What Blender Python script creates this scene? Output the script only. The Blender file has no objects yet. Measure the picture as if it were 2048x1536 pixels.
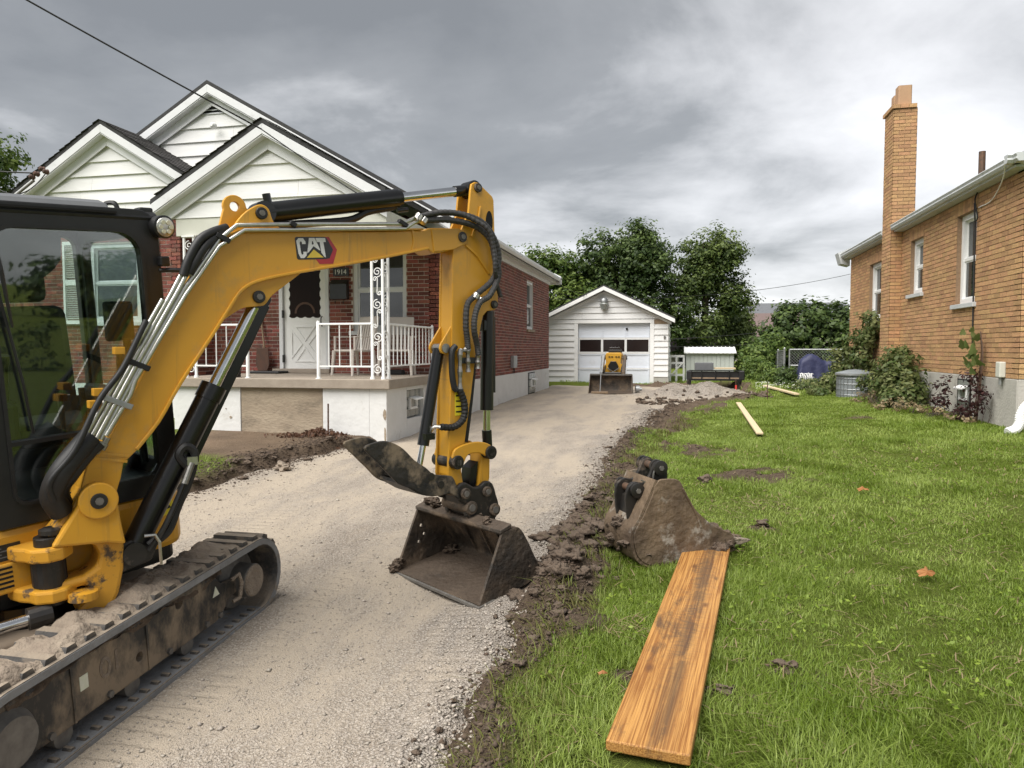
import bpy, math, random
import numpy as np
from mathutils import Vector, Matrix
random.seed(7); rng = np.random.default_rng(11)
SC = bpy.context.scene; COL = SC.collection
R = math.radians

# ------------------------------------------------------------------ camera
PSI = math.atan(328/1450.); TH = math.atan(70/1450.)
cd = bpy.data.cameras.new('camera'); cam = bpy.data.objects.new('camera', cd); COL.objects.link(cam)
cam.location = (0, 0, 1.6); cam.rotation_euler = (math.pi/2-TH, 0, PSI)
cd.sensor_width = 36; cd.lens = 36*1450/2048.; cd.clip_start = .05; cd.clip_end = 3000
SC.camera = cam

# ------------------------------------------------------------------ sky, sun, exposure
SUN_EL, SUN_AZ = 57, 213      # azimuth of the sun, degrees clockwise from +Y
W = bpy.data.worlds.new('World'); SC.world = W; W.use_nodes = True
nt = W.node_tree; nt.nodes.clear()
def N(t, typ, **kw):
    n = t.nodes.new(typ)
    for k, v in kw.items():
        if k.startswith('i_'):
            key = k[2:].replace('_', ' ')
            n.inputs[int(key) if key.isdigit() else key].default_value = v
        else: setattr(n, k, v)
    return n
out = N(nt, 'ShaderNodeOutputWorld'); bg = N(nt, 'ShaderNodeBackground'); bg.inputs['Strength'].default_value = .1
sky = N(nt, 'ShaderNodeTexSky', sky_type='NISHITA', sun_disc=False, sun_elevation=R(SUN_EL), sun_rotation=R(SUN_AZ))
tc = N(nt, 'ShaderNodeTexCoord'); sep = N(nt, 'ShaderNodeSeparateXYZ'); nt.links.new(tc.outputs['Generated'], sep.inputs[0])
def mth(t, op, a, b=None, c=None, clamp=False):
    n = t.nodes.new('ShaderNodeMath'); n.operation = op; n.use_clamp = clamp
    for i, v in enumerate((a, b, c)):
        if v is None: continue
        if isinstance(v, (int, float)): n.inputs[i].default_value = v
        else: t.links.new(v, n.inputs[i])
    return n.outputs[0]
zc = mth(nt, 'ADD', mth(nt, 'MAXIMUM', sep.outputs[2], 0), .22)
cmb = N(nt, 'ShaderNodeCombineXYZ')
nt.links.new(mth(nt, 'DIVIDE', sep.outputs[0], zc), cmb.inputs[0]); nt.links.new(mth(nt, 'DIVIDE', sep.outputs[1], zc), cmb.inputs[1])
CLOUD_OFF = (7.7, .2, 3.)
mp = N(nt, 'ShaderNodeMapping'); mp.inputs['Location'].default_value = CLOUD_OFF; nt.links.new(cmb.outputs[0], mp.inputs[0])
na = N(nt, 'ShaderNodeTexNoise', i_Scale=.42, i_Detail=3., i_Roughness=.5, i_Distortion=.5)
nb = N(nt, 'ShaderNodeTexNoise', i_Scale=1.5, i_Detail=9., i_Roughness=.56, i_Distortion=.25)
for n in (na, nb): nt.links.new(mp.outputs[0], n.inputs['Vector'])
fac = mth(nt, 'ADD', mth(nt, 'MULTIPLY', na.outputs[0], .62), mth(nt, 'MULTIPLY', nb.outputs[0], .52))
hz = mth(nt, 'MULTIPLY', mth(nt, 'SUBTRACT', .5, sep.outputs[2]), .42)
fac = mth(nt, 'ADD', fac, mth(nt, 'SUBTRACT', hz, .075))
rp = N(nt, 'ShaderNodeValToRGB'); nt.links.new(fac, rp.inputs[0])
cr = rp.color_ramp; cr.elements[0].position = .42; cr.elements[0].color = (.058, .060, .062, 1)
cr.elements[1].position = .765; cr.elements[1].color = (.235, .235, .239, 1)
e = cr.elements.new(.54); e.color = (.082, .084, .086, 1)
e = cr.elements.new(.635); e.color = (.158, .159, .162, 1)
sc10 = N(nt, 'ShaderNodeMix', data_type='RGBA', blend_type='MULTIPLY'); sc10.inputs[0].default_value = 1
nt.links.new(rp.outputs[0], sc10.inputs[6]); sc10.inputs[7].default_value = (10, 10, 10, 1)
mx = N(nt, 'ShaderNodeMix', data_type='RGBA'); mx.inputs[0].default_value = .965
nt.links.new(sky.outputs[0], mx.inputs[6]); nt.links.new(sc10.outputs[2], mx.inputs[7])
nt.links.new(mx.outputs[2], bg.inputs[0]); nt.links.new(bg.outputs[0], out.inputs[0])
sd = bpy.data.lights.new('sun', 'SUN'); sd.energy = 1.5; sd.angle = R(60); sd.color = (1, .965, .92)
so = bpy.data.objects.new('sun', sd); COL.objects.link(so)
az, el = R(SUN_AZ), R(SUN_EL)
sv = Vector((math.sin(az)*math.cos(el), math.cos(az)*math.cos(el), math.sin(el)))
so.rotation_euler = (-sv).to_track_quat('-Z', 'Y').to_euler(); so.location = sv*60
SC.view_settings.view_transform = 'Standard'; SC.view_settings.look = 'None'
SC.view_settings.exposure = 2.2; SC.view_settings.gamma = 1
SC.cycles.max_bounces = 7; SC.cycles.transparent_max_bounces = 16

# ------------------------------------------------------------------ noise and ground height
_T = np.random.default_rng(3).random((256, 256))
def vn(x, y, s=1., seed=0):
    x = np.asarray(x, float)/s + seed*17.37; y = np.asarray(y, float)/s + seed*9.11
    xi = np.floor(x).astype(int); yi = np.floor(y).astype(int); fx = x-xi; fy = y-yi
    fx = fx*fx*(3-2*fx); fy = fy*fy*(3-2*fy)
    g = lambda a, b: _T[(xi+a) % 256, (yi+b) % 256]
    return (g(0,0)*(1-fx)*(1-fy)+g(1,0)*fx*(1-fy)+g(0,1)*(1-fx)*fy+g(1,1)*fx*fy)*2-1
def fbm(x, y, s=1., o=4, seed=0):
    return sum(vn(x, y, s/2**i, seed+i)*.5**i for i in range(o))
def sst(a, b, x): t = np.clip((np.asarray(x, float)-a)/(b-a), 0, 1); return t*t*(3-2*t)
def zdr(y): return np.interp(y, [-40, 0, 2, 4, 6, 10, 14, 25, 60], [-.5, -.32, -.15, .02, .11, .22, .29, .32, .4])
def zlw(x, y):
    base = np.interp(y, [-40, -6, 1, 2.3, 5, 10, 14, 25, 60], [-.3, -.1, .08, .13, .22, .35, .42, .45, .5])
    r = base + .04*np.clip(np.asarray(x, float)-1, -1, 5)
    l = zdr(y) + .1 + .02*sst(-5, -8, x)
    return np.where(np.asarray(x) > -2.5, r, l)
def xr(y): return np.interp(y, [0, 4, 10, 12, 15.7, 17.2, 18.2, 24.6, 25.1, 25.3], [-.84, -.86, -.82, -.62, -.2, .6, 1.75, 2.15, 1.7, -6])
def xrl(y): return np.interp(y, [0, 6.6, 8.4, 10.9, 13.6, 16.3, 18, 24.8, 25.2, 25.4], [-.55, -.46, -.4, -.05, .55, 1.35, 1.95, 2.3, 1.8, -6])
def xl(y): return np.interp(y, [0, 5.5, 7.5, 9.4, 9.8, 10, 30], [-5.6, -5.0, -4.9, -4.62, -4.3, -4.25, -4.25])
def edge(x, y):       # signed distance into the drive, metres, with a ragged edge
    n = .10*fbm(x, y, .55, 3, 5)+.035*vn(x, y, .12, 9)
    return np.minimum(xr(y)-x, x-xl(y)) + n*np.where(y < 17, 1, 1.3)
def turf(x, y):       # signed distance into the undisturbed turf on the right, metres
    return np.asarray(x)-xrl(y)+.16*fbm(x, y, .7, 3, 21)+.05*vn(x, y, .15, 4)
def Hg(x, y):
    x = np.asarray(x, float); y = np.asarray(y, float)
    m = sst(-.16, .04, edge(x, y))*(y < 25.6)
    und = .018*fbm(x, y, 1.6, 3, 1)
    t = turf(x, y); bank = sst(.10, -.05, t)*sst(.30, .05, edge(x, y))*(x > -2.5)*(y < 25.4)      # loose soil between turf and gravel
    bl = (x <= -2.5)*(y < 9.9)*sst(.2, -.05, edge(x, y))*sst(-.9, -.1, edge(x, y))
    rough = .05*(.35+fbm(x, y, .34, 5, 33))+.035*np.abs(vn(x, y, .09, 37))+.016*vn(x, y, .045, 38)
    heap = np.exp(-((x+.68)/.16)**2)*(.02+.06*sst(3.9, 4.4, y)*sst(7.5, 5.6, y))
    return zlw(x, y)*(1-m)+(zdr(y)-.08)*m + und*(1-m) + (rough+heap)*bank*np.where(y < 20, 1., 1.4) + .6*rough*bl + .5*rough*bare(x, y)
BARE = [(.72, 7.75, .42, .3), (.47, 3.42, .13, .1), (.2, 3.15, .11, .07), (.66, 5.75, .16, .12), (.25, 9.6, .35, .6), (-.15, 3.2, .12, .1), (2.95, 12.7, .18, .3)]
def bare(x, y):
    b = 0
    for bx, by, rx, ry in BARE: b = np.maximum(b, sst(1.1, .55, np.hypot((x-bx)/rx, (y-by)/ry)+.75*fbm(x, y, .22, 4, 40)))
    return b
PILE = (.55, 19.2)
def Hd(x, y):
    x = np.asarray(x, float); y = np.asarray(y, float)
    z = zdr(y)+.012*fbm(x, y, 1.1, 3, 2)+.006*vn(x, y, .16, 8)
    z = z + .010*np.cos((x+2.4)*4.6)*np.exp(-((x+1.8)/1.6)**2)        # shallow wheel paths
    ed = xr(y)-x
    z = z + .035*np.exp(-((ed-.12)/.16)**2)*(1+.9*fbm(x, y, .35, 3, 14))*(y < 17)
    px, py = (x-PILE[0])/1.45, (y-PILE[1])/1.15
    z = z + .42*np.exp(-(px*px+py*py)*1.25)*(1+.25*fbm(x, y, .5, 3, 17))
    px, py = (x+.25)/.6, (y-13.4)/1.5
    z = z + .15*np.exp(-(px*px+py*py)*1.2)*(1+.5*fbm(x, y, .4, 3, 18))
    z = z - .05*np.exp(-(((x+1.5)/.62)**2+((y-4.42)/.62)**2))        # scraped level under the grading bucket
    return z - .22*sst(.02, -.3, edge(x, y)) - .4*(y > 25.4)
def G(x, y): return float(np.maximum(Hg(x, y), Hd(x, y) if (-5.6 < x < 2.6 and 0 < y < 25.3) else -9))

# ------------------------------------------------------------------ materials
def lin(r, g, b): return tuple((c/255/12.92 if c/255 <= .04045 else ((c/255+.055)/1.055)**2.4) for c in (r, g, b))
MATS = {}
def mat(name, c1, c2=None, scale=8., rough=.6, metal=0., bump=0., bscale=None, detail=6., spots=None, sp_scale=3., sp_lo=.55, sp_hi=.68,
        rnd=None, rough2=None, stretch=None, spec=.5, coat=0., top=None, hue=.018, val=.5, streak=None):
    """mottled surface: c1/c2 by noise, optional stain colour `spots`, optional per-piece variation `rnd` ('object' or attribute),
    `top`: colour of dust or mud that has settled on upward faces"""
    m = bpy.data.materials.new(name); m.use_nodes = True; t = m.node_tree; b = t.nodes['Principled BSDF']
    L = t.links.new; tc = N(t, 'ShaderNodeTexCoord'); vec = tc.outputs['Object']
    if stretch:
        mp = N(t, 'ShaderNodeMapping'); mp.inputs['Scale'].default_value = stretch; L(vec, mp.inputs[0]); vec = mp.outputs[0]
    nz = N(t, 'ShaderNodeTexNoise', i_Scale=scale, i_Detail=detail, i_Roughness=.62); L(vec, nz.inputs['Vector'])
    c2 = c2 or c1
    mx = N(t, 'ShaderNodeMix', data_type='RGBA'); mx.inputs[6].default_value = (*c1, 1); mx.inputs[7].default_value = (*c2, 1)
    rg = N(t, 'ShaderNodeMapRange'); rg.inputs[1].default_value = .32; rg.inputs[2].default_value = .68; L(nz.outputs[0], rg.inputs[0])
    L(rg.outputs[0], mx.inputs[0]); col = mx.outputs[2]
    if rnd:
        if rnd == 'object': rs = N(t, 'ShaderNodeObjectInfo').outputs['Random']
        else: rs = N(t, 'ShaderNodeAttribute', attribute_name=rnd).outputs['Fac']
        hs = N(t, 'ShaderNodeHueSaturation')
        L(mth(t, 'ADD', mth(t, 'MULTIPLY', rs, val), 1-val/2), hs.inputs['Value'])
        L(mth(t, 'ADD', mth(t, 'MULTIPLY', mth(t, 'FRACT', mth(t, 'MULTIPLY', rs, 7.31)), hue), .5-hue/2), hs.inputs['Hue'])
        L(col, hs.inputs['Color']); col = hs.outputs[0]
    rgh = rough
    if spots:
        n2 = N(t, 'ShaderNodeTexNoise', i_Scale=sp_scale, i_Detail=7., i_Roughness=.68); L(vec, n2.inputs['Vector'])
        r2 = N(t, 'ShaderNodeMapRange'); r2.inputs[1].default_value = sp_lo; r2.inputs[2].default_value = sp_hi; L(n2.outputs[0], r2.inputs[0])
        m2 = N(t, 'ShaderNodeMix', data_type='RGBA'); L(r2.outputs[0], m2.inputs[0]); L(col, m2.inputs[6]); m2.inputs[7].default_value = (*spots, 1)
        col = m2.outputs[2]
        if rough2 is not None: rgh = mth(t, 'ADD', mth(t, 'MULTIPLY', r2.outputs[0], rough2-rough), rough)
    if streak:      # runs of dirt and fine scuffs
        for sc_, c_, lo_, hi_, k_ in (((22, 22, 1.1), streak, .58, .74, .55), ((3, 3, 60), streak, .66, .74, .4), ((70, 70, 6), (.75, .52, .16), .68, .72, .5)):
            m5 = N(t, 'ShaderNodeMapping'); m5.inputs['Scale'].default_value = sc_; L(tc.outputs['Object'], m5.inputs[0])
            n5 = N(t, 'ShaderNodeTexNoise', i_Scale=1., i_Detail=6., i_Roughness=.65); L(m5.outputs[0], n5.inputs['Vector'])
            r5 = N(t, 'ShaderNodeMapRange'); r5.inputs[1].default_value = lo_; r5.inputs[2].default_value = hi_; r5.inputs[4].default_value = k_; L(n5.outputs[0], r5.inputs[0])
            x5 = N(t, 'ShaderNodeMix', data_type='RGBA'); L(r5.outputs[0], x5.inputs[0]); L(col, x5.inputs[6]); x5.inputs[7].default_value = (*c_, 1); col = x5.outputs[2]
    if top:
        ge = N(t, 'ShaderNodeNewGeometry'); sp = N(t, 'ShaderNodeSeparateXYZ'); L(ge.outputs['Normal'], sp.inputs[0])
        f = mth(t, 'ADD', mth(t, 'MULTIPLY', sp.outputs[2], 1.2), mth(t, 'MULTIPLY', mth(t, 'SUBTRACT', nz.outputs[0], .6), 2.2), None, True)
        m3 = N(t, 'ShaderNodeMix', data_type='RGBA'); L(f, m3.inputs[0]); L(col, m3.inputs[6]); m3.inputs[7].default_value = (*top, 1); col = m3.outputs[2]
    L(col, b.inputs['Base Color'])
    if isinstance(rgh, (int, float)): b.inputs['Roughness'].default_value = rgh
    else: L(rgh, b.inputs['Roughness'])
    b.inputs['Metallic'].default_value = metal; b.inputs['Specular IOR Level'].default_value = spec
    if coat: b.inputs['Coat Weight'].default_value = coat; b.inputs['Coat Roughness'].default_value = .15
    if bump:
        n3 = N(t, 'ShaderNodeTexNoise', i_Scale=bscale or scale*3, i_Detail=5.); L(vec, n3.inputs['Vector'])
        bp = N(t, 'ShaderNodeBump'); bp.inputs['Strength'].default_value = bump; bp.inputs['Distance'].default_value = .02
        L(n3.outputs[0], bp.inputs['Height']); L(bp.outputs[0], b.inputs['Normal'])
    MATS[name] = m; return m
def glass(name, tint, refl, rough=.02, trans=True, dark=(.02, .025, .03), k=1.1):
    m = bpy.data.materials.new(name); m.use_nodes = True; t = m.node_tree; t.nodes.clear(); L = t.links.new
    o = N(t, 'ShaderNodeOutputMaterial'); gl = N(t, 'ShaderNodeBsdfGlossy', i_Roughness=rough)
    if trans: base = N(t, 'ShaderNodeBsdfTransparent'); base.inputs[0].default_value = (*tint, 1)
    else: base = N(t, 'ShaderNodeBsdfDiffuse'); base.inputs[0].default_value = (*dark, 1)
    fr = N(t, 'ShaderNodeFresnel'); fr.inputs[0].default_value = 1.5
    mxs = N(t, 'ShaderNodeMixShader'); L(mth(t, 'ADD', mth(t, 'MULTIPLY', fr.outputs[0], k), refl, None, True), mxs.inputs[0])
    L(base.outputs[0], mxs.inputs[1]); L(gl.outputs[0], mxs.inputs[2]); last = mxs.outputs[0]
    L(last, o.inputs[0]); MATS[name] = m; return m
def leafmat(name, c1, c2, trans=.35, rough=.5):
    m = bpy.data.materials.new(name); m.use_nodes = True; t = m.node_tree; b = t.nodes['Principled BSDF']; L = t.links.new
    at = N(t, 'ShaderNodeAttribute', attribute_name='rnd')
    mx = N(t, 'ShaderNodeMix', data_type='RGBA'); L(at.outputs['Fac'], mx.inputs[0]); mx.inputs[6].default_value = (*c1, 1); mx.inputs[7].default_value = (*c2, 1)
    L(mx.outputs[2], b.inputs['Base Color']); b.inputs['Roughness'].default_value = rough; b.inputs['Specular IOR Level'].default_value = .3
    tr = N(t, 'ShaderNodeBsdfTranslucent'); L(mx.outputs[2], tr.inputs[0])
    ms = N(t, 'ShaderNodeMixShader'); ms.inputs[0].default_value = trans
    L(b.outputs[0], ms.inputs[1]); L(tr.outputs[0], ms.inputs[2]); L(ms.outputs[0], t.nodes['Material Output'].inputs[0])
    MATS[name] = m; return m

DUST = (.27, .22, .165)
mat('yellow', (.64, .325, .027), (.55, .275, .024), 1.6, .38, bump=.04, bscale=220, spots=(.37, .25, .1), sp_scale=4.5, sp_lo=.55, sp_hi=.82, rough2=.8, streak=(.26, .155, .05))
mat('yellow_worn', (.62, .31, .027), (.52, .26, .03), 4, .4, spots=(.09, .06, .035), sp_scale=9, sp_lo=.55, sp_hi=.63, rough2=.8)
mat('black_paint', (.006, .006, .0065), (.009, .009, .009), 6, .28, spots=(.03, .027, .023), sp_scale=5, sp_lo=.62, sp_hi=.8, rough2=.6)
mat('black_plastic', (.008, .008, .0085), (.013, .013, .0135), 14, .45, spots=(.035, .032, .028), sp_scale=4, sp_lo=.6, sp_hi=.8, rough2=.7)
mat('grey_plastic', (.13, .135, .14), (.11, .115, .12), 8, .5)
mat('hose_black', (.007, .007, .0075), (.014, .014, .014), 20, .55)
mat('hose_mesh', (.028, .028, .03), (.05, .048, .046), 60, .6)
mat('chrome', (.72, .72, .72), (.6, .6, .6), 12, .16, 1.)
mat('zinc', (.62, .61, .57), (.5, .49, .44), 30, .32, 1.)
mat('steel_fit', (.36, .35, .33), (.25, .24, .22), 30, .42, .9)
mat('bolt_grey', (.2, .19, .17), (.13, .12, .11), 20, .6, .4)
mat('bucket_steel', (.03, .026, .022), (.085, .064, .046), 6, .62, .15, bump=.8, bscale=26, spots=(.19, .14, .096), sp_scale=3.6, sp_lo=.46, sp_hi=.62, rough2=.95, top=(.085, .062, .044))
mat('thumb_steel', (.016, .016, .016), (.06, .053, .045), 7, .5, .3, bump=.4, bscale=24, spots=(.24, .19, .13), sp_scale=5, sp_lo=.48, sp_hi=.62, rough2=.9)
mat('loose_bucket', (.07, .047, .03), (.19, .135, .085), 5, .72, .1, bump=.7, bscale=22, spots=(.36, .335, .29), sp_scale=3.4, sp_lo=.53, sp_hi=.64)
mat('coupler_black', (.009, .0085, .008), (.022, .019, .016), 9, .45, spots=(.13, .1, .075), sp_scale=7, sp_lo=.57, sp_hi=.68, rough2=.9)
mat('pin_rust', (.16, .085, .05), (.08, .06, .045), 18, .6, .3)
mat('rubber', (.045, .044, .043), (.085, .08, .075), 6, .8, bump=.4, bscale=50, spots=(.2, .165, .125), sp_scale=5, sp_lo=.5, sp_hi=.66, top=(.25, .205, .155))
mat('rubber_worn', (.25, .255, .26), (.17, .17, .17), 9, .75, bump=.3, bscale=60, spots=(.23, .19, .145), sp_scale=8, sp_lo=.56, sp_hi=.66)
mat('track_frame', (.016, .016, .016), (.035, .033, .03), 5, .5, spots=(.25, .195, .135), sp_scale=4.5, sp_lo=.44, sp_hi=.56, rough2=.95, stretch=(1, .6, .35), top=(.24, .19, .14))
mat('mud', (.16, .115, .08), (.1, .072, .05), 14, .95, bump=1., bscale=40)
mat('mud_dry', (.28, .23, .175), (.19, .15, .115), 12, .95, bump=1., bscale=45)
mat('white_sticker', (.62, .66, .5), (.7, .7, .6), 40, .5)
mat('yellow_sticker', (.72, .6, .03), (.68, .55, .03), 20, .4)
mat('label_black', (.01, .01, .01), (.02, .02, .02), 20, .3)
mat('label_white', (.75, .75, .75), (.66, .66, .66), 50, .35)
mat('label_red', (.42, .02, .03), (.34, .015, .02), 20, .3)
mat('label_yellow', (.75, .56, .05), (.62, .45, .05), 20, .3)
mat('seat_cloth', (.02, .02, .022), (.03, .03, .03), 30, .8)
glass('cab_glass', (.86, .92, .9), .06)
glass('cab_glass_far', (.86, .91, .9), .01, k=.12)
glass('window_glass', (.1, .1, .1), .05, trans=False, dark=(.022, .026, .028))
glass('door_glass', (.1, .1, .1), .0, .1, trans=False, dark=(.016, .009, .006), k=.2)
glass('garage_glass', (.1, .1, .1), .0, .08, trans=False, dark=(.02, .014, .013), k=.5)
glass('block_glass', (.1, .1, .1), .1, .25, trans=False, dark=(.2, .215, .2))
mat('brick_red_o', (.24, .072, .05), (.15, .05, .038), 22, .85, bump=.6, bscale=90, rnd='object', val=.85, spots=(.1, .065, .05), sp_scale=2.5, sp_lo=.56, sp_hi=.7)
mat('brick_red', (.24, .072, .05), (.15, .05, .038), 22, .85, bump=.6, bscale=90, rnd='rnd', val=.85, spots=(.1, .065, .05), sp_scale=2.5, sp_lo=.56, sp_hi=.7)
mat('brick_tan_o', (.515, .305, .15), (.425, .245, .118), 16, .85, bump=.6, bscale=80, rnd='object', val=.36)
mat('brick_tan', (.515, .305, .15), (.425, .245, .118), 16, .85, bump=.6, bscale=80, rnd='rnd', val=.36)
mat('flue_clay', (.46, .29, .17), (.4, .25, .15), 6, .85)
mat('mortar', (.56, .5, .44), (.44, .39, .34), 30, .95, bump=.5)
mat('mortar_dark', (.25, .165, .1), (.32, .21, .13), 30, .95, bump=.5)
mat('white_paint', (.80, .80, .785), (.75, .75, .735), 5, .5, bump=.05, bscale=60)
mat('white_siding', (.73, .73, .717), (.69, .69, .677), 3, .5, bump=.18, bscale=40, stretch=(.25, .25, 3.), spots=(.6, .59, .56), sp_scale=2.2, sp_lo=.57, sp_hi=.8)
mat('white_trim', (.68, .69, .7), (.64, .65, .66), 4, .45, spots=(.52, .52, .51), sp_scale=3, sp_lo=.6, sp_hi=.8)
mat('cream_trim', (.6, .6, .53), (.55, .55, .48), 4, .55)
mat('white_found', (.69, .69, .675), (.63, .63, .61), 3, .8, bump=.35, bscale=12, spots=(.45, .42, .37), sp_scale=2.2, sp_lo=.6, sp_hi=.74)
mat('grey_found', (.46, .44, .395), (.38, .36, .325), 4, .9, bump=.4, bscale=30, spots=(.2, .18, .155), sp_scale=2, sp_lo=.57, sp_hi=.75)
mat('bare_concrete', (.36, .295, .215), (.27, .215, .155), 2.6, .9, bump=.5, bscale=25, spots=(.16, .13, .095), sp_scale=2.3, sp_lo=.52, sp_hi=.7, stretch=(.8, 1, 1.5))
mat('slab_concrete', (.33, .28, .225), (.27, .225, .18), 6, .85, bump=.25, bscale=60)
mat('shingle', (.045, .043, .042), (.085, .08, .077), 26, .9, bump=.5, rnd='rnd')
mat('shingle_dark', (.03, .03, .03), (.05, .05, .05), 20, .9)
mat('roof_grey', (.1, .105, .115), (.14, .145, .155), 9, .9)
mat('roof_brown', (.12, .085, .08), (.16, .115, .105), 9, .9)
mat('gutter', (.56, .58, .58), (.48, .5, .5), 3, .45, spots=(.3, .3, .29), sp_scale=4, sp_lo=.58, sp_hi=.75)
mat('garage_door', (.68, .72, .78), (.64, .68, .74), 3, .45, spots=(.55, .57, .6), sp_scale=2, sp_lo=.58, sp_hi=.8)
mat('vinyl_chair', (.55, .5, .45), (.5, .45, .41), 8, .5)
mat('rust_metal', (.12, .06, .04), (.07, .045, .035), 12, .7, .3)
mat('wood_old', (.3, .22, .14), (.22, .155, .1), 14, .8, stretch=(1, 6, 1))
mat('lumber', (.62, .5, .32), (.55, .43, .27), 12, .75, stretch=(6, 1, 6), bump=.2)
mat('galv', (.4, .41, .41), (.3, .31, .31), 10, .45, .7)
mat('fence_wire', (.36, .37, .37), (.28, .28, .28), 10, .5, .6)
mat('tarp_blue', (.016, .019, .062), (.028, .033, .088), 5, .6, bump=.8, bscale=7)
mat('ac_grey', (.2, .22, .23), (.17, .185, .19), 6, .5)
mat('shed_wall', (.5, .53, .49), (.46, .49, .455), 3, .6)
mat('dark', (.008, .008, .008), None, 5, .9)
mat('bark', (.09, .07, .055), (.06, .048, .038), 10, .95, bump=.8)
mat('clod', (.10, .07, .048), (.05, .035, .025), 14, .97, bump=1., bscale=75, top=(.13, .096, .069), spots=(.2, .16, .12), sp_scale=30, sp_lo=.6, sp_hi=.72)
mat('leaf_dry', (.5, .22, .07), (.4, .17, .06), 20, .6)
mat('loader_yellow', (.62, .33, .02), (.5, .26, .03), 8, .5)
mat('beige_house', (.45, .42, .36), (.4, .37, .32), 3, .8)
mat('black_wire', (.012, .012, .012), None, 5, .6)
mat('red_paint', (.55, .04, .03), None, 5, .6)
leafmat('leaf_tree', (.042, .072, .018), (.17, .22, .06))
leafmat('leaf_bright', (.055, .1, .018), (.18, .24, .055))
leafmat('leaf_dark', (.034, .062, .017), (.13, .185, .05))
leafmat('leaf_ivy', (.06, .095, .022), (.24, .25, .1))
leafmat('leaf_purple', (.03, .012, .012), (.085, .035, .03))
leafmat('leaf_vine', (.11, .16, .045), (.2, .24, .09))
leafmat('dry_stalk', (.24, .18, .1), (.33, .26, .15))
leafmat('flower_white', (.7, .7, .65), (.8, .8, .75))
leafmat('grass', (.135, .205, .018), (.36, .44, .115), .42, .42)

# ground materials
def ground_mat():
    m = bpy.data.materials.new('turf_soil'); m.use_nodes = True; t = m.node_tree; b = t.nodes['Principled BSDF']; L = t.links.new
    tc = N(t, 'ShaderNodeTexCoord'); at = N(t, 'ShaderNodeAttribute', attribute_name='soil')
    n1 = N(t, 'ShaderNodeTexNoise', i_Scale=5., i_Detail=8., i_Roughness=.7); L(tc.outputs['Object'], n1.inputs['Vector'])
    n2 = N(t, 'ShaderNodeTexNoise', i_Scale=38., i_Detail=6., i_Roughness=.7); L(tc.outputs['Object'], n2.inputs['Vector'])
    def mixc(a, c, f):
        x = N(t, 'ShaderNodeMix', data_type='RGBA')
        for i, v in ((6, a), (7, c)):
            if isinstance(v, tuple): x.inputs[i].default_value = (*v, 1)
            else: L(v, x.inputs[i])
        L(f, x.inputs[0]); return x.outputs[2]
    r2 = N(t, 'ShaderNodeMapRange'); r2.inputs[1].default_value = .35; r2.inputs[2].default_value = .65; L(n2.outputs[0], r2.inputs[0])
    r1 = N(t, 'ShaderNodeMapRange'); r1.inputs[1].default_value = .35; r1.inputs[2].default_value = .65; L(n1.outputs[0], r1.inputs[0])
    turfc = mixc(mixc((.10, .14, .016), (.16, .21, .03), r2.outputs[0]), (.1, .09, .03), mth(t, 'MULTIPLY', r1.outputs[0], .35))
    soilc = mixc(mixc((.06, .041, .028), (.15, .108, .075), r2.outputs[0]), (.22, .165, .115), mth(t, 'MULTIPLY', r1.outputs[0], .5))
    pa = N(t, 'ShaderNodeAttribute', attribute_name='clay'); soilc = mixc(soilc, mixc((.22, .155, .1), (.33, .24, .165), r2.outputs[0]), pa.outputs['Fac'])
    L(mixc(turfc, soilc, at.outputs['Fac']), b.inputs['Base Color']); b.inputs['Roughness'].default_value = .95
    b.inputs['Specular IOR Level'].default_value = .2
    n3 = N(t, 'ShaderNodeTexNoise', i_Scale=130., i_Detail=5., i_Roughness=.75); L(tc.outputs['Object'], n3.inputs['Vector'])
    bp = N(t, 'ShaderNodeBump'); bp.inputs['Strength'].default_value = 1.; bp.inputs['Distance'].default_value = .045
    L(mth(t, 'ADD', n2.outputs[0], mth(t, 'MULTIPLY', n3.outputs[0], .55)), bp.inputs['Height']); L(bp.outputs[0], b.inputs['Normal']); MATS['turf_soil'] = m
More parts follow.
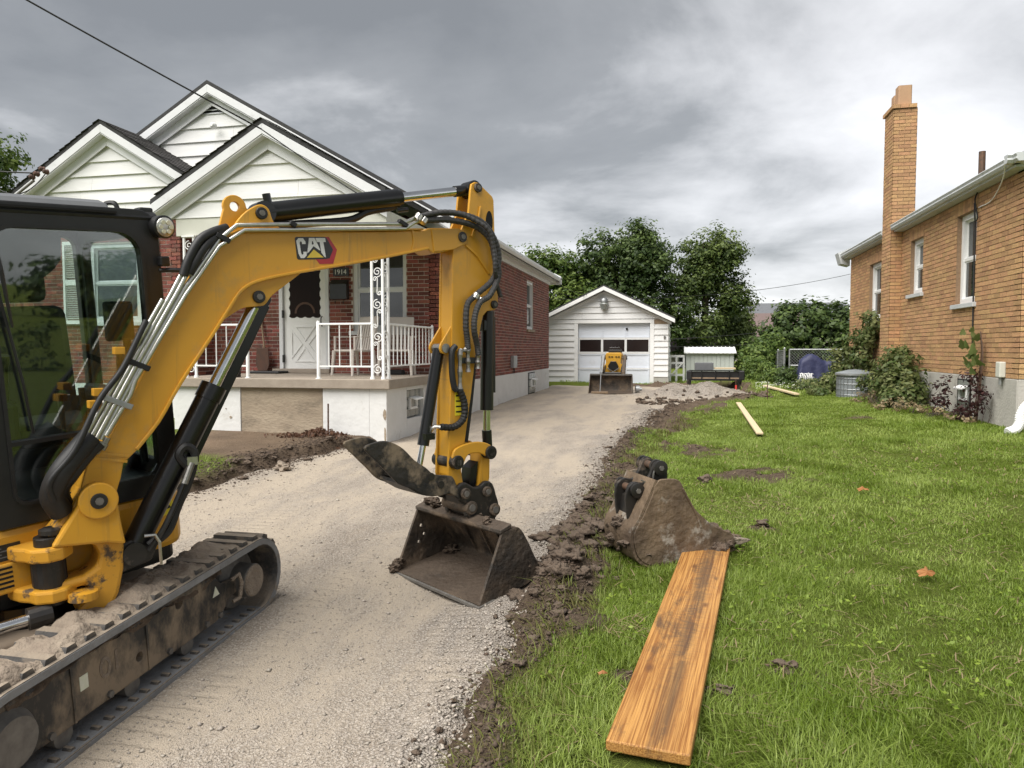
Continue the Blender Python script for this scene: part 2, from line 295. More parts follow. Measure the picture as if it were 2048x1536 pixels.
def gravel_mat():
    m = bpy.data.materials.new('gravel'); m.use_nodes = True; t = m.node_tree; b = t.nodes['Principled BSDF']; L = t.links.new
    tc = N(t, 'ShaderNodeTexCoord'); V = tc.outputs['Object']
    vo = N(t, 'ShaderNodeTexVoronoi', i_Scale=78.); L(V, vo.inputs['Vector'])
    vo2 = N(t, 'ShaderNodeTexVoronoi', i_Scale=150.); L(V, vo2.inputs['Vector'])
    big = N(t, 'ShaderNodeTexNoise', i_Scale=1.1, i_Detail=7., i_Roughness=.7, i_Distortion=.15)
    mp = N(t, 'ShaderNodeMapping'); mp.inputs['Scale'].default_value = (1.6, .55, 1); L(V, mp.inputs[0]); L(mp.outputs[0], big.inputs['Vector'])
    fine = N(t, 'ShaderNodeTexNoise', i_Scale=150., i_Detail=4., i_Roughness=.7); L(V, fine.inputs['Vector'])
    at = N(t, 'ShaderNodeAttribute', attribute_name='coarse')
    def rng_(s, a, c):
        r = N(t, 'ShaderNodeMapRange'); r.inputs[1].default_value = a; r.inputs[2].default_value = c; L(s, r.inputs[0]); return r.outputs[0]
    def mixc(a, c, f, bt='MIX'):
        x = N(t, 'ShaderNodeMix', data_type='RGBA', blend_type=bt)
        for i, v in ((6, a), (7, c)):
            if isinstance(v, tuple): x.inputs[i].default_value = (*v, 1)
            else: L(v, x.inputs[i])
        if isinstance(f, float): x.inputs[0].default_value = f
        else: L(f, x.inputs[0])
        return x.outputs[2]
    hs = N(t, 'ShaderNodeRGBToBW'); L(vo.outputs['Color'], hs.inputs[0])
    fines = mixc((.41, .345, .268), (.49, .425, .34), rng_(fine.outputs[0], .3, .7))
    fines = mixc(fines, (.32, .27, .21), mth(t, 'MULTIPLY', rng_(vo2.outputs['Distance'], .25, .6), .75))
    stones = mixc((.23, .205, .185), (.50, .46, .41), hs.outputs[0])
    stones = mixc(stones, (.19, .165, .14), rng_(vo.outputs['Distance'], .35, .62))
    f = mth(t, 'ADD', rng_(big.outputs[0], .44, .64), at.outputs['Fac'], None, True)
    c = mixc(fines, stones, mth(t, 'MULTIPLY', f, .85))
    c = mixc(c, (.36, .29, .21), mth(t, 'MULTIPLY', rng_(big.outputs[0], .56, .7), .35))
    L(c, b.inputs['Base Color']); b.inputs['Roughness'].default_value = .92; b.inputs['Specular IOR Level'].default_value = .25
    bp = N(t, 'ShaderNodeBump'); bp.inputs['Strength'].default_value = .9; bp.inputs['Distance'].default_value = .012; bp.invert = True
    h = mth(t, 'ADD', mth(t, 'MULTIPLY', vo.outputs['Distance'], f), mth(t, 'MULTIPLY', vo2.outputs['Distance'], .5))
    # cleat prints in the two lanes where the machine has tracked, broken up by noise
    sx = N(t, 'ShaderNodeSeparateXYZ'); L(V, sx.inputs[0])
    bar = mth(t, 'SINE', mth(t, 'ADD', mth(t, 'MULTIPLY', sx.outputs[1], 62.), mth(t, 'MULTIPLY', big.outputs[0], 9.)))
    lane = mth(t, 'SINE', mth(t, 'ADD', mth(t, 'MULTIPLY', sx.outputs[0], 5.2), mth(t, 'MULTIPLY', big.outputs[0], 3.)))
    pr = mth(t, 'MULTIPLY', mth(t, 'MULTIPLY', rng_(bar, .2, .9), rng_(lane, .1, .6)), rng_(big.outputs[0], .58, .44))
    h = mth(t, 'SUBTRACT', h, mth(t, 'MULTIPLY', pr, -.8))
    L(h, bp.inputs['Height']); L(bp.outputs[0], b.inputs['Normal']); MATS['gravel'] = m
def plank_mat():
    m = bpy.data.materials.new('plank'); m.use_nodes = True; t = m.node_tree; b = t.nodes['Principled BSDF']; L = t.links.new
    tc = N(t, 'ShaderNodeTexCoord'); V = tc.outputs['Object']        # x across, y along
    mp = N(t, 'ShaderNodeMapping'); mp.inputs['Scale'].default_value = (1, .016, 1); L(V, mp.inputs[0])
    wv = N(t, 'ShaderNodeTexNoise', i_Scale=150., i_Detail=3., i_Roughness=.6, i_Distortion=.25); L(mp.outputs[0], wv.inputs['Vector'])
    w2 = N(t, 'ShaderNodeTexNoise', i_Scale=22., i_Detail=4., i_Distortion=1.); L(mp.outputs[0], w2.inputs['Vector'])
    st = N(t, 'ShaderNodeTexNoise', i_Scale=5.5, i_Detail=8., i_Roughness=.7, i_Distortion=.4)
    mp2 = N(t, 'ShaderNodeMapping'); mp2.inputs['Scale'].default_value = (1.3, .42, 1); mp2.inputs['Location'].default_value = (.35, .1, 0); L(V, mp2.inputs[0]); L(mp2.outputs[0], st.inputs['Vector'])
    mk = N(t, 'ShaderNodeTexNoise', i_Scale=60., i_Detail=4.); mp3 = N(t, 'ShaderNodeMapping'); mp3.inputs['Scale'].default_value = (.35, 1.6, 1); L(V, mp3.inputs[0]); L(mp3.outputs[0], mk.inputs['Vector'])
    def rng_(s, a, c):
        r = N(t, 'ShaderNodeMapRange'); r.inputs[1].default_value = a; r.inputs[2].default_value = c; L(s, r.inputs[0]); return r.outputs[0]
    def mixc(a, c, f):
        x = N(t, 'ShaderNodeMix', data_type='RGBA')
        for i, v in ((6, a), (7, c)):
            if isinstance(v, tuple): x.inputs[i].default_value = (*v, 1)
            else: L(v, x.inputs[i])
        L(f, x.inputs[0]); return x.outputs[2]
    c = mixc((.21, .08, .016), (.48, .25, .07), rng_(wv.outputs[0], .40, .60))
    c = mixc(c, (.37, .185, .055), mth(t, 'MULTIPLY', rng_(w2.outputs[0], .4, .7), .6))
    sx = N(t, 'ShaderNodeSeparateXYZ'); L(V, sx.inputs[0])
    mid = mth(t, 'SUBTRACT', 1., mth(t, 'MULTIPLY', mth(t, 'ABSOLUTE', mth(t, 'SUBTRACT', sx.outputs[0], .02)), 9.), None, True)
    ms = mth(t, 'MULTIPLY', rng_(mk.outputs[0], .46, .66), mth(t, 'MULTIPLY', mid, rng_(sx.outputs[1], .3, 1.2)))
    c = mixc(c, (.1, .07, .045), mth(t, 'MULTIPLY', ms, .8))
    ctr = mth(t, 'SUBTRACT', 1., mth(t, 'MULTIPLY', mth(t, 'ABSOLUTE', mth(t, 'ADD', mth(t, 'SUBTRACT', sx.outputs[0], .03), mth(t, 'MULTIPLY', mth(t, 'SUBTRACT', w2.outputs[0], .5), .12))), 16.), None, True)
    stn = mth(t, 'MAXIMUM', mth(t, 'MULTIPLY', rng_(st.outputs[0], .53, .66), .8), mth(t, 'MULTIPLY', mth(t, 'MULTIPLY', ctr, rng_(st.outputs[0], .36, .5)), .75))
    for kx, ky, ks in ((-.09, .62, 36.), (.08, 1.45, 44.), (-.04, 2.1, 40.)):       # knots
        dx_ = mth(t, 'MULTIPLY', mth(t, 'SUBTRACT', sx.outputs[0], kx), ks); dy_ = mth(t, 'MULTIPLY', mth(t, 'SUBTRACT', sx.outputs[1], ky), ks*.45)
        dd_ = mth(t, 'SQRT', mth(t, 'ADD', mth(t, 'MULTIPLY', dx_, dx_), mth(t, 'MULTIPLY', dy_, dy_)))
        c = mixc(c, (.12, .05, .018), mth(t, 'MULTIPLY', rng_(mth(t, 'ADD', dd_, mth(t, 'MULTIPLY', w2.outputs[0], .6)), 1.25, .55), .85))
    c = mixc(c, (.06, .038, .024), stn)
    L(c, b.inputs['Base Color']); b.inputs['Roughness'].default_value = .55
    bp = N(t, 'ShaderNodeBump'); bp.inputs['Strength'].default_value = .5; bp.inputs['Distance'].default_value = .003
    L(wv.outputs[0], bp.inputs['Height']); L(bp.outputs[0], b.inputs['Normal']); MATS['plank'] = m
ground_mat(); gravel_mat(); plank_mat()

# ------------------------------------------------------------------ mesh helpers
def tag(o, label=None, cat=None, group=None, kind=None):
    for k, v in (('label', label), ('category', cat), ('group', group), ('kind', kind)):
        if v: o[k] = v
    return o
def thing(name, label, cat, loc=(0, 0, 0), group=None):
    o = bpy.data.objects.new(name, None); o.location = loc; o.empty_display_size = .2; COL.objects.link(o)
    return tag(o, label, cat, group)
def mesh_obj(name, me, m, parent=None):
    if m and not me.materials: me.materials.append(MATS[m])
    o = bpy.data.objects.new(name, me); COL.objects.link(o)
    if parent is not None:
        o.parent = parent
        r = parent
        while r.parent is not None: r = r.parent
        if parent is r: o.matrix_parent_inverse = Matrix.Translation(-Vector(r.location))
    return o
class F3:      # a local frame: origin and three axes
    def __init__(s, o, x, y, z): s.o, s.x, s.y, s.z = [np.array(v, float) for v in (o, x, y, z)]
    def __call__(s, a, b, c): return s.o+s.x*a+s.y*b+s.z*c
WF = F3((0, 0, 0), (1, 0, 0), (0, 1, 0), (0, 0, 1))
def nrm(v): v = np.array(v, float); return v/np.linalg.norm(v)
class MB:
    def __init__(s, fr=WF): s.v, s.f, s.fr, s.r = [], [], fr, []
    def P(s, p): s.v.append(tuple(s.fr(*p))); return len(s.v)-1
    def box(s, x0, x1, y0, y1, z0, z1, rnd=0.):
        i = [s.P(p) for p in ((x0,y0,z0),(x1,y0,z0),(x1,y1,z0),(x0,y1,z0),(x0,y0,z1),(x1,y0,z1),(x1,y1,z1),(x0,y1,z1))]
        q = [(0,3,2,1),(4,5,6,7),(0,1,5,4),(1,2,6,5),(2,3,7,6),(3,0,4,7)]
        s.f += [tuple(i[k] for k in a) for a in q]; s.r += [rnd]*6; return s
    def prism(s, poly, d0, d1, axis='y', rnd=0.):
        """polygon in the plane of the other two axes, extruded along `axis` from d0 to d1"""
        def pt(a, b, d): return {'y': (a, d, b), 'x': (d, a, b), 'z': (a, b, d)}[axis]
        n = len(poly); A = [s.P(pt(a, b, d0)) for a, b in poly]; B = [s.P(pt(a, b, d1)) for a, b in poly]
        s.f.append(tuple(A)); s.f.append(tuple(reversed(B)))
        s.f += [(A[i], B[i], B[(i+1) % n], A[(i+1) % n]) for i in range(n)]; s.r += [rnd]*(n+2); return s
    def ring(s, outer, inner, d0, d1, axis='y'):
        def pt(a, b, d): return {'y': (a, d, b), 'x': (d, a, b), 'z': (a, b, d)}[axis]
        n = len(outer); O0 = [s.P(pt(a,b,d0)) for a,b in outer]; O1 = [s.P(pt(a,b,d1)) for a,b in outer]
        I0 = [s.P(pt(a,b,d0)) for a,b in inner]; I1 = [s.P(pt(a,b,d1)) for a,b in inner]
        for i in range(n):
            j = (i+1) % n
            s.f += [(O0[i],O0[j],I0[j],I0[i]), (O1[j],O1[i],I1[i],I1[j]), (O0[j],O0[i],O1[i],O1[j]), (I0[i],I0[j],I1[j],I1[i])]
        s.r += [0]*(4*n); return s
    def tube(s, path, r, n=8, cap=True, rnd=0.):
        path = [np.array(p, float) for p in path]; rs = r if isinstance(r, (list, tuple)) else [r]*len(path)
        rings = []; up = np.array((.13, .21, .97)); pv = None
        for k, p in enumerate(path):
            d = nrm(path[min(k+1, len(path)-1)]-path[max(k-1, 0)])
            if pv is None:
                a = np.cross(d, up);  a = np.cross(d, (1, 0, 0)) if np.linalg.norm(a) < .05 else a
            else: a = pv-d*np.dot(pv, d)
            a = nrm(a); pv = a; c = np.cross(d, a)
            rings.append([s.P(tuple(p+(a*math.cos(2*math.pi*q/n)+c*math.sin(2*math.pi*q/n))*rs[k])) for q in range(n)])
        for A, B in zip(rings, rings[1:]):
            for q in range(n): s.f.append((A[q], A[(q+1) % n], B[(q+1) % n], B[q])); s.r.append(rnd)
        if cap: s.f += [tuple(reversed(rings[0])), tuple(rings[-1])]; s.r += [rnd]*2
        return s
    def cyl(s, p0, p1, r, n=16, r1=None): return s.tube([p0, p1], [r, r if r1 is None else r1], n)
    def lathe(s, p0, d, prof, n=16):
        p0 = np.array(p0, float); d = nrm(d)
        return s.tube([p0+d*a for a, b in prof], [max(b, .0005) for a, b in prof], n)
    def build(s, name, m, parent=None, smooth=False, bevel=0., attr=False):
        me = bpy.data.meshes.new(name); me.from_pydata(s.v, [], s.f)
        if attr:
            a = me.attributes.new('rnd', 'FLOAT', 'FACE'); a.data.foreach_set('value', s.r)
        o = mesh_obj(name, me, m, parent)
        import bmesh
        bm = bmesh.new(); bm.from_mesh(me); bmesh.ops.recalc_face_normals(bm, faces=bm.faces); bm.to_mesh(me); bm.free()
        if smooth:
            me.polygons.foreach_set('use_smooth', [True]*len(me.polygons))
            try: me.set_sharp_from_angle(angle=R(38))
            except Exception: pass
        if bevel:
            b = o.modifiers.new('bevel', 'BEVEL'); b.width = bevel; b.segments = 2; b.limit_method = 'ANGLE'; b.angle_limit = R(35); b.harden_normals = False
        return o
def smooth_path(pts, n=6):
    """Catmull-Rom through the points"""
    P = [np.array(p, float) for p in pts]; P = [2*P[0]-P[1]]+P+[2*P[-1]-P[-2]]; o = []
    for i in range(1, len(P)-2):
        for k in range(n):
            t = k/n; a, b, c, d = P[i-1:i+3]
            o.append(.5*((2*b)+(c-a)*t+(2*a-5*b+4*c-d)*t*t+(3*b-a-3*c+d)*t**3))
    o.append(P[-2]); return o
def rrect(x0, x1, y0, y1, r, n=5):
    rr = r if isinstance(r, (list, tuple)) else [r]*4; o = []
    for (cx, cy, a0), q in zip(((x1, y1, 0), (x0, y1, 90), (x0, y0, 180), (x1, y0, 270)), rr):
        sx = -1 if cx == x1 else 1; sy = -1 if cy == y1 else 1
        for k in range(n+1):
            a = R(a0+90*k/n); o.append((cx+sx*q+q*math.cos(a), cy+sy*q+q*math.sin(a)))
    return o
def arc(cx, cy, r, a0, a1, n=8): return [(cx+r*math.cos(R(a0+(a1-a0)*k/n)), cy+r*math.sin(R(a0+(a1-a0)*k/n))) for k in range(n+1)]
def np_mesh(name, V, Fc, m, attr=None, parent=None, smooth=False, nv=None):
    """mesh from numpy arrays: V (n,3), Fc (k,3 or 4)"""
    me = bpy.data.meshes.new(name); V = np.asarray(V, np.float32); Fc = np.asarray(Fc, np.int32); k = Fc.shape[1]
    me.vertices.add(len(V)); me.vertices.foreach_set('co', V.ravel())
    me.loops.add(Fc.size); me.loops.foreach_set('vertex_index', Fc.ravel())
    me.polygons.add(len(Fc)); me.polygons.foreach_set('loop_start', np.arange(0, Fc.size, k, dtype=np.int32))
    if smooth: me.polygons.foreach_set('use_smooth', np.ones(len(Fc), bool))
    for nm, dom, val in (attr or []):
        a = me.attributes.new(nm, 'FLOAT', dom); a.data.foreach_set('value', np.asarray(val, np.float32))
    me.update(calc_edges=True); me.validate()
    return mesh_obj(name, me, m, parent)
def text_mesh(txt, size, extrude=0., font_shear=0.):
    c = bpy.data.curves.new('t', 'FONT'); c.body = txt; c.size = size; c.extrude = extrude; c.shear = font_shear
    o = bpy.data.objects.new('t', c); COL.objects.link(o); bpy.context.view_layer.update()
    me = bpy.data.meshes.new_from_object(o.evaluated_get(bpy.context.evaluated_depsgraph_get()))
    bpy.data.objects.remove(o); bpy.data.curves.remove(c); me.materials.clear(); return me
def px_area(p, ux, uz, w, h):
    """area in pixels of a small rectangle seen by the camera"""
    q = []
    for a, b in ((0, 0), (1, 0), (0, 1)):
        v = np.array(p)+np.array(ux)*w*a+np.array(uz)*h*b-np.array((0, 0, 1.6))
        d = -math.sin(PSI)*v[0]+math.cos(PSI)*v[1]; l = math.cos(PSI)*v[0]+math.sin(PSI)*v[1]
        if d < .3: return 0, 0
        q.append((1450*l/d, 1450*v[2]/d))
    e1 = (q[1][0]-q[0][0], q[1][1]-q[0][1]); e2 = (q[2][0]-q[0][0], q[2][1]-q[0][1])
    return abs(e1[0]*e2[1]-e1[1]*e2[0]), q[0][0]
# ------------------------------------------------------------------ ground and driveway
def grow(a, b, d, k=1.35):
    o = [a]
    while (o[-1] < b if b > a else o[-1] > b): o.append(o[-1]+(d if b > a else -d)); d *= k
    return o[1:]
def axis(spans):
    o = [spans[0][0]]
    for a, b, d in spans: n = max(1, int(round((b-a)/d))); o += list(np.linspace(a, b, n+1)[1:])
    return np.array(o)
def grid_mesh(name, xs, ys, H, m, attr, smooth=True, keep=None):
    X, Y = np.meshgrid(xs, ys); Z = H(X, Y); V = np.stack([X, Y, Z], -1).reshape(-1, 3)
    nx, ny = len(xs), len(ys); i = (np.arange(ny-1)[:, None]*nx+np.arange(nx-1)[None, :]).ravel()
    Fc = np.stack([i, i+1, i+nx+1, i+nx], 1)
    if keep is not None:
        k = keep(X, Y).ravel(); Fc = Fc[k[Fc].any(1)]
        used = np.unique(Fc); rem = -np.ones(len(V), int); rem[used] = np.arange(len(used)); V = V[used]; Fc = rem[Fc]
        at = [(n, 'POINT', f(X, Y).ravel()[used]) for n, f in attr]
    else: at = [(n, 'POINT', f(X, Y).ravel()) for n, f in attr]
    return np_mesh(name, V, Fc, m, at, None, smooth)
def soil_amt(x, y):
    t = turf(x, y); e = edge(x, y)
    right = sst(.12, -.06, t)*(x > -2.5)*(y < 25.4)
    left = (x <= -2.5)*(y < 25)*np.clip(sst(-.25, -.05, e)+sst(-7.4, -6.6, x+.5*fbm(x, y, .8, 3, 30))*sst(7.5, 8.2, y+.4*fbm(x, y, .6, 2, 31)), 0, 1)
    right = right*(1-.85*sst(.0, .3, fbm(x, y, .55, 3, 44))*sst(5.8, 7.2, y)*sst(.5, .2, -t))
    return np.clip(right+left+bare(x, y), 0, 1)
xs = np.array(sorted(set(grow(-9, -900, .6)+grow(7, 900, .6))|set(axis([(-9, -5.2, .12), (-5.2, -4.4, .05), (-4.4, -1.3, .15), (-1.3, .1, .022), (.1, 2.6, .07), (2.6, 7, .2)]))))
ys = np.array(sorted(set(grow(.4, -300, .5)+grow(30, 1400, .8))|set(axis([(.4, 2, .05), (2, 7, .025), (7, 12, .06), (12, 20, .1), (20, 30, .2)]))))
gr = grid_mesh('ground', xs, ys, Hg, 'turf_soil', [('soil', soil_amt), ('clay', lambda x, y: (x < -2.5)*sst(-.2, -.5, edge(x, y))*(.6+.4*fbm(x, y, .7, 3, 160)).clip(0, 1))]); tag(gr, kind='structure')
xs = axis([(-6, -1.2, .07), (-1.2, 2.6, .05)]); ys = axis([(.2, 6, .05), (6, 14, .08), (14, 25.4, .1)])
coarse = lambda x, y: np.clip(sst(.5, .05, xr(y)-x+.25*fbm(x, y, .6, 3, 150))*(y < 17)*.8+sst(1.5, .4, np.hypot((x-PILE[0])/1.2, (y-PILE[1])/1.0))+sst(.6, .0, np.abs(x+.25)/.8)*sst(2.4, .8, np.abs(y-13.4)), 0, 1)
dr = grid_mesh('driveway', xs, ys, Hd, 'gravel', [('coarse', coarse)], keep=lambda x, y: edge(x, y) > -.34); tag(dr, kind='structure')

# ------------------------------------------------------------------ building helpers
BL, BH, BP, CP = .2035, .0600, .215, .0715        # brick length, height, pitch, course pitch
def solid_cells(L, z0, z1, ops):
    xs = sorted({0, L}|{v for o in ops for v in o[:2]}); zs = sorted({z0, z1}|{v for o in ops for v in o[2:]})
    xs = [x for x in xs if 0 <= x <= L]; zs = [z for z in zs if z0 <= z <= z1]
    for a, b in zip(xs, xs[1:]):
        run = None
        for c, d in zip(zs, zs[1:]):
            hole = any(o[0] <= (a+b)/2 <= o[1] and o[2] <= (c+d)/2 <= o[3] for o in ops)
            if not hole: run = (run[0], d) if run else (c, d)
            if hole and run: yield a, b, *run; run = None
        if run: yield a, b, *run
class BrickWall:
    """wall in frame fr (x along, y out, z up): recessed mortar slab, and every brick as a box standing proud of it"""
    def __init__(s): s.items = []
    def add(s, root, fr, L, z0, z1, ops, mortar, thick=.2, name='wall', zbase=None):
        w = MB(fr)
        for a, b, c, d in solid_cells(L, z0, z1, ops): w.box(a, b, -thick, 0, c, d)
        wall = w.build(name, mortar, root)
        n = int((z1-z0)/CP)
        for k in range(n):
            za = z0+k*CP+.005; zb = za+BH
            cuts = sorted([(o[0], o[1]) for o in ops if o[2] < zb and o[3] > za])
            iv = []; p = 0.
            for a, b in cuts:
                if a > p: iv.append((p, a))
                p = max(p, b)
            if p < L: iv.append((p, L))
            for a, b in iv:
                x = math.floor(a/BP)*BP-(BP/2 if k % 2 else 0)
                while x < b:
                    q0, q1 = max(x, a+.003), min(x+BL, b-.003)
                    if q1-q0 > .03: s.items.append((wall, fr, q0, q1, za, zb))
                    x += BP
        return wall
    def finish(s, root, mo, ms, vis=lambda p: True, nmax=300):
        full = []; rest = []
        for it in s.items:
            wall, fr, a, b, c, d = it
            p = fr(a, 0, c); ar, lx = px_area(p, fr.x, fr.z, b-a, d-c)
            if abs((b-a)-BL) < 1e-4 and np.dot(fr.y, np.array((0, 0, 1.6))-p) > 0 and vis(p): full.append((ar, it))
            else: rest.append(it)
        full.sort(key=lambda t: -t[0]); rest += [t[1] for t in full[nmax:]]; cache = {}
        for ar, (wall, fr, a, b, c, d) in full[:nmax]:
            key = tuple(np.round(fr.x, 3))
            if key not in cache:
                me = MB(F3((0, 0, 0), fr.x, fr.y, fr.z)).box(0, BL, -.02, .007, 0, BH)
                t = me.build('brick', mo); cache[key] = t.data; bpy.data.objects.remove(t)
            o = bpy.data.objects.new('brick', cache[key]); COL.objects.link(o); o.parent = wall
            o.location = fr(a, random.uniform(-.002, .002), c)
        mb = MB(WF)
        for wall, fr, a, b, c, d in rest:
            mb.fr = fr; j = random.uniform(-.002, .002); mb.box(a, b, -.015, .007+j, c, d, random.random())
        if rest:
            o = mb.build('brick_courses', ms, root, attr=True); o['kind'] = 'stuff'
def window(root, fr, x0, x1, z0, z1, deep=.08, fw=.06, sill=None, glassm='window_glass', rail=True, frame='white_trim', label=None, blind=False):
    """double-hung window sunk `deep` behind the wall face"""
    w = MB(fr).ring(rrect(x0, x1, z0, z1, .001, 1), rrect(x0+fw, x1-fw, z0+fw, z1-fw, .001, 1), -deep-.06, -deep+.03)
    o = w.build('window', frame, root, bevel=.004)
    if label: o['label'] = label
    zm = (z0+z1)/2
    panes = [(z0+fw, zm-.02, -deep-.015), (zm+.02, z1-fw, -deep-.04)] if rail else [(z0+fw, z1-fw, -deep-.02)]
    if rail: MB(fr).box(x0+fw, x1-fw, -deep-.045, -deep+.012, zm-.025, zm+.025).build('meeting_rail', frame, o)
    for a, b, y in panes:
        sash = MB(fr).ring(rrect(x0+fw, x1-fw, a, b, .001, 1), rrect(x0+fw+.03, x1-fw-.03, a+.03, b-.03, .001, 1), y-.012, y+.012).build('sash', frame, o)
        MB(fr).box(x0+fw+.02, x1-fw-.02, y-.004, y+.002, a+.02, b-.02).build('pane', glassm, o)
    if blind: MB(fr).box(x0+fw, x1-fw, -deep-.075, -deep-.07, zm, z1-fw).build('blind', 'white_paint', o)
    if sill: MB(fr).box(x0-.07, x1+.07, -deep+.02, .06, z0-.075, z0-.004).build('sill', sill, o, bevel=.006)
    return o
def clapboards(root, fr, boards, m='white_siding', pitch=.25):
    """boards: list of (x0,x1,x0top,x1top,z0,z1) quads; each an overlapping wedge"""
    bs = []
    for (a, b, at, bt, z0, z1) in boards:          # long rows are made of two lengths butted together
        if min(b, bt)-max(a, at) > 1.6:
            s_ = max(a, at)+(min(b, bt)-max(a, at))*random.uniform(.25, .75); bs += [(a, s_-.0015, at, s_-.0015, z0, z1), (s_+.0015, b, s_+.0015, bt, z0, z1)]
        else: bs.append((a, b, at, bt, z0, z1))
    for i, (a, b, at, bt, z0, z1) in enumerate(bs):
        w = MB(fr); th = .04
        i0 = [w.P(p) for p in ((a, 0, z0), (b, 0, z0), (bt, 0, z1), (at, 0, z1), (a, th, z0), (b, th, z0), (bt, .006, z1), (at, .006, z1))]
        q = [(0,3,2,1),(4,5,6,7),(0,1,5,4),(1,2,6,5),(2,3,7,6),(3,0,4,7)]
        w.f += [tuple(i0[k] for k in f) for f in q]; w.r += [0]*6
        w.build('siding_board', m, root)
def gable_boards(cx, za, sl, zb, pitch, off=0.):
    """clapboard rows of a gable triangle with apex (cx,za), slope sl, bottom zb"""
    o = []; z = zb
    while z < za-.03:
        zt = min(z+pitch, za-.001); o.append((cx-(za-z)/sl, cx+(za-z)/sl, cx-(za-zt)/sl, cx+(za-zt)/sl, z, zt)); z = zt
    return o
def gable_roof(root, fr, cx, za, sl, hw, y0, y1, th=.07, m='shingle', name='roof', courses=True, right=None, left=None):
    """two sloping slabs with a shingle edge; fr.x across, fr.y towards the back, fr.z up"""
    res = []
    for s in (-1, 1):
        w_ = (left if s < 0 else right) or hw
        poly = [(cx, za), (cx+s*w_, za-sl*w_), (cx+s*w_, za-sl*w_-th), (cx, za-th)]
        w = MB(fr).prism(poly, y0, y1)
        o = w.build(name, 'shingle_dark', root); res.append(o)
        if courses:
            c = MB(fr); ln = math.hypot(w_, sl*w_); n = int(ln/.14); ux, uz = s*w_/ln, -sl*w_/ln; nx, nz = -uz*s, ux*s
            nx, nz = (abs(uz)*s, abs(ux))
            for k in range(n):
                a0, a1 = k*.14, min((k+1)*.14+.01, ln+.02); y = y0-.015-random.random()*.02
                while y < y1:
                    wd = random.uniform(.28, .34); h = .010+random.random()*.006
                    q0 = (cx+ux*a0+nx*.004, za+uz*a0+nz*.004); q1 = (cx+ux*a1+nx*(h+.006), za+uz*a1+nz*(h+.006))
                    i = [c.P(p) for p in ((q0[0], y, q0[1]), (q0[0], min(y+wd-.006, y1), q0[1]), (q1[0], min(y+wd-.006, y1), q1[1]), (q1[0], y, q1[1]), (q1[0]-nx*h, y, q1[1]-nz*h), (q1[0]-nx*h, min(y+wd-.006, y1), q1[1]-nz*h))]
                    c.f += [(i[0], i[1], i[2], i[3]), (i[3], i[2], i[5], i[4])]; c.r += [random.random()]*2
                    y += wd
            s_ = c.build('shingles', m, o, attr=True); s_['kind'] = 'stuff'
    return res
def rakes(root, fr, cx, za, sl, hw, y, h=.15, th=.03, m='white_trim', name='rake_board', right=None, left=None):
    for s in (-1, 1):
        w_ = (left if s < 0 else right) or hw
        MB(fr).prism([(cx, za), (cx+s*w_, za-sl*w_), (cx+s*w_, za-sl*w_-h), (cx, za-h)], y-th, y).build(name, m, root, bevel=.004)

# ------------------------------------------------------------------ left house
H1 = thing('brick_house', 'red brick house with white gables and a front porch left of the driveway', 'house', (-8.4, 17.5, .3))
front = F3((0, 12.3, 0), (1, 0, 0), (0, -1, 0), (0, 0, 1))       # x = world X, y out towards the street
bw = BrickWall()
frA = F3((-9., 12.3, 0), (1, 0, 0), (0, -1, 0), (0, 0, 1))
opsA = [(-7.23+9, -6.22+9, 1.2, 3.36), (-5.75+9, -4.72+9, 1.93, 3.42)]
bw.add(H1, frA, 4.9, 1.12, 3.98, opsA, 'mortar')
frS = F3((-4.1, 12.3, 0), (0, 1, 0), (1, 0, 0), (0, 0, 1))
opsS = [(20.0-12.3, 20.92-12.3, 2.16, 3.52)]
bw.add(H1, frS, 11.3, .97, 3.86, opsS, 'mortar')
frW = F3((-12.9, 11.4, 0), (1, 0, 0), (0, -1, 0), (0, 0, 1))
opsW = [(-10.55+12.9, -9.5+12.9, 2.1, 3.52)]
bw.add(H1, frW, 4.26, .97, 3.98, opsW, 'mortar')
frWS = F3((-8.64, 11.4, 0), (0, 1, 0), (1, 0, 0), (0, 0, 1))
bw.add(H1, frWS, .9, .97, 3.98, [], 'mortar')
bw.finish(H1, 'brick_red_o', 'brick_red', vis=lambda p: p[0] > -7.7)
# foundation, porch block and slab
f = MB(); f.box(-4.34, -4.085, 12.32, 23.6, -.3, .965); f.build('foundation', 'white_found', H1, bevel=.01)
f = MB(); f.box(-12.9, -7.7, 11.385, 11.7, -.3, .965); f.build('foundation', 'white_found', H1)
pf = [(-7.7, -6.53, 'white_found', 0.), (-6.525, -5.155, 'bare_concrete', -.012), (-5.15, -4.4, 'white_found', 0.)]
for a, b, m, d in pf: MB().box(a, b, 9.93-d, 10.2, -.2, 1.01).build('porch_wall', m, H1, bevel=.008)
MB().box(-4.4, -4.13, 9.93, 10.75, -.2, 1.01).build('porch_wall', 'white_found', H1, bevel=.008)
MB().box(-4.4, -4.13, 10.75, 11.52, -.2, .49).build('porch_wall', 'white_found', H1)
MB().box(-4.4, -4.13, 11.52, 12.32, -.2, 1.01).build('porch_wall', 'white_found', H1)
MB().box(-4.4, -4.13, 10.75, 11.52, .95, 1.01).build('porch_wall', 'white_found', H1)
MB().box(-7.75, -4.06, 9.86, 12.29, 1.012, 1.155).build('porch_slab', 'slab_concrete', H1, bevel=.012)
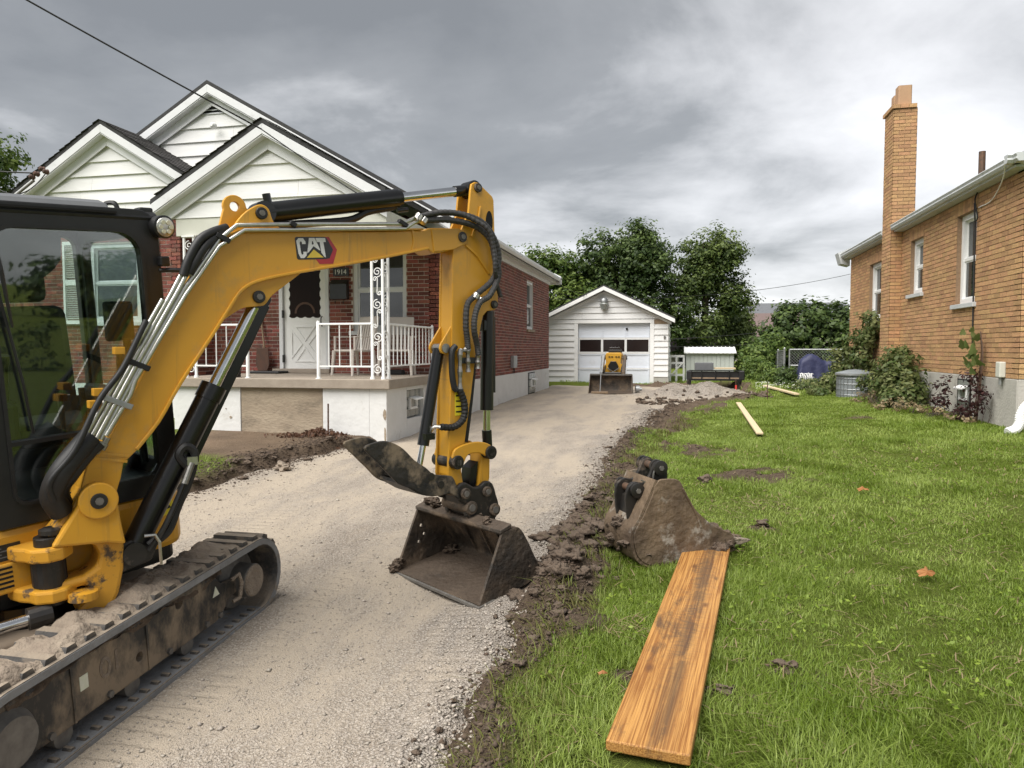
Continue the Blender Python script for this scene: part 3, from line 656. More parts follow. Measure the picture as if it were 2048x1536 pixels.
# paint patches flaked off the porch corner and wall
for x, z, a, b in ((-4.16, .62, .03, .09), (-6.7, .55, .025, .02), (-6.78, .68, .01, .01), (-4.155, .35, .02, .16), (-5.0, .38, .015, .03)):
    pts = [(x+a*random.uniform(.6, 1.2)*math.cos(t), z+b*random.uniform(.6, 1.2)*math.sin(t)) for t in np.linspace(0, 2*math.pi, 9)[:-1]]
    MB().prism(pts, 9.922, 9.928).build('flaked_patch', 'bare_concrete', H1)
# glass block basement windows
def block_window(fr, x0, x1, z0, z1, nx, nz, vent):
    o = MB(fr).box(x0, x1, -.14, -.10, z0, z1).build('basement_window', 'mortar', H1)
    bx, bz = (x1-x0)/nx, (z1-z0)/nz
    for i in range(nx):
        for k in range(nz):
            if (i, k) == vent: continue
            MB(fr).box(x0+i*bx+.008, x0+(i+1)*bx-.008, -.1, -.05, z0+k*bz+.008, z0+(k+1)*bz-.008).build('glass_block', 'block_glass', o, bevel=.012)
    i, k = vent
    a, b, c, d = x0+i*bx-.05, x0+(i+1)*bx+.03, z0+k*bz-.02, z0+(k+1)*bz+.03
    v = MB(fr).ring(rrect(a, b, c, d, .001, 1), rrect(a+.035, b-.035, c+.035, d-.035, .001, 1), -.06, -.02); v.build('vent_frame', 'white_paint', o)
    MB(fr).box(a+.03, b-.03, -.055, -.045, c+.03, d-.03).build('vent_pane', 'block_glass', o)
    MB(fr).prism([(-.02, d), (.09, d-.03), (.09, d-.045), (-.02, d-.02)], a-.02, b+.02, 'x').build('vent_flap', 'white_paint', o)
frP = F3((-4.13, 0, 0), (0, 1, 0), (1, 0, 0), (0, 0, 1))
block_window(frP, 10.77, 11.51, .5, .95, 3, 3, (1, 1))
frP2 = F3((-4.1, 0, 0), (0, 1, 0), (1, 0, 0), (0, 0, 1))
MB(frP2).box(20.1, 21.1, -.01, .02, .28, .93).build('recess_shade_panel', 'dark', H1)  # dark panel on the wall face, painting in the shade of a recess
frP3 = F3((-4.0, 0, 0), (0, 1, 0), (1, 0, 0), (0, 0, 1))
block_window(frP3, 20.14, 21.06, .33, .92, 3, 3, (1, 1))
MB(frP2).box(20.05, 21.2, -.02, .1, .2, .28).build('window_ledge', 'white_found', H1, bevel=.01)
# windows
window(H1, front, -5.75, -4.72, 1.93, 3.42, .07, .07, 'white_trim', label='white double-hung window behind the porch column')
window(H1, frS, opsS[0][0], opsS[0][1], 2.16, 3.52, .05, .06, 'bare_concrete', blind=True)
window(H1, F3((0, 11.4, 0), (1, 0, 0), (0, -1, 0), (0, 0, 1)), -10.55, -9.5, 2.1, 3.52, .05, .07, 'white_trim')
frw0 = F3((0, 11.39, 0), (1, 0, 0), (0, -1, 0), (0, 0, 1))
for a, b in ((-11.1, -10.62), (-9.46, -9.06)):
    s = MB(frw0).ring(rrect(a, b, 2.06, 3.58, .001, 1), rrect(a+.045, b-.045, 2.13, 3.51, .001, 1), .0, .045).build('shutter', 'white_paint', H1)
    MB(frw0).box(a+.04, b-.04, .003, .04, 2.78, 2.88).build('shutter_rail', 'white_paint', s)
    me = None
    for k in range(34):
        z = 2.15+k*.04
        if 2.76 < z < 2.88: continue
        if me is None:
            o = MB(frw0).prism([(.004, 0), (.034, .018), (.034, .026), (.004, .012)], a+.04, b-.04, 'x').build('louvre_slat', 'white_paint', s); me = o.data; o.location.z = z
        else:
            o = bpy.data.objects.new('louvre_slat', me); COL.objects.link(o); o.parent = s; o.location.z = z
# front door: storm door with scalloped glass and crossbuck panel
d = MB(front).ring(rrect(-7.23, -6.22, 1.16, 3.36, .001, 1), rrect(-7.16, -6.29, 1.19, 3.29, .001, 1), -.1, .03).build('door_frame', 'white_trim', H1, bevel=.005)
do = MB(front).box(-7.15, -6.30, -.06, -.02, 1.21, 3.28).build('front_door', 'white_paint', H1, bevel=.004)
def scallop(x0, x1, z0, z1):
    p = []
    for (a, b, c, e) in ((x0, z0, x1, z0), (x1, z0, x1, z1), (x1, z1, x0, z1), (x0, z1, x0, z0)):
        L = math.hypot(c-a, e-b); n = max(2, int(L/.16)); ux, uz = (c-a)/L, (e-b)/L
        for k in range(n):
            for t in (0, .33, .66):
                s_ = (k+t)/n; q = .028*math.sin(math.pi*t); p.append((a+(c-a)*s_-uz*-q*-1, b+(e-b)*s_+ux*-q))
    return p
MB(front).prism(scallop(-7.05, -6.4, 2.2, 3.2), -.022, -.016).build('door_pane', 'door_glass', do)
MB(front).prism(arc(-6.72, 2.26, .21, 0, 180, 14)+arc(-6.72, 2.26, .17, 180, 0, 14), -.014, -.009).build('door_arch', 'rust_metal', do)
zc0, zc1, xc0, xc1 = 1.36, 2.02, -7.0, -6.45
mx_, mz_ = (xc0+xc1)/2, (zc0+zc1)/2
for tri in ([(xc0+.06, zc0), (xc1-.06, zc0), (mx_, mz_-.05)], [(xc0+.06, zc1), (xc1-.06, zc1), (mx_, mz_+.05)], [(xc0, zc0+.06), (xc0, zc1-.06), (mx_-.05, mz_)], [(xc1, zc0+.06), (xc1, zc1-.06), (mx_+.05, mz_)]):
    c = np.mean(tri, 0); inn = [tuple(c+(np.array(q)-c)*.8) for q in tri]
    MB(front).ring(tri, inn, -.022, -.006).build('panel_moulding', 'white_paint', do)
MB(front).tube([(-6.37, .0, 2.02), (-6.37, .045, 2.05), (-6.37, .045, 2.17), (-6.37, .0, 2.2)], .011, 8).build('handle', 'label_black', do)
for z in (1.42, 2.25): MB(front).box(-7.17, -7.145, -.02, .035, z-.07, z+.07).build('hinge', 'label_black', do)
MB().box(-7.3, -6.15, 12.12, 12.33, 1.157, 1.235).build('door_step', 'slab_concrete', H1, bevel=.01)
# house number, mailbox
n = MB(front).box(-6.13, -5.82, .008, .022, 2.93, 3.08).build('number_plate', 'label_black', H1)
me = text_mesh('1914', .125, .002); me.transform(Matrix.Translation((-6.11, 12.272, 2.96)) @ Matrix.Rotation(R(90), 4, 'X')); mesh_obj('house_number', me, 'label_white', n)
mb_ = MB(front).prism([(.008, 2.5), (.008, 2.86), (.05, 2.86), (.13, 2.78), (.13, 2.5)], -6.15, -5.82, 'x').build('mailbox', 'label_black', H1, bevel=.008)
for x in (-6.06, -5.9): MB(front).tube([(x, .06, 2.5), (x, .09, 2.42), (x, .12, 2.46)], .006, 6).build('paper_hook', 'label_black', mb_)
# porch columns with scrollwork
def spiral(cx, cz, r, turns, a0, sgn, n=22):
    return [(cx+r*(1-.82*k/n)*math.cos(R(a0)+sgn*turns*2*math.pi*k/n), cz+r*(1-.82*k/n)*math.sin(R(a0)+sgn*turns*2*math.pi*k/n)) for k in range(n+1)]
def scroll_panel(par, fr, w, z0, z1):
    """iron scrolls between two posts; fr.x across"""
    def put(pts, closed=False): MB(fr).tube([(a, 0, b) for a, b in pts], .0075, 5, rnd=0).build('scroll', 'white_paint', par, smooth=True)
    z = z0+.1; k = 0; r = w*.44
    while z < z1-.1:
        if k % 2 == 0:
            put(spiral(w/2, z, r, 1.6, -90 if (k//2) % 2 else 90, 1)); z += r+.075
        else:
            s = 1 if (k//2) % 2 else -1
            a = spiral(w/2-s*r*.45, z+.02, r*.5, 1.25, 0 if s > 0 else 180, -s, 14); b = spiral(w/2+s*r*.45, z+.22, r*.5, 1.25, 180 if s > 0 else 0, -s, 14)
            put(list(reversed(a))+b); z += .25+r
        k += 1
def column(px, py, side):
    c = MB().box(px-.11, px+.11, py-.03, py+.03, 3.33, 3.352).build('column', 'white_paint', H1)
    w = .17
    P = [(px-w/2, py), (px+w/2, py)]+([(px+w/2, py+.2)] if side else [])
    for a, b in P:
        MB().tube([(a, b, 1.155), (a, b, 1.175), (a, b, 1.2), (a, b, 3.34)], [.036, .036, .023, .021], 12).build('post', 'white_paint', c, smooth=True)
    scroll_panel(c, F3((px-w/2, py, 0), (1, 0, 0), (0, -1, 0), (0, 0, 1)), w, 1.2, 3.33)
    if side: scroll_panel(c, F3((px+w/2, py, 0), (0, 1, 0), (1, 0, 0), (0, 0, 1)), .2, 1.2, 3.33)
column(-4.265, 9.94, True); column(-7.38, 9.94, False)
def railing(p0, p1, zt, zb, endposts, spacing):
    a, b = np.array(p0), np.array(p1); L = np.linalg.norm(b-a); u = (b-a)/L
    fr = F3((a[0], a[1], 0), (u[0], u[1], 0), (-u[1], u[0], 0), (0, 0, 1))
    r = MB(fr).box(0, L, -.016, .016, zt-.03, zt).build('railing', 'white_paint', H1, bevel=.006)
    MB(fr).box(0, L, -.013, .013, zb-.024, zb).build('bottom_rail', 'white_paint', r)
    for e in endposts:
        x = 0 if e == 0 else L
        MB(fr).tube([(x, 0, 1.155), (x, 0, 1.165), (x, 0, 1.168), (x, 0, zt+.02), (x, 0, zt+.035)], [.045, .045, .027, .024, .012], 12).build('rail_post', 'white_paint', r, smooth=True)
    n = int(round(L/spacing)); me = None
    for k in range(1, n):
        x = L*k/n
        if me is None:
            o = MB(fr).tube([(0, 0, zb-.01), (0, 0, zt-.01)], .0085, 6).build('baluster', 'white_paint', r, smooth=True); me = o.data
        else: o = bpy.data.objects.new('baluster', me); COL.objects.link(o); o.parent = r
        o.location = (u[0]*x, u[1]*x, 0)
railing((-5.21, 9.93), (-4.35, 9.93), 1.985, 1.355, (0,), .165)
railing((-4.18, 10.17), (-4.18, 12.12), 1.985, 1.355, (1,), .16)
railing((-7.29, 9.93), (-6.39, 9.93), 1.985, 1.355, (1,), .165)
# beam, porch ceiling, roofs and gables
MB().box(-7.62, -4.12, 9.96, 10.16, 3.352, 3.62).build('porch_beam', 'cream_trim', H1, bevel=.006)
MB().box(-4.30, -4.12, 10.16, 12.3, 3.352, 3.62).build('porch_beam', 'cream_trim', H1)
MB().box(-7.6, -4.3, 10.16, 12.3, 3.58, 3.62).build('porch_ceiling', 'cream_trim', H1)
fb = F3((0, 0, 0), (1, 0, 0), (0, 1, 0), (0, 0, 1))
gable_roof(H1, fb, -8.5, 6.56, .572, 4.7, 12.05, 24.0, courses=False)
gable_roof(H1, fb, -10.05, 5.68, .60, 2.88, 11.17, 13.6)
gable_roof(H1, fb, -5.99, 5.0, .572, 1.93, 9.77, 12.6)
for cx, za, sl, hw, y in ((-8.5, 6.485, .572, 4.68, 12.08), (-10.05, 5.605, .6, 2.86, 11.2), (-5.99, 4.925, .572, 1.915, 9.8)):
    rakes(H1, fb, cx, za, sl, hw, y, .15)
    rakes(H1, fb, cx, za-.155, sl, hw-.02, y+.13, .19, .02, name='frieze_board')
    for s in (-1, 1):   # soffit strip
        MB(fb).prism([(cx, za-.158), (cx+s*hw, za-.158-sl*hw), (cx+s*hw, za-.17-sl*hw), (cx, za-.17)], y-.02, y+.3).build('soffit', 'white_trim', H1)
gf = lambda y: F3((0, y, 0), (1, 0, 0), (0, -1, 0), (0, 0, 1))
clapboards(H1, gf(9.985), gable_boards(-5.99, 4.73, .572, 3.622, .252))
clapboards(H1, gf(11.38), gable_boards(-10.05, 5.41, .6, 3.985, .252))
clapboards(H1, gf(12.27), gable_boards(-8.5, 6.28, .572, 3.99, .252)[:8])
MB(gf(12.27)).prism([(-8.5, 6.28), (-8.5-.52, 6.28-.295), (-8.5+.52, 6.28-.295)], -.02, .0).build('vent_back', 'dark', H1)
for k, z in enumerate((6.0, 6.065, 6.13, 6.19)):
    hwv = (6.28-z)/.572-.05
    MB(gf(12.27)).prism([(-.01, z+.035), (.03, z), (.03, z+.012), (-.01, z+.047)], -8.5-hwv, -8.5+hwv, 'x').build('vent_louvre', 'white_trim', H1)
MB().prism([(-4.05, 3.7), (-4.05, 4.02), (-4.6, 4.3), (-4.6, 3.7)], 12.32, 23.6).build('eave_wall', 'white_trim', H1)
MB().box(-4.14, -3.9, 12.1, 23.9, 3.78, 3.83).build('soffit', 'white_trim', H1)
MB().prism([(-3.9, 3.83), (-3.78, 3.83), (-3.74, 3.88), (-3.74, 3.95), (-3.9, 3.95)], 12.06, 24.0).build('gutter', 'white_trim', H1, bevel=.01)
MB().prism([(-4.15, 3.74), (-3.74, 3.74), (-3.74, 3.99), (-3.95, 4.1), (-4.15, 4.1)], 23.86, 24.05).build('eave_return', 'white_trim', H1)
MB().cyl((-6.6, 23.0, 5.2), (-6.6, 23.0, 6.05), .1, 12).build('flue', 'rust_metal', H1)
# the corner board, meter box, conduit, security camera
mbx = MB(frS).box(17.92-12.3, 18.32-12.3, .008, .1, 1.12, 1.43).build('meter_box', 'galv', H1, bevel=.01)
MB(frS).cyl((18.15-12.3, .05, 1.12), (18.15-12.3, .05, .98), .014, 8).build('conduit', 'black_wire', mbx)
MB(gf(12.2)).lathe((-8.42, .05, 5.74), (0, 1, 0), [(0, .05), (.03, .06), (.06, .055), (.1, .04), (.11, .03)], 12).build('security_camera', 'white_paint', H1, smooth=True)
cdt = MB(); cdt.tube([(-11.35, 11.03, 4.64), (-11.7, 11.04, 4.44), (-12.5, 11.05, 3.95)], .022, 8); cdt.build('service_conduit', 'bolt_grey', H1)
for dx, dz in ((0, 0), (.1, .05), (.22, .13), (.3, .08)):
    MB().lathe((-11.3+dx, 11.0, 4.68+dz), (0, -1, 0), [(0, .02), (.03, .05), (.06, .03), (.09, .045), (.12, .02)], 10).build('insulator', 'rust_metal', H1)

# ------------------------------------------------------------------ right house
H2 = thing('brick_house', 'tan brick house with a tall chimney along the right side of the lawn', 'house', (8.6, 16, .5))
bw = BrickWall()
frR = F3((4.51, 11.05, 0), (0, 1, 0), (-1, 0, 0), (0, 0, 1))
WR = [(1.55, 2.36, 2.33, 3.77), (4.03, 4.79, 2.67, 3.72), (6.85, 7.9, 2.3, 3.6)]
bw.add(H2, frR, 9.85, 1.19, 4.02, WR+[(5.36, 5.99, 1.19, 4.02)], 'mortar_dark')
frR2 = F3((4.51, 11.05, 0), (1, 0, 0), (0, -1, 0), (0, 0, 1))
bw.add(H2, frR2, 7.9, 1.19, 4.02, [], 'mortar_dark')
# chimney
ch = MB().box(4.30, 4.73, 16.42, 17.04, .3, 6.5).build('chimney', 'mortar_dark', H2)
for fr, L in ((F3((4.29, 16.41, 0), (1, 0, 0), (0, -1, 0), (0, 0, 1)), .44), (F3((4.29, 16.41, 0), (0, 1, 0), (-1, 0, 0), (0, 0, 1)), .64)):
    n0 = len(bw.items)
    w0 = bw.add(H2, fr, L, 1.19, 6.5, [], 'mortar_dark', .02, name='chimney_face')
bw.finish(H2, 'brick_tan_o', 'brick_tan')
c = MB()
for k, x in enumerate((4.25, 4.405, 4.56)): c.box(x, x+.148, 16.37, 16.6, 6.5, 6.575, random.random())
for k in range(4): c.box(4.25, 4.40, 16.605+.125*k, 16.725+.125*k, 6.5, 6.575, random.random())
c.box(4.41, 4.77, 16.605, 17.1, 6.5, 6.575, .5); c.build('chimney_cap', 'brick_tan', H2, attr=True)
for a, b, z in ((16.47, 16.72, 6.98), (16.76, 17.0, 6.88)):
    t_ = MB(F3((0, 0, 0), (1, 0, 0), (0, 1, 0), (0, 0, 1)))
    t_.ring(rrect(4.38, 4.64, a, b, .03, 3), rrect(4.41, 4.61, a+.03, b-.03, .02, 3), 6.5, z, 'z'); t_.build('flue_tile', 'flue_clay', H2)
MB().box(4.5, 4.7, 11.06, 20.9, -.2, 1.187).build('foundation', 'grey_found', H2, bevel=.01)
MB().box(4.51, 12.4, 11.04, 11.3, -.2, 1.187).build('foundation', 'grey_found', H2, bevel=.01)
MB().box(4.28, 4.72, 16.40, 17.05, -.2, 1.187).build('chimney_base', 'grey_found', H2, bevel=.01)
for i, (a, b, c0, d0) in enumerate(WR): window(H2, frR, a, b, c0, d0, .1, .085, 'gutter', frame='white_paint', blind=False)
# soldier course over the windows
for a, b, c0, d0 in WR:
    s = MB(frR); x = a-.04
    while x < b+.04: s.box(x, x+.058, .0, .0085, d0+.006, d0+.205, random.random()); x += .068
    s.build('lintel_bricks', 'brick_tan', H2, attr=True)
# basement window and vent
MB(frR).box(1.55, 2.1, -.005, .022, .62, 1.12).build('basement_shade_panel', 'dark', H2)  # near-black slab proud of the wall, coloured as the shade of a sunk window
bwd = MB(frR).box(1.6, 2.05, .012, .03, .64, 1.1).build('basement_window', 'block_glass', H2)
MB(frR).ring(rrect(1.66, 1.98, .78, 1.0, .001, 1), rrect(1.69, 1.95, .81, .97, .001, 1), .025, .05).build('vent_frame', 'white_paint', bwd)
MB(frR).prism([(.03, 1.02), (.12, .98), (.12, .96), (.03, 1.0)], 1.64, 2.0, 'x').build('vent_hood', 'white_paint', bwd)
eb = MB(frR).box(.36, .5, .008, .09, 1.2, 1.42).build('outlet_box', 'cream_trim', H2, bevel=.012)
MB(frR).cyl((.43, .05, 1.2), (.43, .05, 1.1), .02, 8).build('outlet_stub', 'galv', eb)
# eave, gutter, roof
MB().box(4.34, 4.6, 10.9, 16.39, 4.0, 4.04).build('soffit', 'gutter', H2)
MB().box(4.34, 4.6, 17.06, 21.2, 4.0, 4.04).build('soffit', 'gutter', H2)
gp = [(4.38, 4.03), (4.29, 4.03), (4.26, 4.07), (4.272, 4.095), (4.252, 4.13), (4.265, 4.145), (4.38, 4.145)]
MB().prism(gp, 10.7, 16.37).build('gutter', 'gutter', H2, smooth=False, bevel=.004)
MB().prism(gp, 17.08, 21.35).build('gutter', 'gutter', H2, bevel=.004)
MB().prism([(a-4.38+10.92, b) for a, b in gp], 4.2, 13., 'x').build('gutter', 'gutter', H2, bevel=.004)
MB().prism([(4.5, 3.82), (4.28, 3.88), (4.2, 4.17), (4.5, 4.3)], 21.0, 21.4).build('eave_return', 'gutter', H2)
rf = MB(); A = [(4.3, 10.85, 4.15), (13., 10.75, 4.14), (13., 21.3, 4.14), (4.3, 21.3, 4.15), (8.6, 15.2, 6.1), (8.6, 16.9, 6.1)]
i = [rf.P(p) for p in A]; rf.f += [(i[0], i[1], i[4]), (i[1], i[2], i[5], i[4]), (i[2], i[3], i[5]), (i[3], i[0], i[4], i[5]), (i[0], i[3], i[2], i[1])]; rf.r += [0]*5
rf.build('roof', 'shingle_dark', H2)
MB().tube([(5.2, 14.4, 4.4), (5.2, 14.4, 5.06)], .055, 12).build('vent_pipe', 'pin_rust', H2)
# cable down the wall
pts = [(4.48, 12.55, 4.0), (4.47, 12.6, 3.9), (4.46, 12.52, 3.75), (4.46, 12.45, 3.6), (4.46, 12.55, 3.58), (4.47, 12.62, 3.85), (4.48, 12.6, 3.5), (4.485, 12.6, 2.6), (4.485, 12.57, 1.5)]
MB().tube(smooth_path(pts, 5), .011, 6).build('cable', 'black_wire', H2)
MB().tube(smooth_path([(4.2, 10.9, 4.1), (4.35, 11.3, 3.95), (4.48, 12.0, 3.78), (4.49, 12.5, 3.76)], 6), .008, 6).build('cable', 'white_paint', H2)
# corrugated downspout elbow
dp = smooth_path([(4.78, 10.86, 1.05), (4.66, 10.84, .95), (4.52, 10.83, .84), (4.46, 10.82, .72), (4.44, 10.8, .62), (4.38, 10.76, .54), (4.27, 10.72, .5)], 8)
MB().tube(dp, [.058+.007*(k % 2) for k in range(len(dp))], 12).build('downspout', 'white_paint', H2, smooth=False)
MB().box(4.6, 5.6, 10.3, 10.95, .35, .66).build('front_step', 'grey_found', H2, bevel=.02)

# ------------------------------------------------------------------ garage
GA = thing('garage', 'white clapboard garage with a panelled overhead door at the end of the driveway', 'garage', (-2.47, 28.5, .35))
gy = 25.6; fg = F3((0, gy, 0), (1, 0, 0), (0, -1, 0), (0, 0, 1))
MB().box(-4.72, -3.5, gy+.005, gy+.2, .2, 2.65).build('wall', 'white_paint', GA)
MB().box(-.78, -.27, gy+.005, gy+.2, .2, 2.65).build('wall', 'white_paint', GA)
MB().box(-3.5, -.78, gy+.005, gy+.2, 2.55, 2.65).build('wall', 'white_paint', GA)
MB().prism([(-4.8, 2.62), (-.14, 2.62), (-2.47, 3.7)], gy+.01, gy+.2).build('wall', 'white_paint', GA)
MB().box(-.47, -.27, gy+.2, 31.5, .2, 2.65).build('wall', 'white_siding', GA)
MB().box(-4.72, -4.52, gy+.2, 31.5, .2, 2.65).build('wall', 'white_siding', GA)
MB().box(-4.72, -.27, 31.3, 31.5, .2, 2.65).build('wall', 'white_siding', GA)
bd = []; z = .43
while z < 2.6:
    zt = min(z+.208, 2.64); bd.append((-4.72, -3.48, -4.72, -3.48, z, zt))
    if z > .6 and not z > 2.45: bd.append((-.8, -.27, -.8, -.27, z, zt))
    z += .208
clapboards(GA, fg, bd, 'white_siding')
clapboards(GA, fg, gable_boards(-2.47, 3.66, .475, 2.655, .208), 'white_siding')
sd_ = [(0, 5.8, 0, 5.8, .45+.208*k, .45+.208*(k+1)) for k in range(10)]
clapboards(GA, F3((-.268, gy+.1, 0), (0, 1, 0), (1, 0, 0), (0, 0, 1)), sd_, 'white_siding')
MB(fg).box(-.84, -.22, .0, .035, 2.47, 2.62).build('bare_board', 'wood_old', GA)
MB(fg).box(-.78, -.25, -.1, .02, .25, .62).build('foundation_block', 'grey_found', GA, bevel=.01)
MB(fg).box(-4.75, -3.5, -.1, .02, .2, .425).build('foundation_block', 'grey_found', GA, bevel=.01)
gable_roof(GA, fb, -2.47, 3.83, .475, 2.42, gy-.28, 31.7, .06, courses=False)
rakes(GA, fb, -2.47, 3.77, .475, 2.42, gy-.28, .13, name='rake_board', m='white_paint')
rakes(GA, fb, -2.47, 3.62, .475, 2.3, gy-.03, .09, .02, name='frieze_board', m='white_paint')
for x in (-3.46, -.82): MB(fg).box(x-.07, x+.07, -.06, .04, .34, 2.56).build('door_trim', 'white_paint', GA, bevel=.004)
MB(fg).box(-3.53, -.75, -.06, .05, 2.5, 2.62).build('door_trim', 'white_paint', GA, bevel=.004)
gd = MB(fg).box(-3.4, -.88, -.16, -.11, .36, 2.52).build('overhead_door', 'garage_door', GA)
rows = [(.38, .9), (.93, 1.42), (1.47, 1.96), (2.0, 2.49)]
for r_, (a, b) in enumerate(rows):
    for k in range(3):
        x0 = -3.37+k*.825; x1 = x0+.81
        if r_ == 2:
            p = MB(fg).ring(rrect(x0, x1, a, b, .001, 1), rrect(x0+.03, x1-.03, a+.03, b-.03, .001, 1), -.11, -.085).build('window_frame', 'white_paint', gd)
            MB(fg).box(x0+.02, x1-.02, -.1085, -.1, a+.02, b-.02).build('pane', 'garage_glass', gd)
        else:
            p = MB(fg).ring(rrect(x0, x1, a, b, .001, 1), rrect(x0+.035, x1-.035, a+.035, b-.035, .001, 1), -.11, -.09).build('door_panel', 'garage_door', gd, bevel=.006)
for z in (.915, 1.445, 1.98): MB(fg).box(-3.4, -.88, -.112, -.084, z-.014, z+.014).build('section_rail', 'white_paint', gd)
MB(fg).box(-1.72, -1.66, -.1, -.07, 2.26, 2.34).build('door_knob', 'label_black', gd)
lt = MB(fg).lathe((-2.47, .12, 3.36), (0, 0, -1), [(0, .1), (.04, .13), (.12, .13), (.14, .11)], 14).build('flood_light', 'galv', GA, smooth=True)
MB(fg).lathe((-2.47, .12, 3.22), (0, 0, -1), [(0, .11), (.06, .16), (.1, .14), (.2, .11), (.24, .1)], 14).build('lamp_lens', 'block_glass', lt, smooth=True)
MB(fg).box(-.42, -.36, .03, .06, 1.95, 2.05).build('switch_box', 'bolt_grey', GA)

# ------------------------------------------------------------------ shed, gate, trailer, fence, other back-yard things
SH = thing('garden_shed', 'small pale green metal shed with a white roof behind the trailer', 'shed', (1.15, 27.7, .45))
for k in range(11):
    x = .36+k*.15; MB().box(x, x+.143, 27., 27.03, .2, 1.46).build('wall_panel', 'shed_wall', SH, bevel=.006)
MB().box(.35, 2.02, 27.032, 28.4, .2, 1.46).build('wall', 'shed_wall', SH)
r_ = MB(); r_.prism([(26.88, 1.47), (27.7, 1.67), (28.5, 1.47), (28.5, 1.44), (27.7, 1.64), (26.88, 1.44)], .28, 2.09, 'x'); ro = r_.build('roof', 'white_paint', SH)
for k in range(13): MB().prism([(26.87, 1.482), (27.7, 1.69), (27.7, 1.66), (26.87, 1.45)], .3+k*.145, .33+k*.145, 'x').build('roof_rib', 'white_paint', ro)
WG = thing('wooden_gate', 'white wooden gate between the garage and the shed', 'gate', (.05, 27, .45))
for z in (.62, 1.05, 1.3): MB().box(-.24, .3, 27.02, 27.05, z, z+.08).build('rail', 'white_paint', WG)
for x in (-.24, -.02, .24): MB().box(x, x+.07, 26.99, 27.02, .4, 1.38).build('picket', 'white_paint', WG)
MB().prism([(-.2, .66), (-.13, .66), (.27, 1.1), (.2, 1.1)], 26.97, 26.99).build('brace', 'white_paint', WG)
TR = thing('utility_trailer', 'black open utility trailer parked in front of the pale shed', 'trailer', (1.2, 24.4, .48))
MB().box(.42, 2.0, 23.75, 25.0, .66, .7).build('deck', 'wood_old', TR)
for a, b in ((.4, 2.02),):
    for z0, z1 in ((.9, .935), (.6, .66)):
        MB().box(a, b, 23.72, 23.76, z0, z1).build('side_rail', 'black_paint', TR)
for x in (.4, .78, 1.2, 1.62, 1.98): MB().box(x, x+.04, 23.725, 23.765, .6, .92).build('stake_post', 'black_paint', TR)
MB().box(.44, 1.98, 23.775, 23.79, .68, .89).build('side_board', 'black_plastic', TR)
for x in (.33, 1.93): MB().box(x, x+.17, 23.7, 23.95, .62, .92).build('fender', 'black_plastic', TR, bevel=.03)
for x in (.42, 1.98): MB().lathe((x-.07, 24.2, .62), (1, 0, 0), [(0, .12), (.01, .17), (.12, .17), (.14, .12)], 16).build('wheel', 'rubber', TR, smooth=True)
for x in (.42, 1.9): MB().box(x, x+.05, 23.75, 23.8, .42, .6).build('jack', 'black_paint', TR)
bx = MB().box(.6, 1.17, 24.0, 24.6, .9, 1.16).build('cargo_box', 'grey_plastic', None, bevel=.015); tag(bx, 'grey box standing on the black trailer', 'box')
bx = MB().box(1.2, 1.85, 24.0, 24.5, .96, 1.0).build('loose_board', 'lumber', None); tag(bx, 'short yellow board lying across the black trailer', 'board')

def mesh_wire(par, p0, p1, z0f, z1f, d=.075, r=.0035, name='wire_mesh'):
    """chain link between two posts, bottom and top heights given at both ends"""
    a, b = np.array(p0, float), np.array(p1, float); L = np.linalg.norm(b-a); u = (b-a)/L; m = MB(); h = z1f[0]-z0f[0]; n = int((L+h)/d)
    for k in range(-int(h/d), int(L/d)+1):
        for s in (1, -1):
            x0 = k*d; x1 = x0+h
            if s < 0: x0, x1 = x1, x0
            t0, t1 = 0., 1.; 
            q = []
            for t in (0., 1.): q.append(x0+(x1-x0)*t)
            lo, hi = 0., 1.
            if q[1] != q[0]:
                ta, tb = (0-q[0])/(q[1]-q[0]), (L-q[0])/(q[1]-q[0]); lo, hi = max(0, min(ta, tb)), min(1, max(ta, tb))
            if hi-lo < .02: continue
            pt = []
            for t in (lo, hi):
                x = q[0]+(q[1]-q[0])*t; f_ = x/L; zb = z0f[0]+(z0f[1]-z0f[0])*f_; zt = z1f[0]+(z1f[1]-z1f[0])*f_
                pt.append((a[0]+u[0]*x, a[1]+u[1]*x, zb+(zt-zb)*t))
            m.tube(pt, r, 3, cap=False)
    o = m.build(name, 'fence_wire', par); o['kind'] = 'stuff'
FE = thing('chain_link_fence', 'chain link fence running back along the neighbouring yard', 'fence', (3.33, 24.2, .5))
p0, p1 = (3.33, 24.2), (4.25, 40.)
mesh_wire(FE, p0, p1, (.5, .2), (1.56, 1.25), .14, .006)
for t in np.linspace(0, 1, 7):
    x, y = p0[0]+(p1[0]-p0[0])*t, p0[1]+(p1[1]-p0[1])*t; zt = 1.62-.31*t
    MB().tube([(x, y, .0), (x, y, zt), (x, y, zt+.03)], [.03, .03, .012], 10).build('post', 'galv', FE)
MB().cyl((*p0, 1.56), (*p1, 1.25), .02, 8).build('top_rail', 'galv', FE)
GT = thing('chain_link_gate', 'chain link gate behind the blue tarp', 'gate', (4.3, 24.2, .5))
for a, b in (((3.48, 24.2, .55), (3.48, 24.2, 1.58)), ((5.05, 24.2, .55), (5.05, 24.2, 1.58)), ((3.48, 24.2, 1.58), (5.05, 24.2, 1.58)), ((3.48, 24.2, .6), (5.05, 24.2, .6)), ((3.48, 24.2, 1.08), (5.05, 24.2, 1.08))):
    MB().cyl(a, b, .025, 8).build('frame_tube', 'galv', GT)
mesh_wire(GT, (3.48, 24.2), (5.05, 24.2), (.6, .6), (1.58, 1.58), .09, .0045)
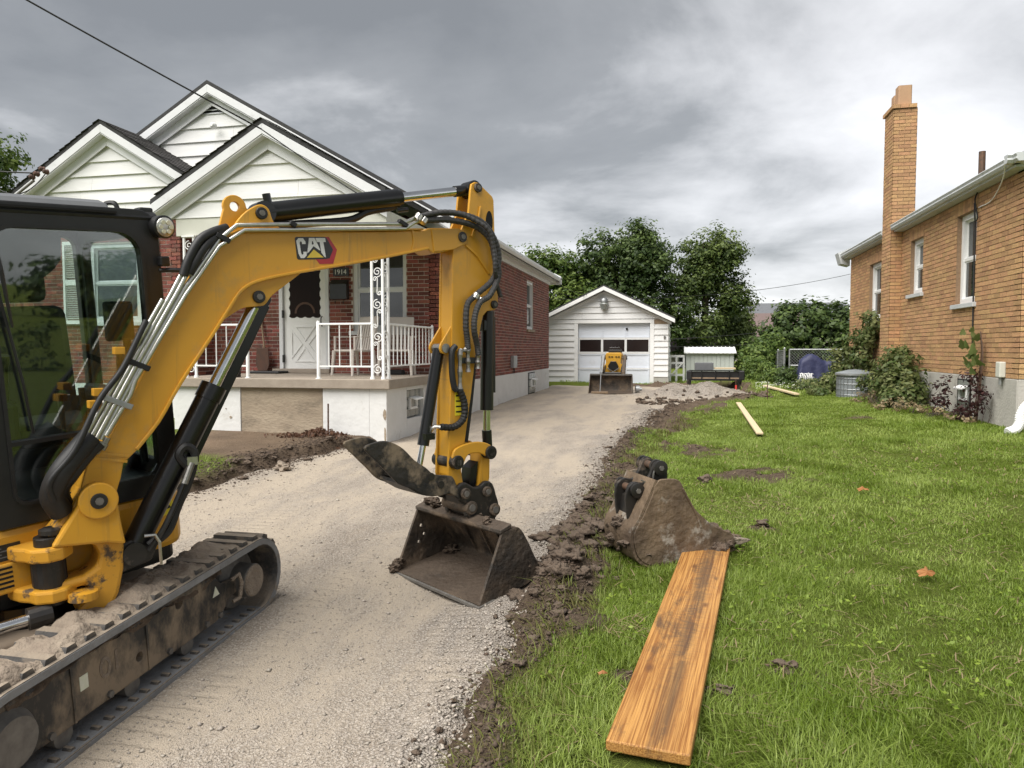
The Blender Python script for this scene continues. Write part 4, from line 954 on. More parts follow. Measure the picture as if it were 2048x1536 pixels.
gp_ = MB().tube([(5.2, 24.2, .3), (5.2, 24.2, 1.6), (5.2, 24.2, 1.64)], [.04, .04, .015], 10).build('gate_post', 'galv', None); tag(gp_, 'grey steel gate post at the tan house corner', 'post')
# tarp-covered grill: a sheet draped over a cart
n = 26; V = []; 
for i in range(n):
    for k in range(n):
        u, v = i/(n-1), k/(n-1); x = 3.5+1.35*u; y = 22.75+.6*v
        top = 1.2+.26*math.exp(-((u-.3)/.2)**2)+.06*math.exp(-((u-.75)/.2)**2)-.04*u
        ed = min(min(u, 1-u)*1.35, min(v, 1-v)*.6); s = float(sst(.0, .10, ed))
        z = .58+(top-.58)*s+.02*float(vn(x, y, .12, 3))*s
        V.append((x+(.05*(.5-u))*s, y-.02*(1-s)*math.sin(u*30), z))
Fc = [(i*n+k, (i+1)*n+k, (i+1)*n+k+1, i*n+k+1) for i in range(n-1) for k in range(n-1)]
o = np_mesh('covered_grill', np.array(V), np.array(Fc), 'tarp_blue', None, None, True); tag(o, 'grill under a dark blue tarp in front of the chain link gate', 'covered grill')
# coil of white wire edging
o = MB()
for k in range(7):
    rr = .17+.025*math.sin(k*2.1); x0 = 3.5+k*.05; o.tube([(x0+.02*math.sin(a*2+k), 22.2+rr*math.cos(a)*1.1, .72+rr*math.sin(a)) for a in np.linspace(0, 2*math.pi, 22)], .009, 5)
for a in np.linspace(0, 5.4, 9): o.tube([(3.48, 22.2+.18*math.cos(a)*1.1, .72+.18*math.sin(a)), (3.84, 22.2+.18*math.cos(a)*1.1, .72+.18*math.sin(a))], .006, 5)
tag(o.build('wire_coil', 'white_paint', None), 'coil of white wire edging lying in the weeds by the fence', 'wire coil')
# air conditioner
AC = thing('air_conditioner', 'round grey air conditioner unit beside the tan brick house', 'air conditioner', (3.86, 17.3, .53))
MB().lathe((3.86, 17.3, .5), (0, 0, 1), [(0, .34), (.02, .36), (.52, .36), (.53, .37)], 32).build('cabinet', 'ac_grey', AC, smooth=True)
MB().lathe((3.86, 17.3, 1.03), (0, 0, 1), [(0, .40), (.04, .40), (.05, .38), (.11, .14), (.12, .02)], 32).build('lid', 'ac_grey', AC, smooth=True)
MB().lathe((3.86, 17.3, 1.015), (0, 0, 1), [(0, .375), (.01, .405), (.045, .405), (.055, .39)], 32).build('lid_rim', 'galv', AC, smooth=True)
g_ = MB()
for k in range(26):
    a = 2*math.pi*k/26; g_.cyl((3.86+.372*math.cos(a), 17.3+.372*math.sin(a), .52), (3.86+.372*math.cos(a), 17.3+.372*math.sin(a), 1.02), .005, 4)
for z in (.6, .72, .84, .96): g_.tube([(3.86+.372*math.cos(a), 17.3+.372*math.sin(a), z) for a in np.linspace(0, 2*math.pi, 33)], .005, 4)
g_.build('guard', 'galv', AC)

# far houses beyond the yards
def far_house(label, x, y, w, dpt, h, rh, wallm, roofm, chim=None, sideways=False, win=()):
    T = thing('far_house', label, 'house', (x, y+dpt/2, .2))
    MB().box(x-w/2, x+w/2, y, y+dpt, -1, h).build('wall', wallm, T)
    if sideways: MB().prism([(y-.3, h-.1), (y+dpt/2, h+rh), (y+dpt+.3, h-.1)], x-w/2-.3, x+w/2+.3, 'x').build('roof', roofm, T)
    else: MB().prism([(x-w/2-.3, h-.1), (x, h+rh), (x+w/2+.3, h-.1)], y-.3, y+dpt+.3).build('roof', roofm, T)
    if chim: MB().box(chim-.3, chim+.3, y+1, y+1.8, h, h+rh+.4).build('chimney', 'brick_tan', T)
    for a, b, c, e_ in win:
        o = MB().ring(rrect(a, b, c, e_, .001, 1), rrect(a+.08, b-.08, c+.08, e_-.08, .001, 1), y-.06, y+.01).build('window', 'white_paint', T)
        MB().box(a+.05, b-.05, y-.03, y-.01, c+.05, e_-.05).build('pane', 'window_glass', o)
far_house('distant house with a low grey roof and a brick chimney left of the others', 4.9, 60, 2.6, 8, 1.7, 1.6, 'beige_house', 'roof_grey', 3.9, True, [(3.9, 4.6, .5, 1.4)])
far_house('distant house with a steep grey gable roof', 6.6, 62, 2.2, 8, 2.0, 2.4, 'beige_house', 'roof_grey', None, True, [(6.0, 6.7, .6, 1.6)])
far_house('distant house with a brown shingled roof', 7.4, 55, 3.4, 8, 2.6, 1.75, 'beige_house', 'roof_brown', None, True)
far_house('distant house with a wide grey roof behind the big bush', 10.5, 66, 8, 9, 3.4, 2.4, 'beige_house', 'roof_grey', None, True)
far_house('distant house with a low brown roof behind the white gate', .95, 46, 2.6, 6, 1.5, .9, 'beige_house', 'roof_brown', None, True, [(.1, .7, .5, 1.2)])

# ------------------------------------------------------------------ excavator
def offset_path(p, t):
    o = []
    for i in range(len(p)):
        a = np.array(p[max(i-1, 0)]); b = np.array(p[min(i+1, len(p)-1)]); d = nrm(b-a); o.append(tuple(np.array(p[i])+np.array((-d[1], d[0]))*t))
    return o
def strip(path, t): return list(path)+list(reversed(offset_path(path, t)))
def spath(p, n=5): return [tuple(q) for q in smooth_path(p, n)]
def cut(o, cutter):
    """subtract the cutter's mesh from o for good"""
    c = cutter.build('cutter', None); m = o.modifiers.new('b', 'BOOLEAN'); m.object = c; m.solver = 'EXACT'
    bpy.context.view_layer.update()
    me = bpy.data.meshes.new_from_object(o.evaluated_get(bpy.context.evaluated_depsgraph_get()))
    o.modifiers.clear(); o.data = me; bpy.data.objects.remove(c)
EX = thing('mini_excavator', 'yellow and black mini excavator with its boom swung over the gravel driveway', 'excavator', (-3.1, 3.05, -.05))
HB = R(54); BF = F3((-1.534, 4.466, 0), (math.cos(HB), math.sin(HB), 0), (math.sin(HB), -math.cos(HB), 0), (0, 0, 1))
up_ = nrm((0, -.09, 1)); hh = R(-26); fw_ = np.array((math.cos(hh), math.sin(hh), 0)); fw_ = nrm(fw_-up_*np.dot(fw_, up_)); lf_ = np.cross(up_, fw_)
UF = F3((-2.768, 2.767, 0), fw_, lf_, up_)
fy = nrm((0, 1, .085)); UC = F3((-3.15, 3.05, -.075), fy, (-1, 0, 0), np.cross((1, 0, 0), fy))

# undercarriage
def stadium(r, zc, x0, x1, n=12):
    return [(x1+r*math.cos(a), zc+r*math.sin(a)) for a in np.linspace(-math.pi/2, math.pi/2, n+1)]+[(x0+r*math.cos(a), zc+r*math.sin(a)) for a in np.linspace(math.pi/2, 1.5*math.pi, n+1)]
def frame_matrix(fr, o, x, y, z):
    M = np.eye(4); M[:3, 0] = fr.x*x[0]+fr.y*x[1]+fr.z*x[2]; M[:3, 1] = fr.x*y[0]+fr.y*y[1]+fr.z*y[2]; M[:3, 2] = fr.x*z[0]+fr.y*z[1]+fr.z*z[2]; M[:3, 3] = fr(*o); return Matrix(M.tolist())
TX0, TX1, TR_ = -.84, .84, .232
for side in (-1, 1):
    y0, y1 = (-.72, -.42) if side < 0 else (.42, .72)
    t = MB(UC).ring(stadium(TR_, TR_, TX0, TX1), stadium(TR_-.04, TR_, TX0, TX1), y0, y1).build('track', 'rubber', EX, smooth=True)
    # tread lugs round the belt
    per = 2*(TX1-TX0)+2*math.pi*TR_; n = 46; lug = None
    for k in range(n):
        s = per*k/n
        if s < TX1-TX0: p, nn = (TX0+s, 0.), (0, -1)
        elif s < TX1-TX0+math.pi*TR_:
            a = -math.pi/2+(s-(TX1-TX0))/TR_; p, nn = (TX1+TR_*math.cos(a), TR_+TR_*math.sin(a)), (math.cos(a), math.sin(a))
        elif s < 2*(TX1-TX0)+math.pi*TR_: p, nn = (TX1-(s-(TX1-TX0)-math.pi*TR_), 2*TR_), (0, 1)
        else:
            a = math.pi/2+(s-2*(TX1-TX0)-math.pi*TR_)/TR_; p, nn = (TX0+TR_*math.cos(a), TR_+TR_*math.sin(a)), (math.cos(a), math.sin(a))
        if lug is None:
            l = MB().prism([(-.034, -.008), (.034, -.008), (.022, .024), (-.022, .024)], -.132, .132); o = l.build('lug', 'rubber', t); lug = o.data
        else: o = bpy.data.objects.new('lug', lug); COL.objects.link(o); o.parent = t
        tx = (nn[1], 0, -nn[0]); o.matrix_basis = frame_matrix(UC, (p[0], (y0+y1)/2, p[1]), tx, (0, 1, 0), (nn[0], 0, nn[1]))
    # inner drive teeth along the lower run
    dt = None
    for k in range(22):
        x = TX0+.05+k*.075
        for yy in ((y0+.06,) if side < 0 else (y0+.2,)):
            if dt is None: o = MB().prism([(-.016, 0), (.016, 0), (.008, .016), (-.008, .016)], -.022, .022).build('drive_tooth', 'rubber', t); dt = o.data
            else: o = bpy.data.objects.new('drive_tooth', dt); COL.objects.link(o); o.parent = t
            o.matrix_basis = frame_matrix(UC, (x, yy-.02 if side < 0 else yy, .038), (1, 0, 0), (0, 1, 0), (0, 0, 1))
    # side wall of the belt shows grey where it is worn
    MB(UC).ring(stadium(TR_-.004, TR_, TX0, TX1), stadium(TR_-.037, TR_, TX0, TX1), y0-.003 if side < 0 else y1, y0 if side < 0 else y1+.003).build('belt_edge', 'rubber_worn', t)
    MB(UC).box(TX0, TX1, y0+.006, y1-.006, .039, .043).build('belt_inside', 'rubber_worn', t)
    fa, fb_ = (y0+.065, y1-.065)
    tf = MB(UC).prism([(-.92, .11), (-1.0, .2), (-.98, .3), (-.9, .38), (.40, .385), (.52, .35), (.6, .27), (.6, .16), (.5, .105)], fa, fb_).build('track_frame', 'track_frame', EX, bevel=.012)
    if side < 0: cut(tf, MB(UC).cyl((-.1, fa-.1, .21), (-.1, fa+.06, .21), .024, 14).cyl((.2, fa-.1, .345), (.2, fa+.06, .345), .03, 14))
    for x in (-.62, -.3, .1, .4, .52): MB(UC).cyl((x, fa-.014, .135), (x, fa+.004, .135), .017, 6).build('bolt', 'bolt_grey', tf)
    for x in (-.05, -.5): MB(UC).box(x, x+.012, fa-.006, fa, .115, .37).build('weld_rib', 'track_frame', tf)
    for x in (-.55, -.15, .25): MB(UC).cyl((x, fa+.01, .09), (x, fb_-.01, .09), .05, 14).build('roller', 'bolt_grey', tf)
    idl = MB(UC).lathe((TX1-.05, y0+.012, TR_), (0, 1, 0), [(0, .09), (.002, .098), (.10, .1), (.12, .17), (.15, .185), (.17, .185), (.18, .16), (.25, .1)], 28).build('idler', 'bolt_grey', EX, smooth=True)
    MB(UC).lathe((TX1-.05, y0+.008, TR_), (0, -1, 0), [(-.004, .094), (.004, .09), (.007, .08)], 24).build('idler_cap', 'mud_dry', idl)
    MB(UC).prism([(.55, .17), (.70, .2), (.7, .28), (.55, .3)], y0+.07, y0+.09).build('idler_bracket', 'track_frame', idl)
    MB(UC).tube([(.60, y0+.03, .31), (.645, y0+.01, .33), (.66, y0+.005, .27), (.64, y0+.01, .19), (.6, y0+.03, .18)], .012, 6).build('idler_guard', 'mud_dry', idl)
    MB(UC).lathe((TX0+.03, y0+.02, TR_), (0, 1, 0), [(0, .1), (.05, .13), (.1, .18), (.16, .18), (.2, .1)], 24).build('sprocket', 'bolt_grey', EX, smooth=True)
    # dried mud that has built up on the upper run and behind the frame
    nx_, ny_ = 90, 16; X = np.linspace(-1.0, .74, nx_); Y = np.linspace(y0+.004, y1-.004, ny_); V = []
    for i, x in enumerate(X):
        for k, y in enumerate(Y):
            u = min(k, ny_-1-k)/(ny_/2); e_ = float(sst(0, .35, u)); h = 2*TR_-.012+(.047+.03*float(fbm(x*1., y+side*7, .12, 4, 50)))*e_*float(sst(.82, .6, x))
            V.append(UC(x, y, h))
    Fc = [(i*ny_+k, (i+1)*ny_+k, (i+1)*ny_+k+1, i*ny_+k+1) for i in range(nx_-1) for k in range(ny_-1)]
    np_mesh('caked_mud', np.array(V), np.array(Fc), 'mud_dry', None, t, True)
    V = []; nx_ = 70
    for i, x in enumerate(np.linspace(-.8, .56, nx_)):
        for k in range(6): V.append(UC(x, fa-.012+.02*k+.012*float(fbm(x, k*.3, .1, 3, 60)), .372+.018*math.sin(math.pi*k/5)+.03*float(fbm(x, k*.2, .15, 3, 61))))
    np_mesh('caked_mud', np.array(V), np.array([(i*6+k, (i+1)*6+k, (i+1)*6+k+1, i*6+k+1) for i in range(nx_-1) for k in range(5)]), 'mud', None, tf, True)
    if side < 0:
        st = MB(UC).box(-.455, -.41, fa-.003, fa-.0005, .235, .30).build('frame_sticker', 'white_sticker', tf)
        MB(UC).prism([(.47, .255), (.53, .255), (.5, .31)], fa-.003, fa-.0005).build('frame_sticker', 'white_sticker', tf)
        for cx in (-.31,):
            MB(UC).ring([(cx+.034*math.cos(a), .27+.05*math.sin(a)) for a in np.linspace(0, 2*math.pi, 17)[:-1]], [(cx+.018*math.cos(a), .27+.034*math.sin(a)) for a in np.linspace(0, 2*math.pi, 17)[:-1]], fa-.003, fa-.0005).build('worn_lettering', 'mud_dry', tf)
        MB(UC).box(-.25, -.235, fa-.003, fa-.0005, .225, .32).build('worn_lettering', 'mud_dry', tf)
MB(UC).box(-.5, .5, -.44, .44, .2, .40).build('car_body', 'track_frame', EX, bevel=.03)
MB(UC).cyl((0, 0, .38), (0, 0, .5), .36, 32).build('slew_ring', 'black_paint', EX)
bl = MB(UC).prism(strip(spath([(-1.2, .42), (-1.26, .3), (-1.27, .18), (-1.22, .02)]), .025), -.75, .75).build('dozer_blade', 'yellow', EX)
for yy in (-.3, .3): MB(UC).box(-1.24, -.4, yy-.04, yy+.04, .16, .26).build('blade_arm', 'yellow', bl)

# upper body
plan = spath([(-.11, -.03), (-.11, -.35), (-.16, -.55), (-.34, -.71), (-.8, -.72), (-1.1, -.58), (-1.25, -.25), (-1.27, .1), (-1.2, .45), (-.98, .68), (-.6, .74), (-.3, .73), (-.14, .66), (-.10, .5), (-.10, .22)], 4)
body = MB(UF).prism(plan, .50, .80, 'z').build('body', 'yellow', EX, bevel=.035)
inn = [(a*.93-.03, b*.94) for a, b in plan]
MB(UF).prism(inn, .43, .505, 'z').build('body_underside', 'black_paint', EX)
MB(UF).prism([(-.15, -.66), (-.15, -.20), (-.5, -.20), (-1.15, -.3), (-1.1, -.62), (-.5, -.7)], .80, 1.2, 'z').build('hood', 'yellow', EX, bevel=.05)
MB(UF).prism([(-1.0, -.2), (-1.24, -.2), (-1.22, .3), (-1.0, .6), (-.98, .62)], .80, 1.25, 'z').build('counterweight', 'black_paint', EX, bevel=.05)
dcl = MB(UF).box(-.112, -.106, -.33, -.075, .66, .735).build('data_plate', 'label_black', body)
for k in range(4): MB(UF).box(-.1065, -.1055, -.31, -.12-.03*(k % 2), .675+k*.014, .680+k*.014).build('plate_print', 'grey_plastic', dcl)
for k in range(5): MB(UF).box(-.112, -.104, -.34, -.10, .535+k*.022, .546+k*.022).build('slot_shade_strip', 'dark', body)
MB(UF).box(-.11, -.092, -.35, -.045, .51, .65).build('vent_panel', 'yellow', body, bevel=.01)
for k in range(5): MB(UF).prism([(-.098, .535+k*.022), (-.0905, .537+k*.022), (-.0905, .547+k*.022), (-.098, .549+k*.022)], -.33, -.12, 'y').build('slot_shade_strip', 'dark', body)  # raised dark strips paint the shade inside vent slots
wl = MB(UF).prism([(.56, .68), (.63, .70), (.615, .775), (.545, .755)], -.098, -.088, 'x').build('warning_label', 'yellow_sticker', body)
MB(UF).prism([(.575, .715), (.61, .72), (.588, .752)], -.0885, -.085, 'x').build('label_sign', 'label_black', wl)
# swing casting on the body and swing bracket
cst = MB(UF)
for a, b in ((.655, .72), (.465, .525)): cst.prism([(-.3, -.17), (-.06, -.12), (-.01, -.095), (.04, -.085), (.085, -.03), (.09, .03), (.04, .085), (-.06, .12), (-.3, .17)], a, b, 'z')
cst.box(-.3, -.13, -.15, .15, .47, .72)
cst.build('swing_casting', 'yellow_worn', EX, bevel=.012)
MB(UF).cyl((0, 0, .44), (0, 0, .76), .055, 20).build('swing_pin', 'coupler_black', EX, bevel=.005)
MB(UF).cyl((-.02, 0, .53), (-.02, 0, .65), .07, 14).build('hose_guide', 'hose_black', EX)
prof = [(-2.165, .705), (-2.15, .775), (-2.06, .88), (-2.03, .94)]+[(-1.964+.078*math.cos(R(a)), .905+.078*math.sin(R(a))) for a in (140, 115, 90, 65, 40, 15)]+[(-1.875, .80), (-1.846, .66), (-1.85, .55), (-1.872, .44), (-1.905, .375), (-1.965, .352), (-2.035, .36), (-2.05, .40), (-2.0, .44), (-1.985, .475), (-2.01, .505), (-2.16, .485), (-2.165, .535), (-2.02, .552), (-1.965, .585), (-1.952, .64), (-1.97, .685), (-2.01, .703)]
br = MB(BF).prism(prof, -.075, .075).build('swing_bracket', 'yellow_worn', EX, bevel=.022)
MB(BF).prism([(-2.15, .715), (-2.05, .88), (-2.03, .945)]+[(-1.964+.082*math.cos(R(a)), .905+.082*math.sin(R(a))) for a in (140, 115, 90, 65, 40, 15)]+[(-1.87, .80), (-1.85, .68), (-1.93, .7)], .07, .128).build('bracket_cheek', 'yellow', br, bevel=.02)
MB(BF).prism([(-2.15, .715), (-2.05, .88), (-2.03, .945)]+[(-1.964+.082*math.cos(R(a)), .905+.082*math.sin(R(a))) for a in (140, 115, 90, 65, 40, 15)]+[(-1.87, .80), (-1.85, .68), (-1.93, .7)], -.128, -.07).build('bracket_cheek', 'yellow', br, bevel=.02)
MB(BF).cyl((-1.964, .125, .905), (-1.964, .148, .905), .083, 28).build('pin_boss', 'yellow', br, bevel=.006)
def pin(u, z, y0, y1, r, par, m='coupler_black', cap=True):
    o = MB(BF).cyl((u, y0, z), (u, y1, z), r, 20).build('pin', m, par, bevel=.004)
    if cap: MB(BF).cyl((u, y1-.002, z), (u, y1+.006, z), r*.5, 8).build('pin_bolt', 'bolt_grey', o)
    return o
pin(-1.964, .905, -.15, .158, .036, br)
MB(BF).lathe((-2.14, .045, .765), (0, 0, 1), [(0, .05), (.02, .05), (.03, .03)], 14).build('pin_cap', 'coupler_black', br)
for z in (.355, .47): MB(BF).lathe((-2.03, .10, z), (0, 0, 1), [(-.02, .03), (-.018, .062), (.018, .062), (.022, .03)], 18).build('swing_ear', 'yellow_worn', br)
sc_ = MB(UF).cyl((-.06, -.95, .40), (.035, -.12, .415), .026, 16).build('swing_cylinder', 'chrome', EX, smooth=True)
MB(UF).cyl((.035, -.12, .415), (.045, -.03, .415), .05, 14).build('rod_eye', 'coupler_black', sc_)
MB(UF).cyl((-.2, -2.0, .385), (-.08, -.95, .40), .045, 16).build('barrel', 'black_paint', sc_)

# cab
CX0, CX1 = -.16, .67
def cabring(name, fr_axis, a, outer, inner, d0, d1): return MB(UF).ring(outer, inner, d0, d1, fr_axis).build(name, 'black_plastic', CAB, bevel=.008)
CAB = MB(UF).box(-1.0, -.13, CX0, CX1, .80, .87).build('cab', 'black_plastic', EX, bevel=.01)
o_ = rrect(CX0, CX1, .80, 2.25, [.1, .1, .02, .02]); i_ = rrect(CX0+.09, CX1-.10, .91, 2.135, [.11, .11, .05, .05])
cabring('front_frame', 'x', 0, o_, i_, -.15, -.095)
cabring('rear_frame', 'x', 0, o_, rrect(CX0+.06, CX1-.06, 1.2, 2.16, .06), -1.03, -.97)
so_ = rrect(-1.0, -.12, .80, 2.25, .03); si_ = rrect(-.93, -.22, .95, 2.13, .08)
cabring('side_frame', 'y', 0, so_, si_, CX1-.045, CX1); cabring('side_frame', 'y', 0, so_, si_, CX0, CX0+.045)
MB(UF).ring(rrect(CX0+.075, CX1-.085, .895, 2.15, [.12, .12, .06, .06]), i_, -.098, -.086, 'x').build('windscreen_gasket', 'hose_black', CAB)
MB(UF).prism(rrect(CX0+.08, CX1-.09, .9, 2.145, .1), -.122, -.116, 'x').build('windscreen', 'cab_glass', CAB)
MB(UF).prism(rrect(CX0+.07, CX1-.07, 1.2, 2.15, .05), -1.004, -.998, 'x').build('rear_window', 'cab_glass_far', CAB)
MB(UF).prism(rrect(-.95, -.2, .93, 2.15, .08), CX1-.025, CX1-.019, 'y').build('side_window', 'cab_glass_far', CAB)
MB(UF).prism(rrect(-.95, -.2, .93, 2.15, .08), CX0+.019, CX0+.025, 'y').build('side_window', 'cab_glass_far', CAB)
MB(UF).box(-.14, -.09, CX0+.08, CX1-.09, 1.17, 1.19).build('windscreen_divider', 'black_plastic', CAB)
roof = MB(UF).prism([(-1.06, 2.19), (-1.06, 2.22), (-.95, 2.255), (-.5, 2.268), (-.25, 2.255), (-.12, 2.242), (-.085, 2.21), (-.10, 2.19)], CX0-.012, CX1+.005, 'y').build('cab_roof', 'black_plastic', CAB, bevel=.018)
MB(UF).prism([(-1.0, 2.23), (-.95, 2.285), (-.5, 2.305), (-.2, 2.292), (-.13, 2.272), (-.092, 2.228)], CX0-.005, CX1-.22, 'y').build('roof_panel', 'grey_plastic', CAB, bevel=.012)
MB(UF).box(-.10, -.082, CX0, CX1-.2, 2.222, 2.232).build('roof_seam', 'dark', CAB)
lt = MB(UF).lathe((-.135, CX1+.0, 2.17), (1, .12, -.06), [(0, .03), (.02, .055), (.085, .058), (.09, .05)], 22).build('work_light', 'black_plastic', CAB, smooth=True)
MB(UF).lathe((-.047, CX1+.011, 2.1648), (1, .12, -.06), [(0, .049), (.004, .046), (.006, .02)], 22).build('light_lens', 'zinc', lt, smooth=True)
for k in range(6):
    a = k*math.pi/3; MB(UF).cyl((-.043, CX1+.012+.026*math.cos(a), 2.1648+.026*math.sin(a)), (-.035, CX1+.013+.026*math.cos(a), 2.1645+.026*math.sin(a)), .011, 10).build('light_diode', 'white_sticker', lt)
MB(UF).box(-.2, -.13, CX1-.07, CX1+.0, 2.2, 2.265).build('light_bracket', 'black_plastic', CAB, bevel=.01)
MB(UF).tube(smooth_path([(-.3, CX1-.16, 2.24), (-.3, CX1-.16, 2.285), (-.27, CX1-.14, 2.292), (-.25, CX1-.13, 2.28), (-.24, CX1-.12, 2.23)], 4), .012, 6).build('roof_hook', 'black_plastic', CAB)
for z, dz in ((1.95, -.10), (1.72, -.14)):
    MB(UF).tube(smooth_path([(-.1, CX1-.01, z), (-.06, CX1+.06, z), (-.04, CX1+.12, z-.02), (-.05, CX1+.14, z+dz)], 5), .012, 8).build('grab_bar', 'black_plastic', CAB, smooth=True)
MB(UF).box(-.12, -.06, CX1-.02, CX1+.03, 1.97, 2.02).build('bar_bracket', 'black_plastic', CAB, bevel=.008)
# wiper, seat, levers, monitor
wp = MB(UF).tube([(-.085, -.05, 2.05), (-.07, -.04, 1.95), (-.075, -.02, 1.7)], [.012, .01, .006], 8).build('wiper', 'black_plastic', CAB)
MB(UF).tube([(-.09, -.06, 1.9), (-.085, -.0, 1.45), (-.09, .02, 1.22)], .007, 6).build('wiper_blade', 'black_plastic', wp)
MB(UF).prism(arc(.02, 2.12, .24, 180, 330, 12)+[(.24, 2.13), (-.2, 2.13)], -.16, -.15, 'x').build('wiper_motor', 'black_plastic', CAB)
seat = MB(UF).box(-.85, -.38, .05, .50, 1.08, 1.20).build('seat', 'seat_cloth', CAB, bevel=.05)
MB(UF).prism([(-.88, 1.15), (-.76, 1.15), (-.82, 1.78), (-.92, 1.78)], .07, .48, 'y').build('backrest', 'seat_cloth', seat, bevel=.05)
MB(UF).box(-.93, -.84, .15, .40, 1.80, 1.96).build('headrest', 'seat_cloth', seat, bevel=.04)
for y in (-.03, .5):
    cs = MB(UF).box(-.8, -.36, y, y+.09, 1.1, 1.34).build('console', 'black_plastic', seat, bevel=.03)
    MB(UF).tube([(-.4, y+.045, 1.32), (-.38, y+.045, 1.48), (-.36, y+.05, 1.56)], [.016, .02, .026], 8).build('joystick', 'black_plastic', cs)
for y in (.2, .3): MB(UF).tube([(-.22, y, .9), (-.25, y, 1.2), (-.26, y, 1.38)], [.016, .012, .016], 8).build('travel_lever', 'black_plastic', CAB)
mo = MB(UF).box(-.24, -.2, .42, .56, 1.6, 1.8).build('monitor', 'black_plastic', CAB, bevel=.015)
MB(UF).tube([(-.22, .52, 1.6), (-.24, .55, 1.3), (-.25, .57, .95)], .02, 8).build('monitor_arm', 'black_plastic', mo)

# boom
B = [(-2.028, .93), (-1.994, 1.074), (-1.935, 1.142), (-1.888, 1.209), (-1.805, 1.367), (-1.647, 1.683), (-1.537, 1.902), (-1.425, 2.1), (-1.374, 2.14), (-1.31, 2.185), (-1.213, 2.218), (-.952, 2.245), (-.505, 2.29), (-.119, 2.336), (-.074, 2.358), (.141, 2.378), (.198, 2.364), (.223, 2.328), (.206, 2.284), (.1, 2.237), (0., 2.209), (-.052, 2.202), (-.09, 2.222), (-.163, 2.205), (-.507, 2.117), (-.956, 2.014), (-1.153, 1.962), (-1.237, 1.924), (-1.285, 1.875), (-1.33, 1.805), (-1.433, 1.643), (-1.575, 1.429), (-1.679, 1.247), (-1.782, 1.117), (-1.844, 1.058), (-1.857, .988), (-1.89, .88), (-1.964, .835), (-2.02, .87)]
boom = MB(BF).prism(B, -.066, .066).build('boom', 'yellow', EX)
for s in (-1, 1):
    y0, y1 = sorted((s*.066, s*.083)); MB(BF).prism(B, y0, y1).build('side_plate', 'yellow', boom, bevel=.005)
low = [(-.09, 2.222), (-.163, 2.203), (-.507, 2.115), (-.956, 2.012), (-1.153, 1.960), (-1.237, 1.922), (-1.285, 1.873), (-1.33, 1.803), (-1.433, 1.641), (-1.575, 1.427), (-1.679, 1.245), (-1.782, 1.115)]
MB(BF).prism(strip(spath(low, 3), -.016), -.098, .098).build('bottom_flange', 'yellow', boom, bevel=.004)
topl = [(-1.374, 2.142), (-1.31, 2.187), (-1.213, 2.221), (-.952, 2.247), (-.505, 2.292), (-.13, 2.337)]
MB(BF).prism(strip(spath(topl, 3), .012), -.092, .092).build('top_flange', 'yellow', boom, bevel=.003)
MB(BF).prism(strip(spath([(-.205, 2.20), (-.19, 2.26), (-.2, 2.328)], 3), .014), .083, .088).build('weld_seam', 'yellow', boom)
MB(BF).prism(strip([(-1.97, 1.09), (-1.83, 1.06)], .012), .083, .089).build('weld_seam', 'yellow', boom)
MB(BF).prism(strip([(-1.985, 1.12), (-1.82, 1.085)], .012), .083, .088).build('weld_seam', 'yellow', boom)
lug_ = spath([(-.917, 2.03), (-1.025, 1.945), (-1.096, 1.889), (-1.135, 1.84), (-1.165, 1.828), (-1.249, 1.816), (-1.3, 1.79), (-1.37, 1.74)], 3)+[(-1.3, 1.86), (-1.22, 1.95), (-1.1, 1.985)]
for y0, y1 in ((.052, .072), (-.072, -.052)): MB(BF).prism(lug_, y0, y1).build('cylinder_lug', 'yellow', boom, bevel=.004)
pin(-1.174, 1.876, -.085, .09, .033, boom)
ab = spath([(-1.32, 2.17), (-1.305, 2.226), (-1.252, 2.30), (-1.19, 2.35), (-1.148, 2.364), (-1.112, 2.345), (-1.095, 2.298), (-1.075, 2.267), (-1.03, 2.24)], 3)
for y0, y1 in ((.058, .08), (-.08, -.058)): MB(BF).prism(ab, y0, y1).build('arm_cylinder_bracket', 'yellow', boom, bevel=.005)
pin(-1.155, 2.316, -.09, .095, .032, boom)
ey = [(-1.37, 2.14)]+[(-1.262+.062*math.cos(R(a)), 2.352+.06*math.sin(R(a))) for a in range(200, -10, -15)]+[(-1.18, 2.31), (-1.13, 2.24)]
e_ = MB(BF).prism(ey, -.03, -.005).build('lifting_eye', 'yellow', boom, bevel=.004); cut(e_, MB(BF).cyl((-1.262, -.1, 2.352), (-1.262, .1, 2.352), .026, 18))
nose = pin(.172, 2.325, -.095, .1, .034, boom)
# logo panel
lx = nrm((1, .1)); lo = np.array((-.957, 2.062)); LF = F3(BF(lo[0], .0835, lo[1]), BF.x*lx[0]+BF.z*lx[1], BF.y, -BF.x*lx[1]+BF.z*lx[0])
LW, LH = .247, .150
S_ = lambda pts: [(a*LW, b*LH) for a, b in pts]
lg = MB(LF).prism(rrect(0, .76*LW, .18*LH, LH, .012), 0, .0012).build('logo_panel', 'label_black', boom)
MB(LF).prism(S_([(.70, 1), (.825, 1), (1, .52), (.87, 0), (.53, 0), (.437, .21), (.7, .21)]), -.0003, .0009).build('logo_hexagon', 'label_red', boom)
MB(LF).prism(S_([(.70, .95), (.77, .95), (.9, .52), (.79, .2), (.7, .2)]), .0009, .0014).build('logo_hexagon_inner', 'label_black', boom)
Cc = [(.24, .74), (.24, .83), (.19, .95), (.08, .95), (.025, .86), (.045, .4), (.09, .23), (.17, .23), (.235, .32), (.245, .46), (.165, .46), (.165, .40), (.15, .36), (.125, .36), (.11, .42), (.1, .78), (.115, .83), (.145, .83), (.155, .78), (.155, .74)]
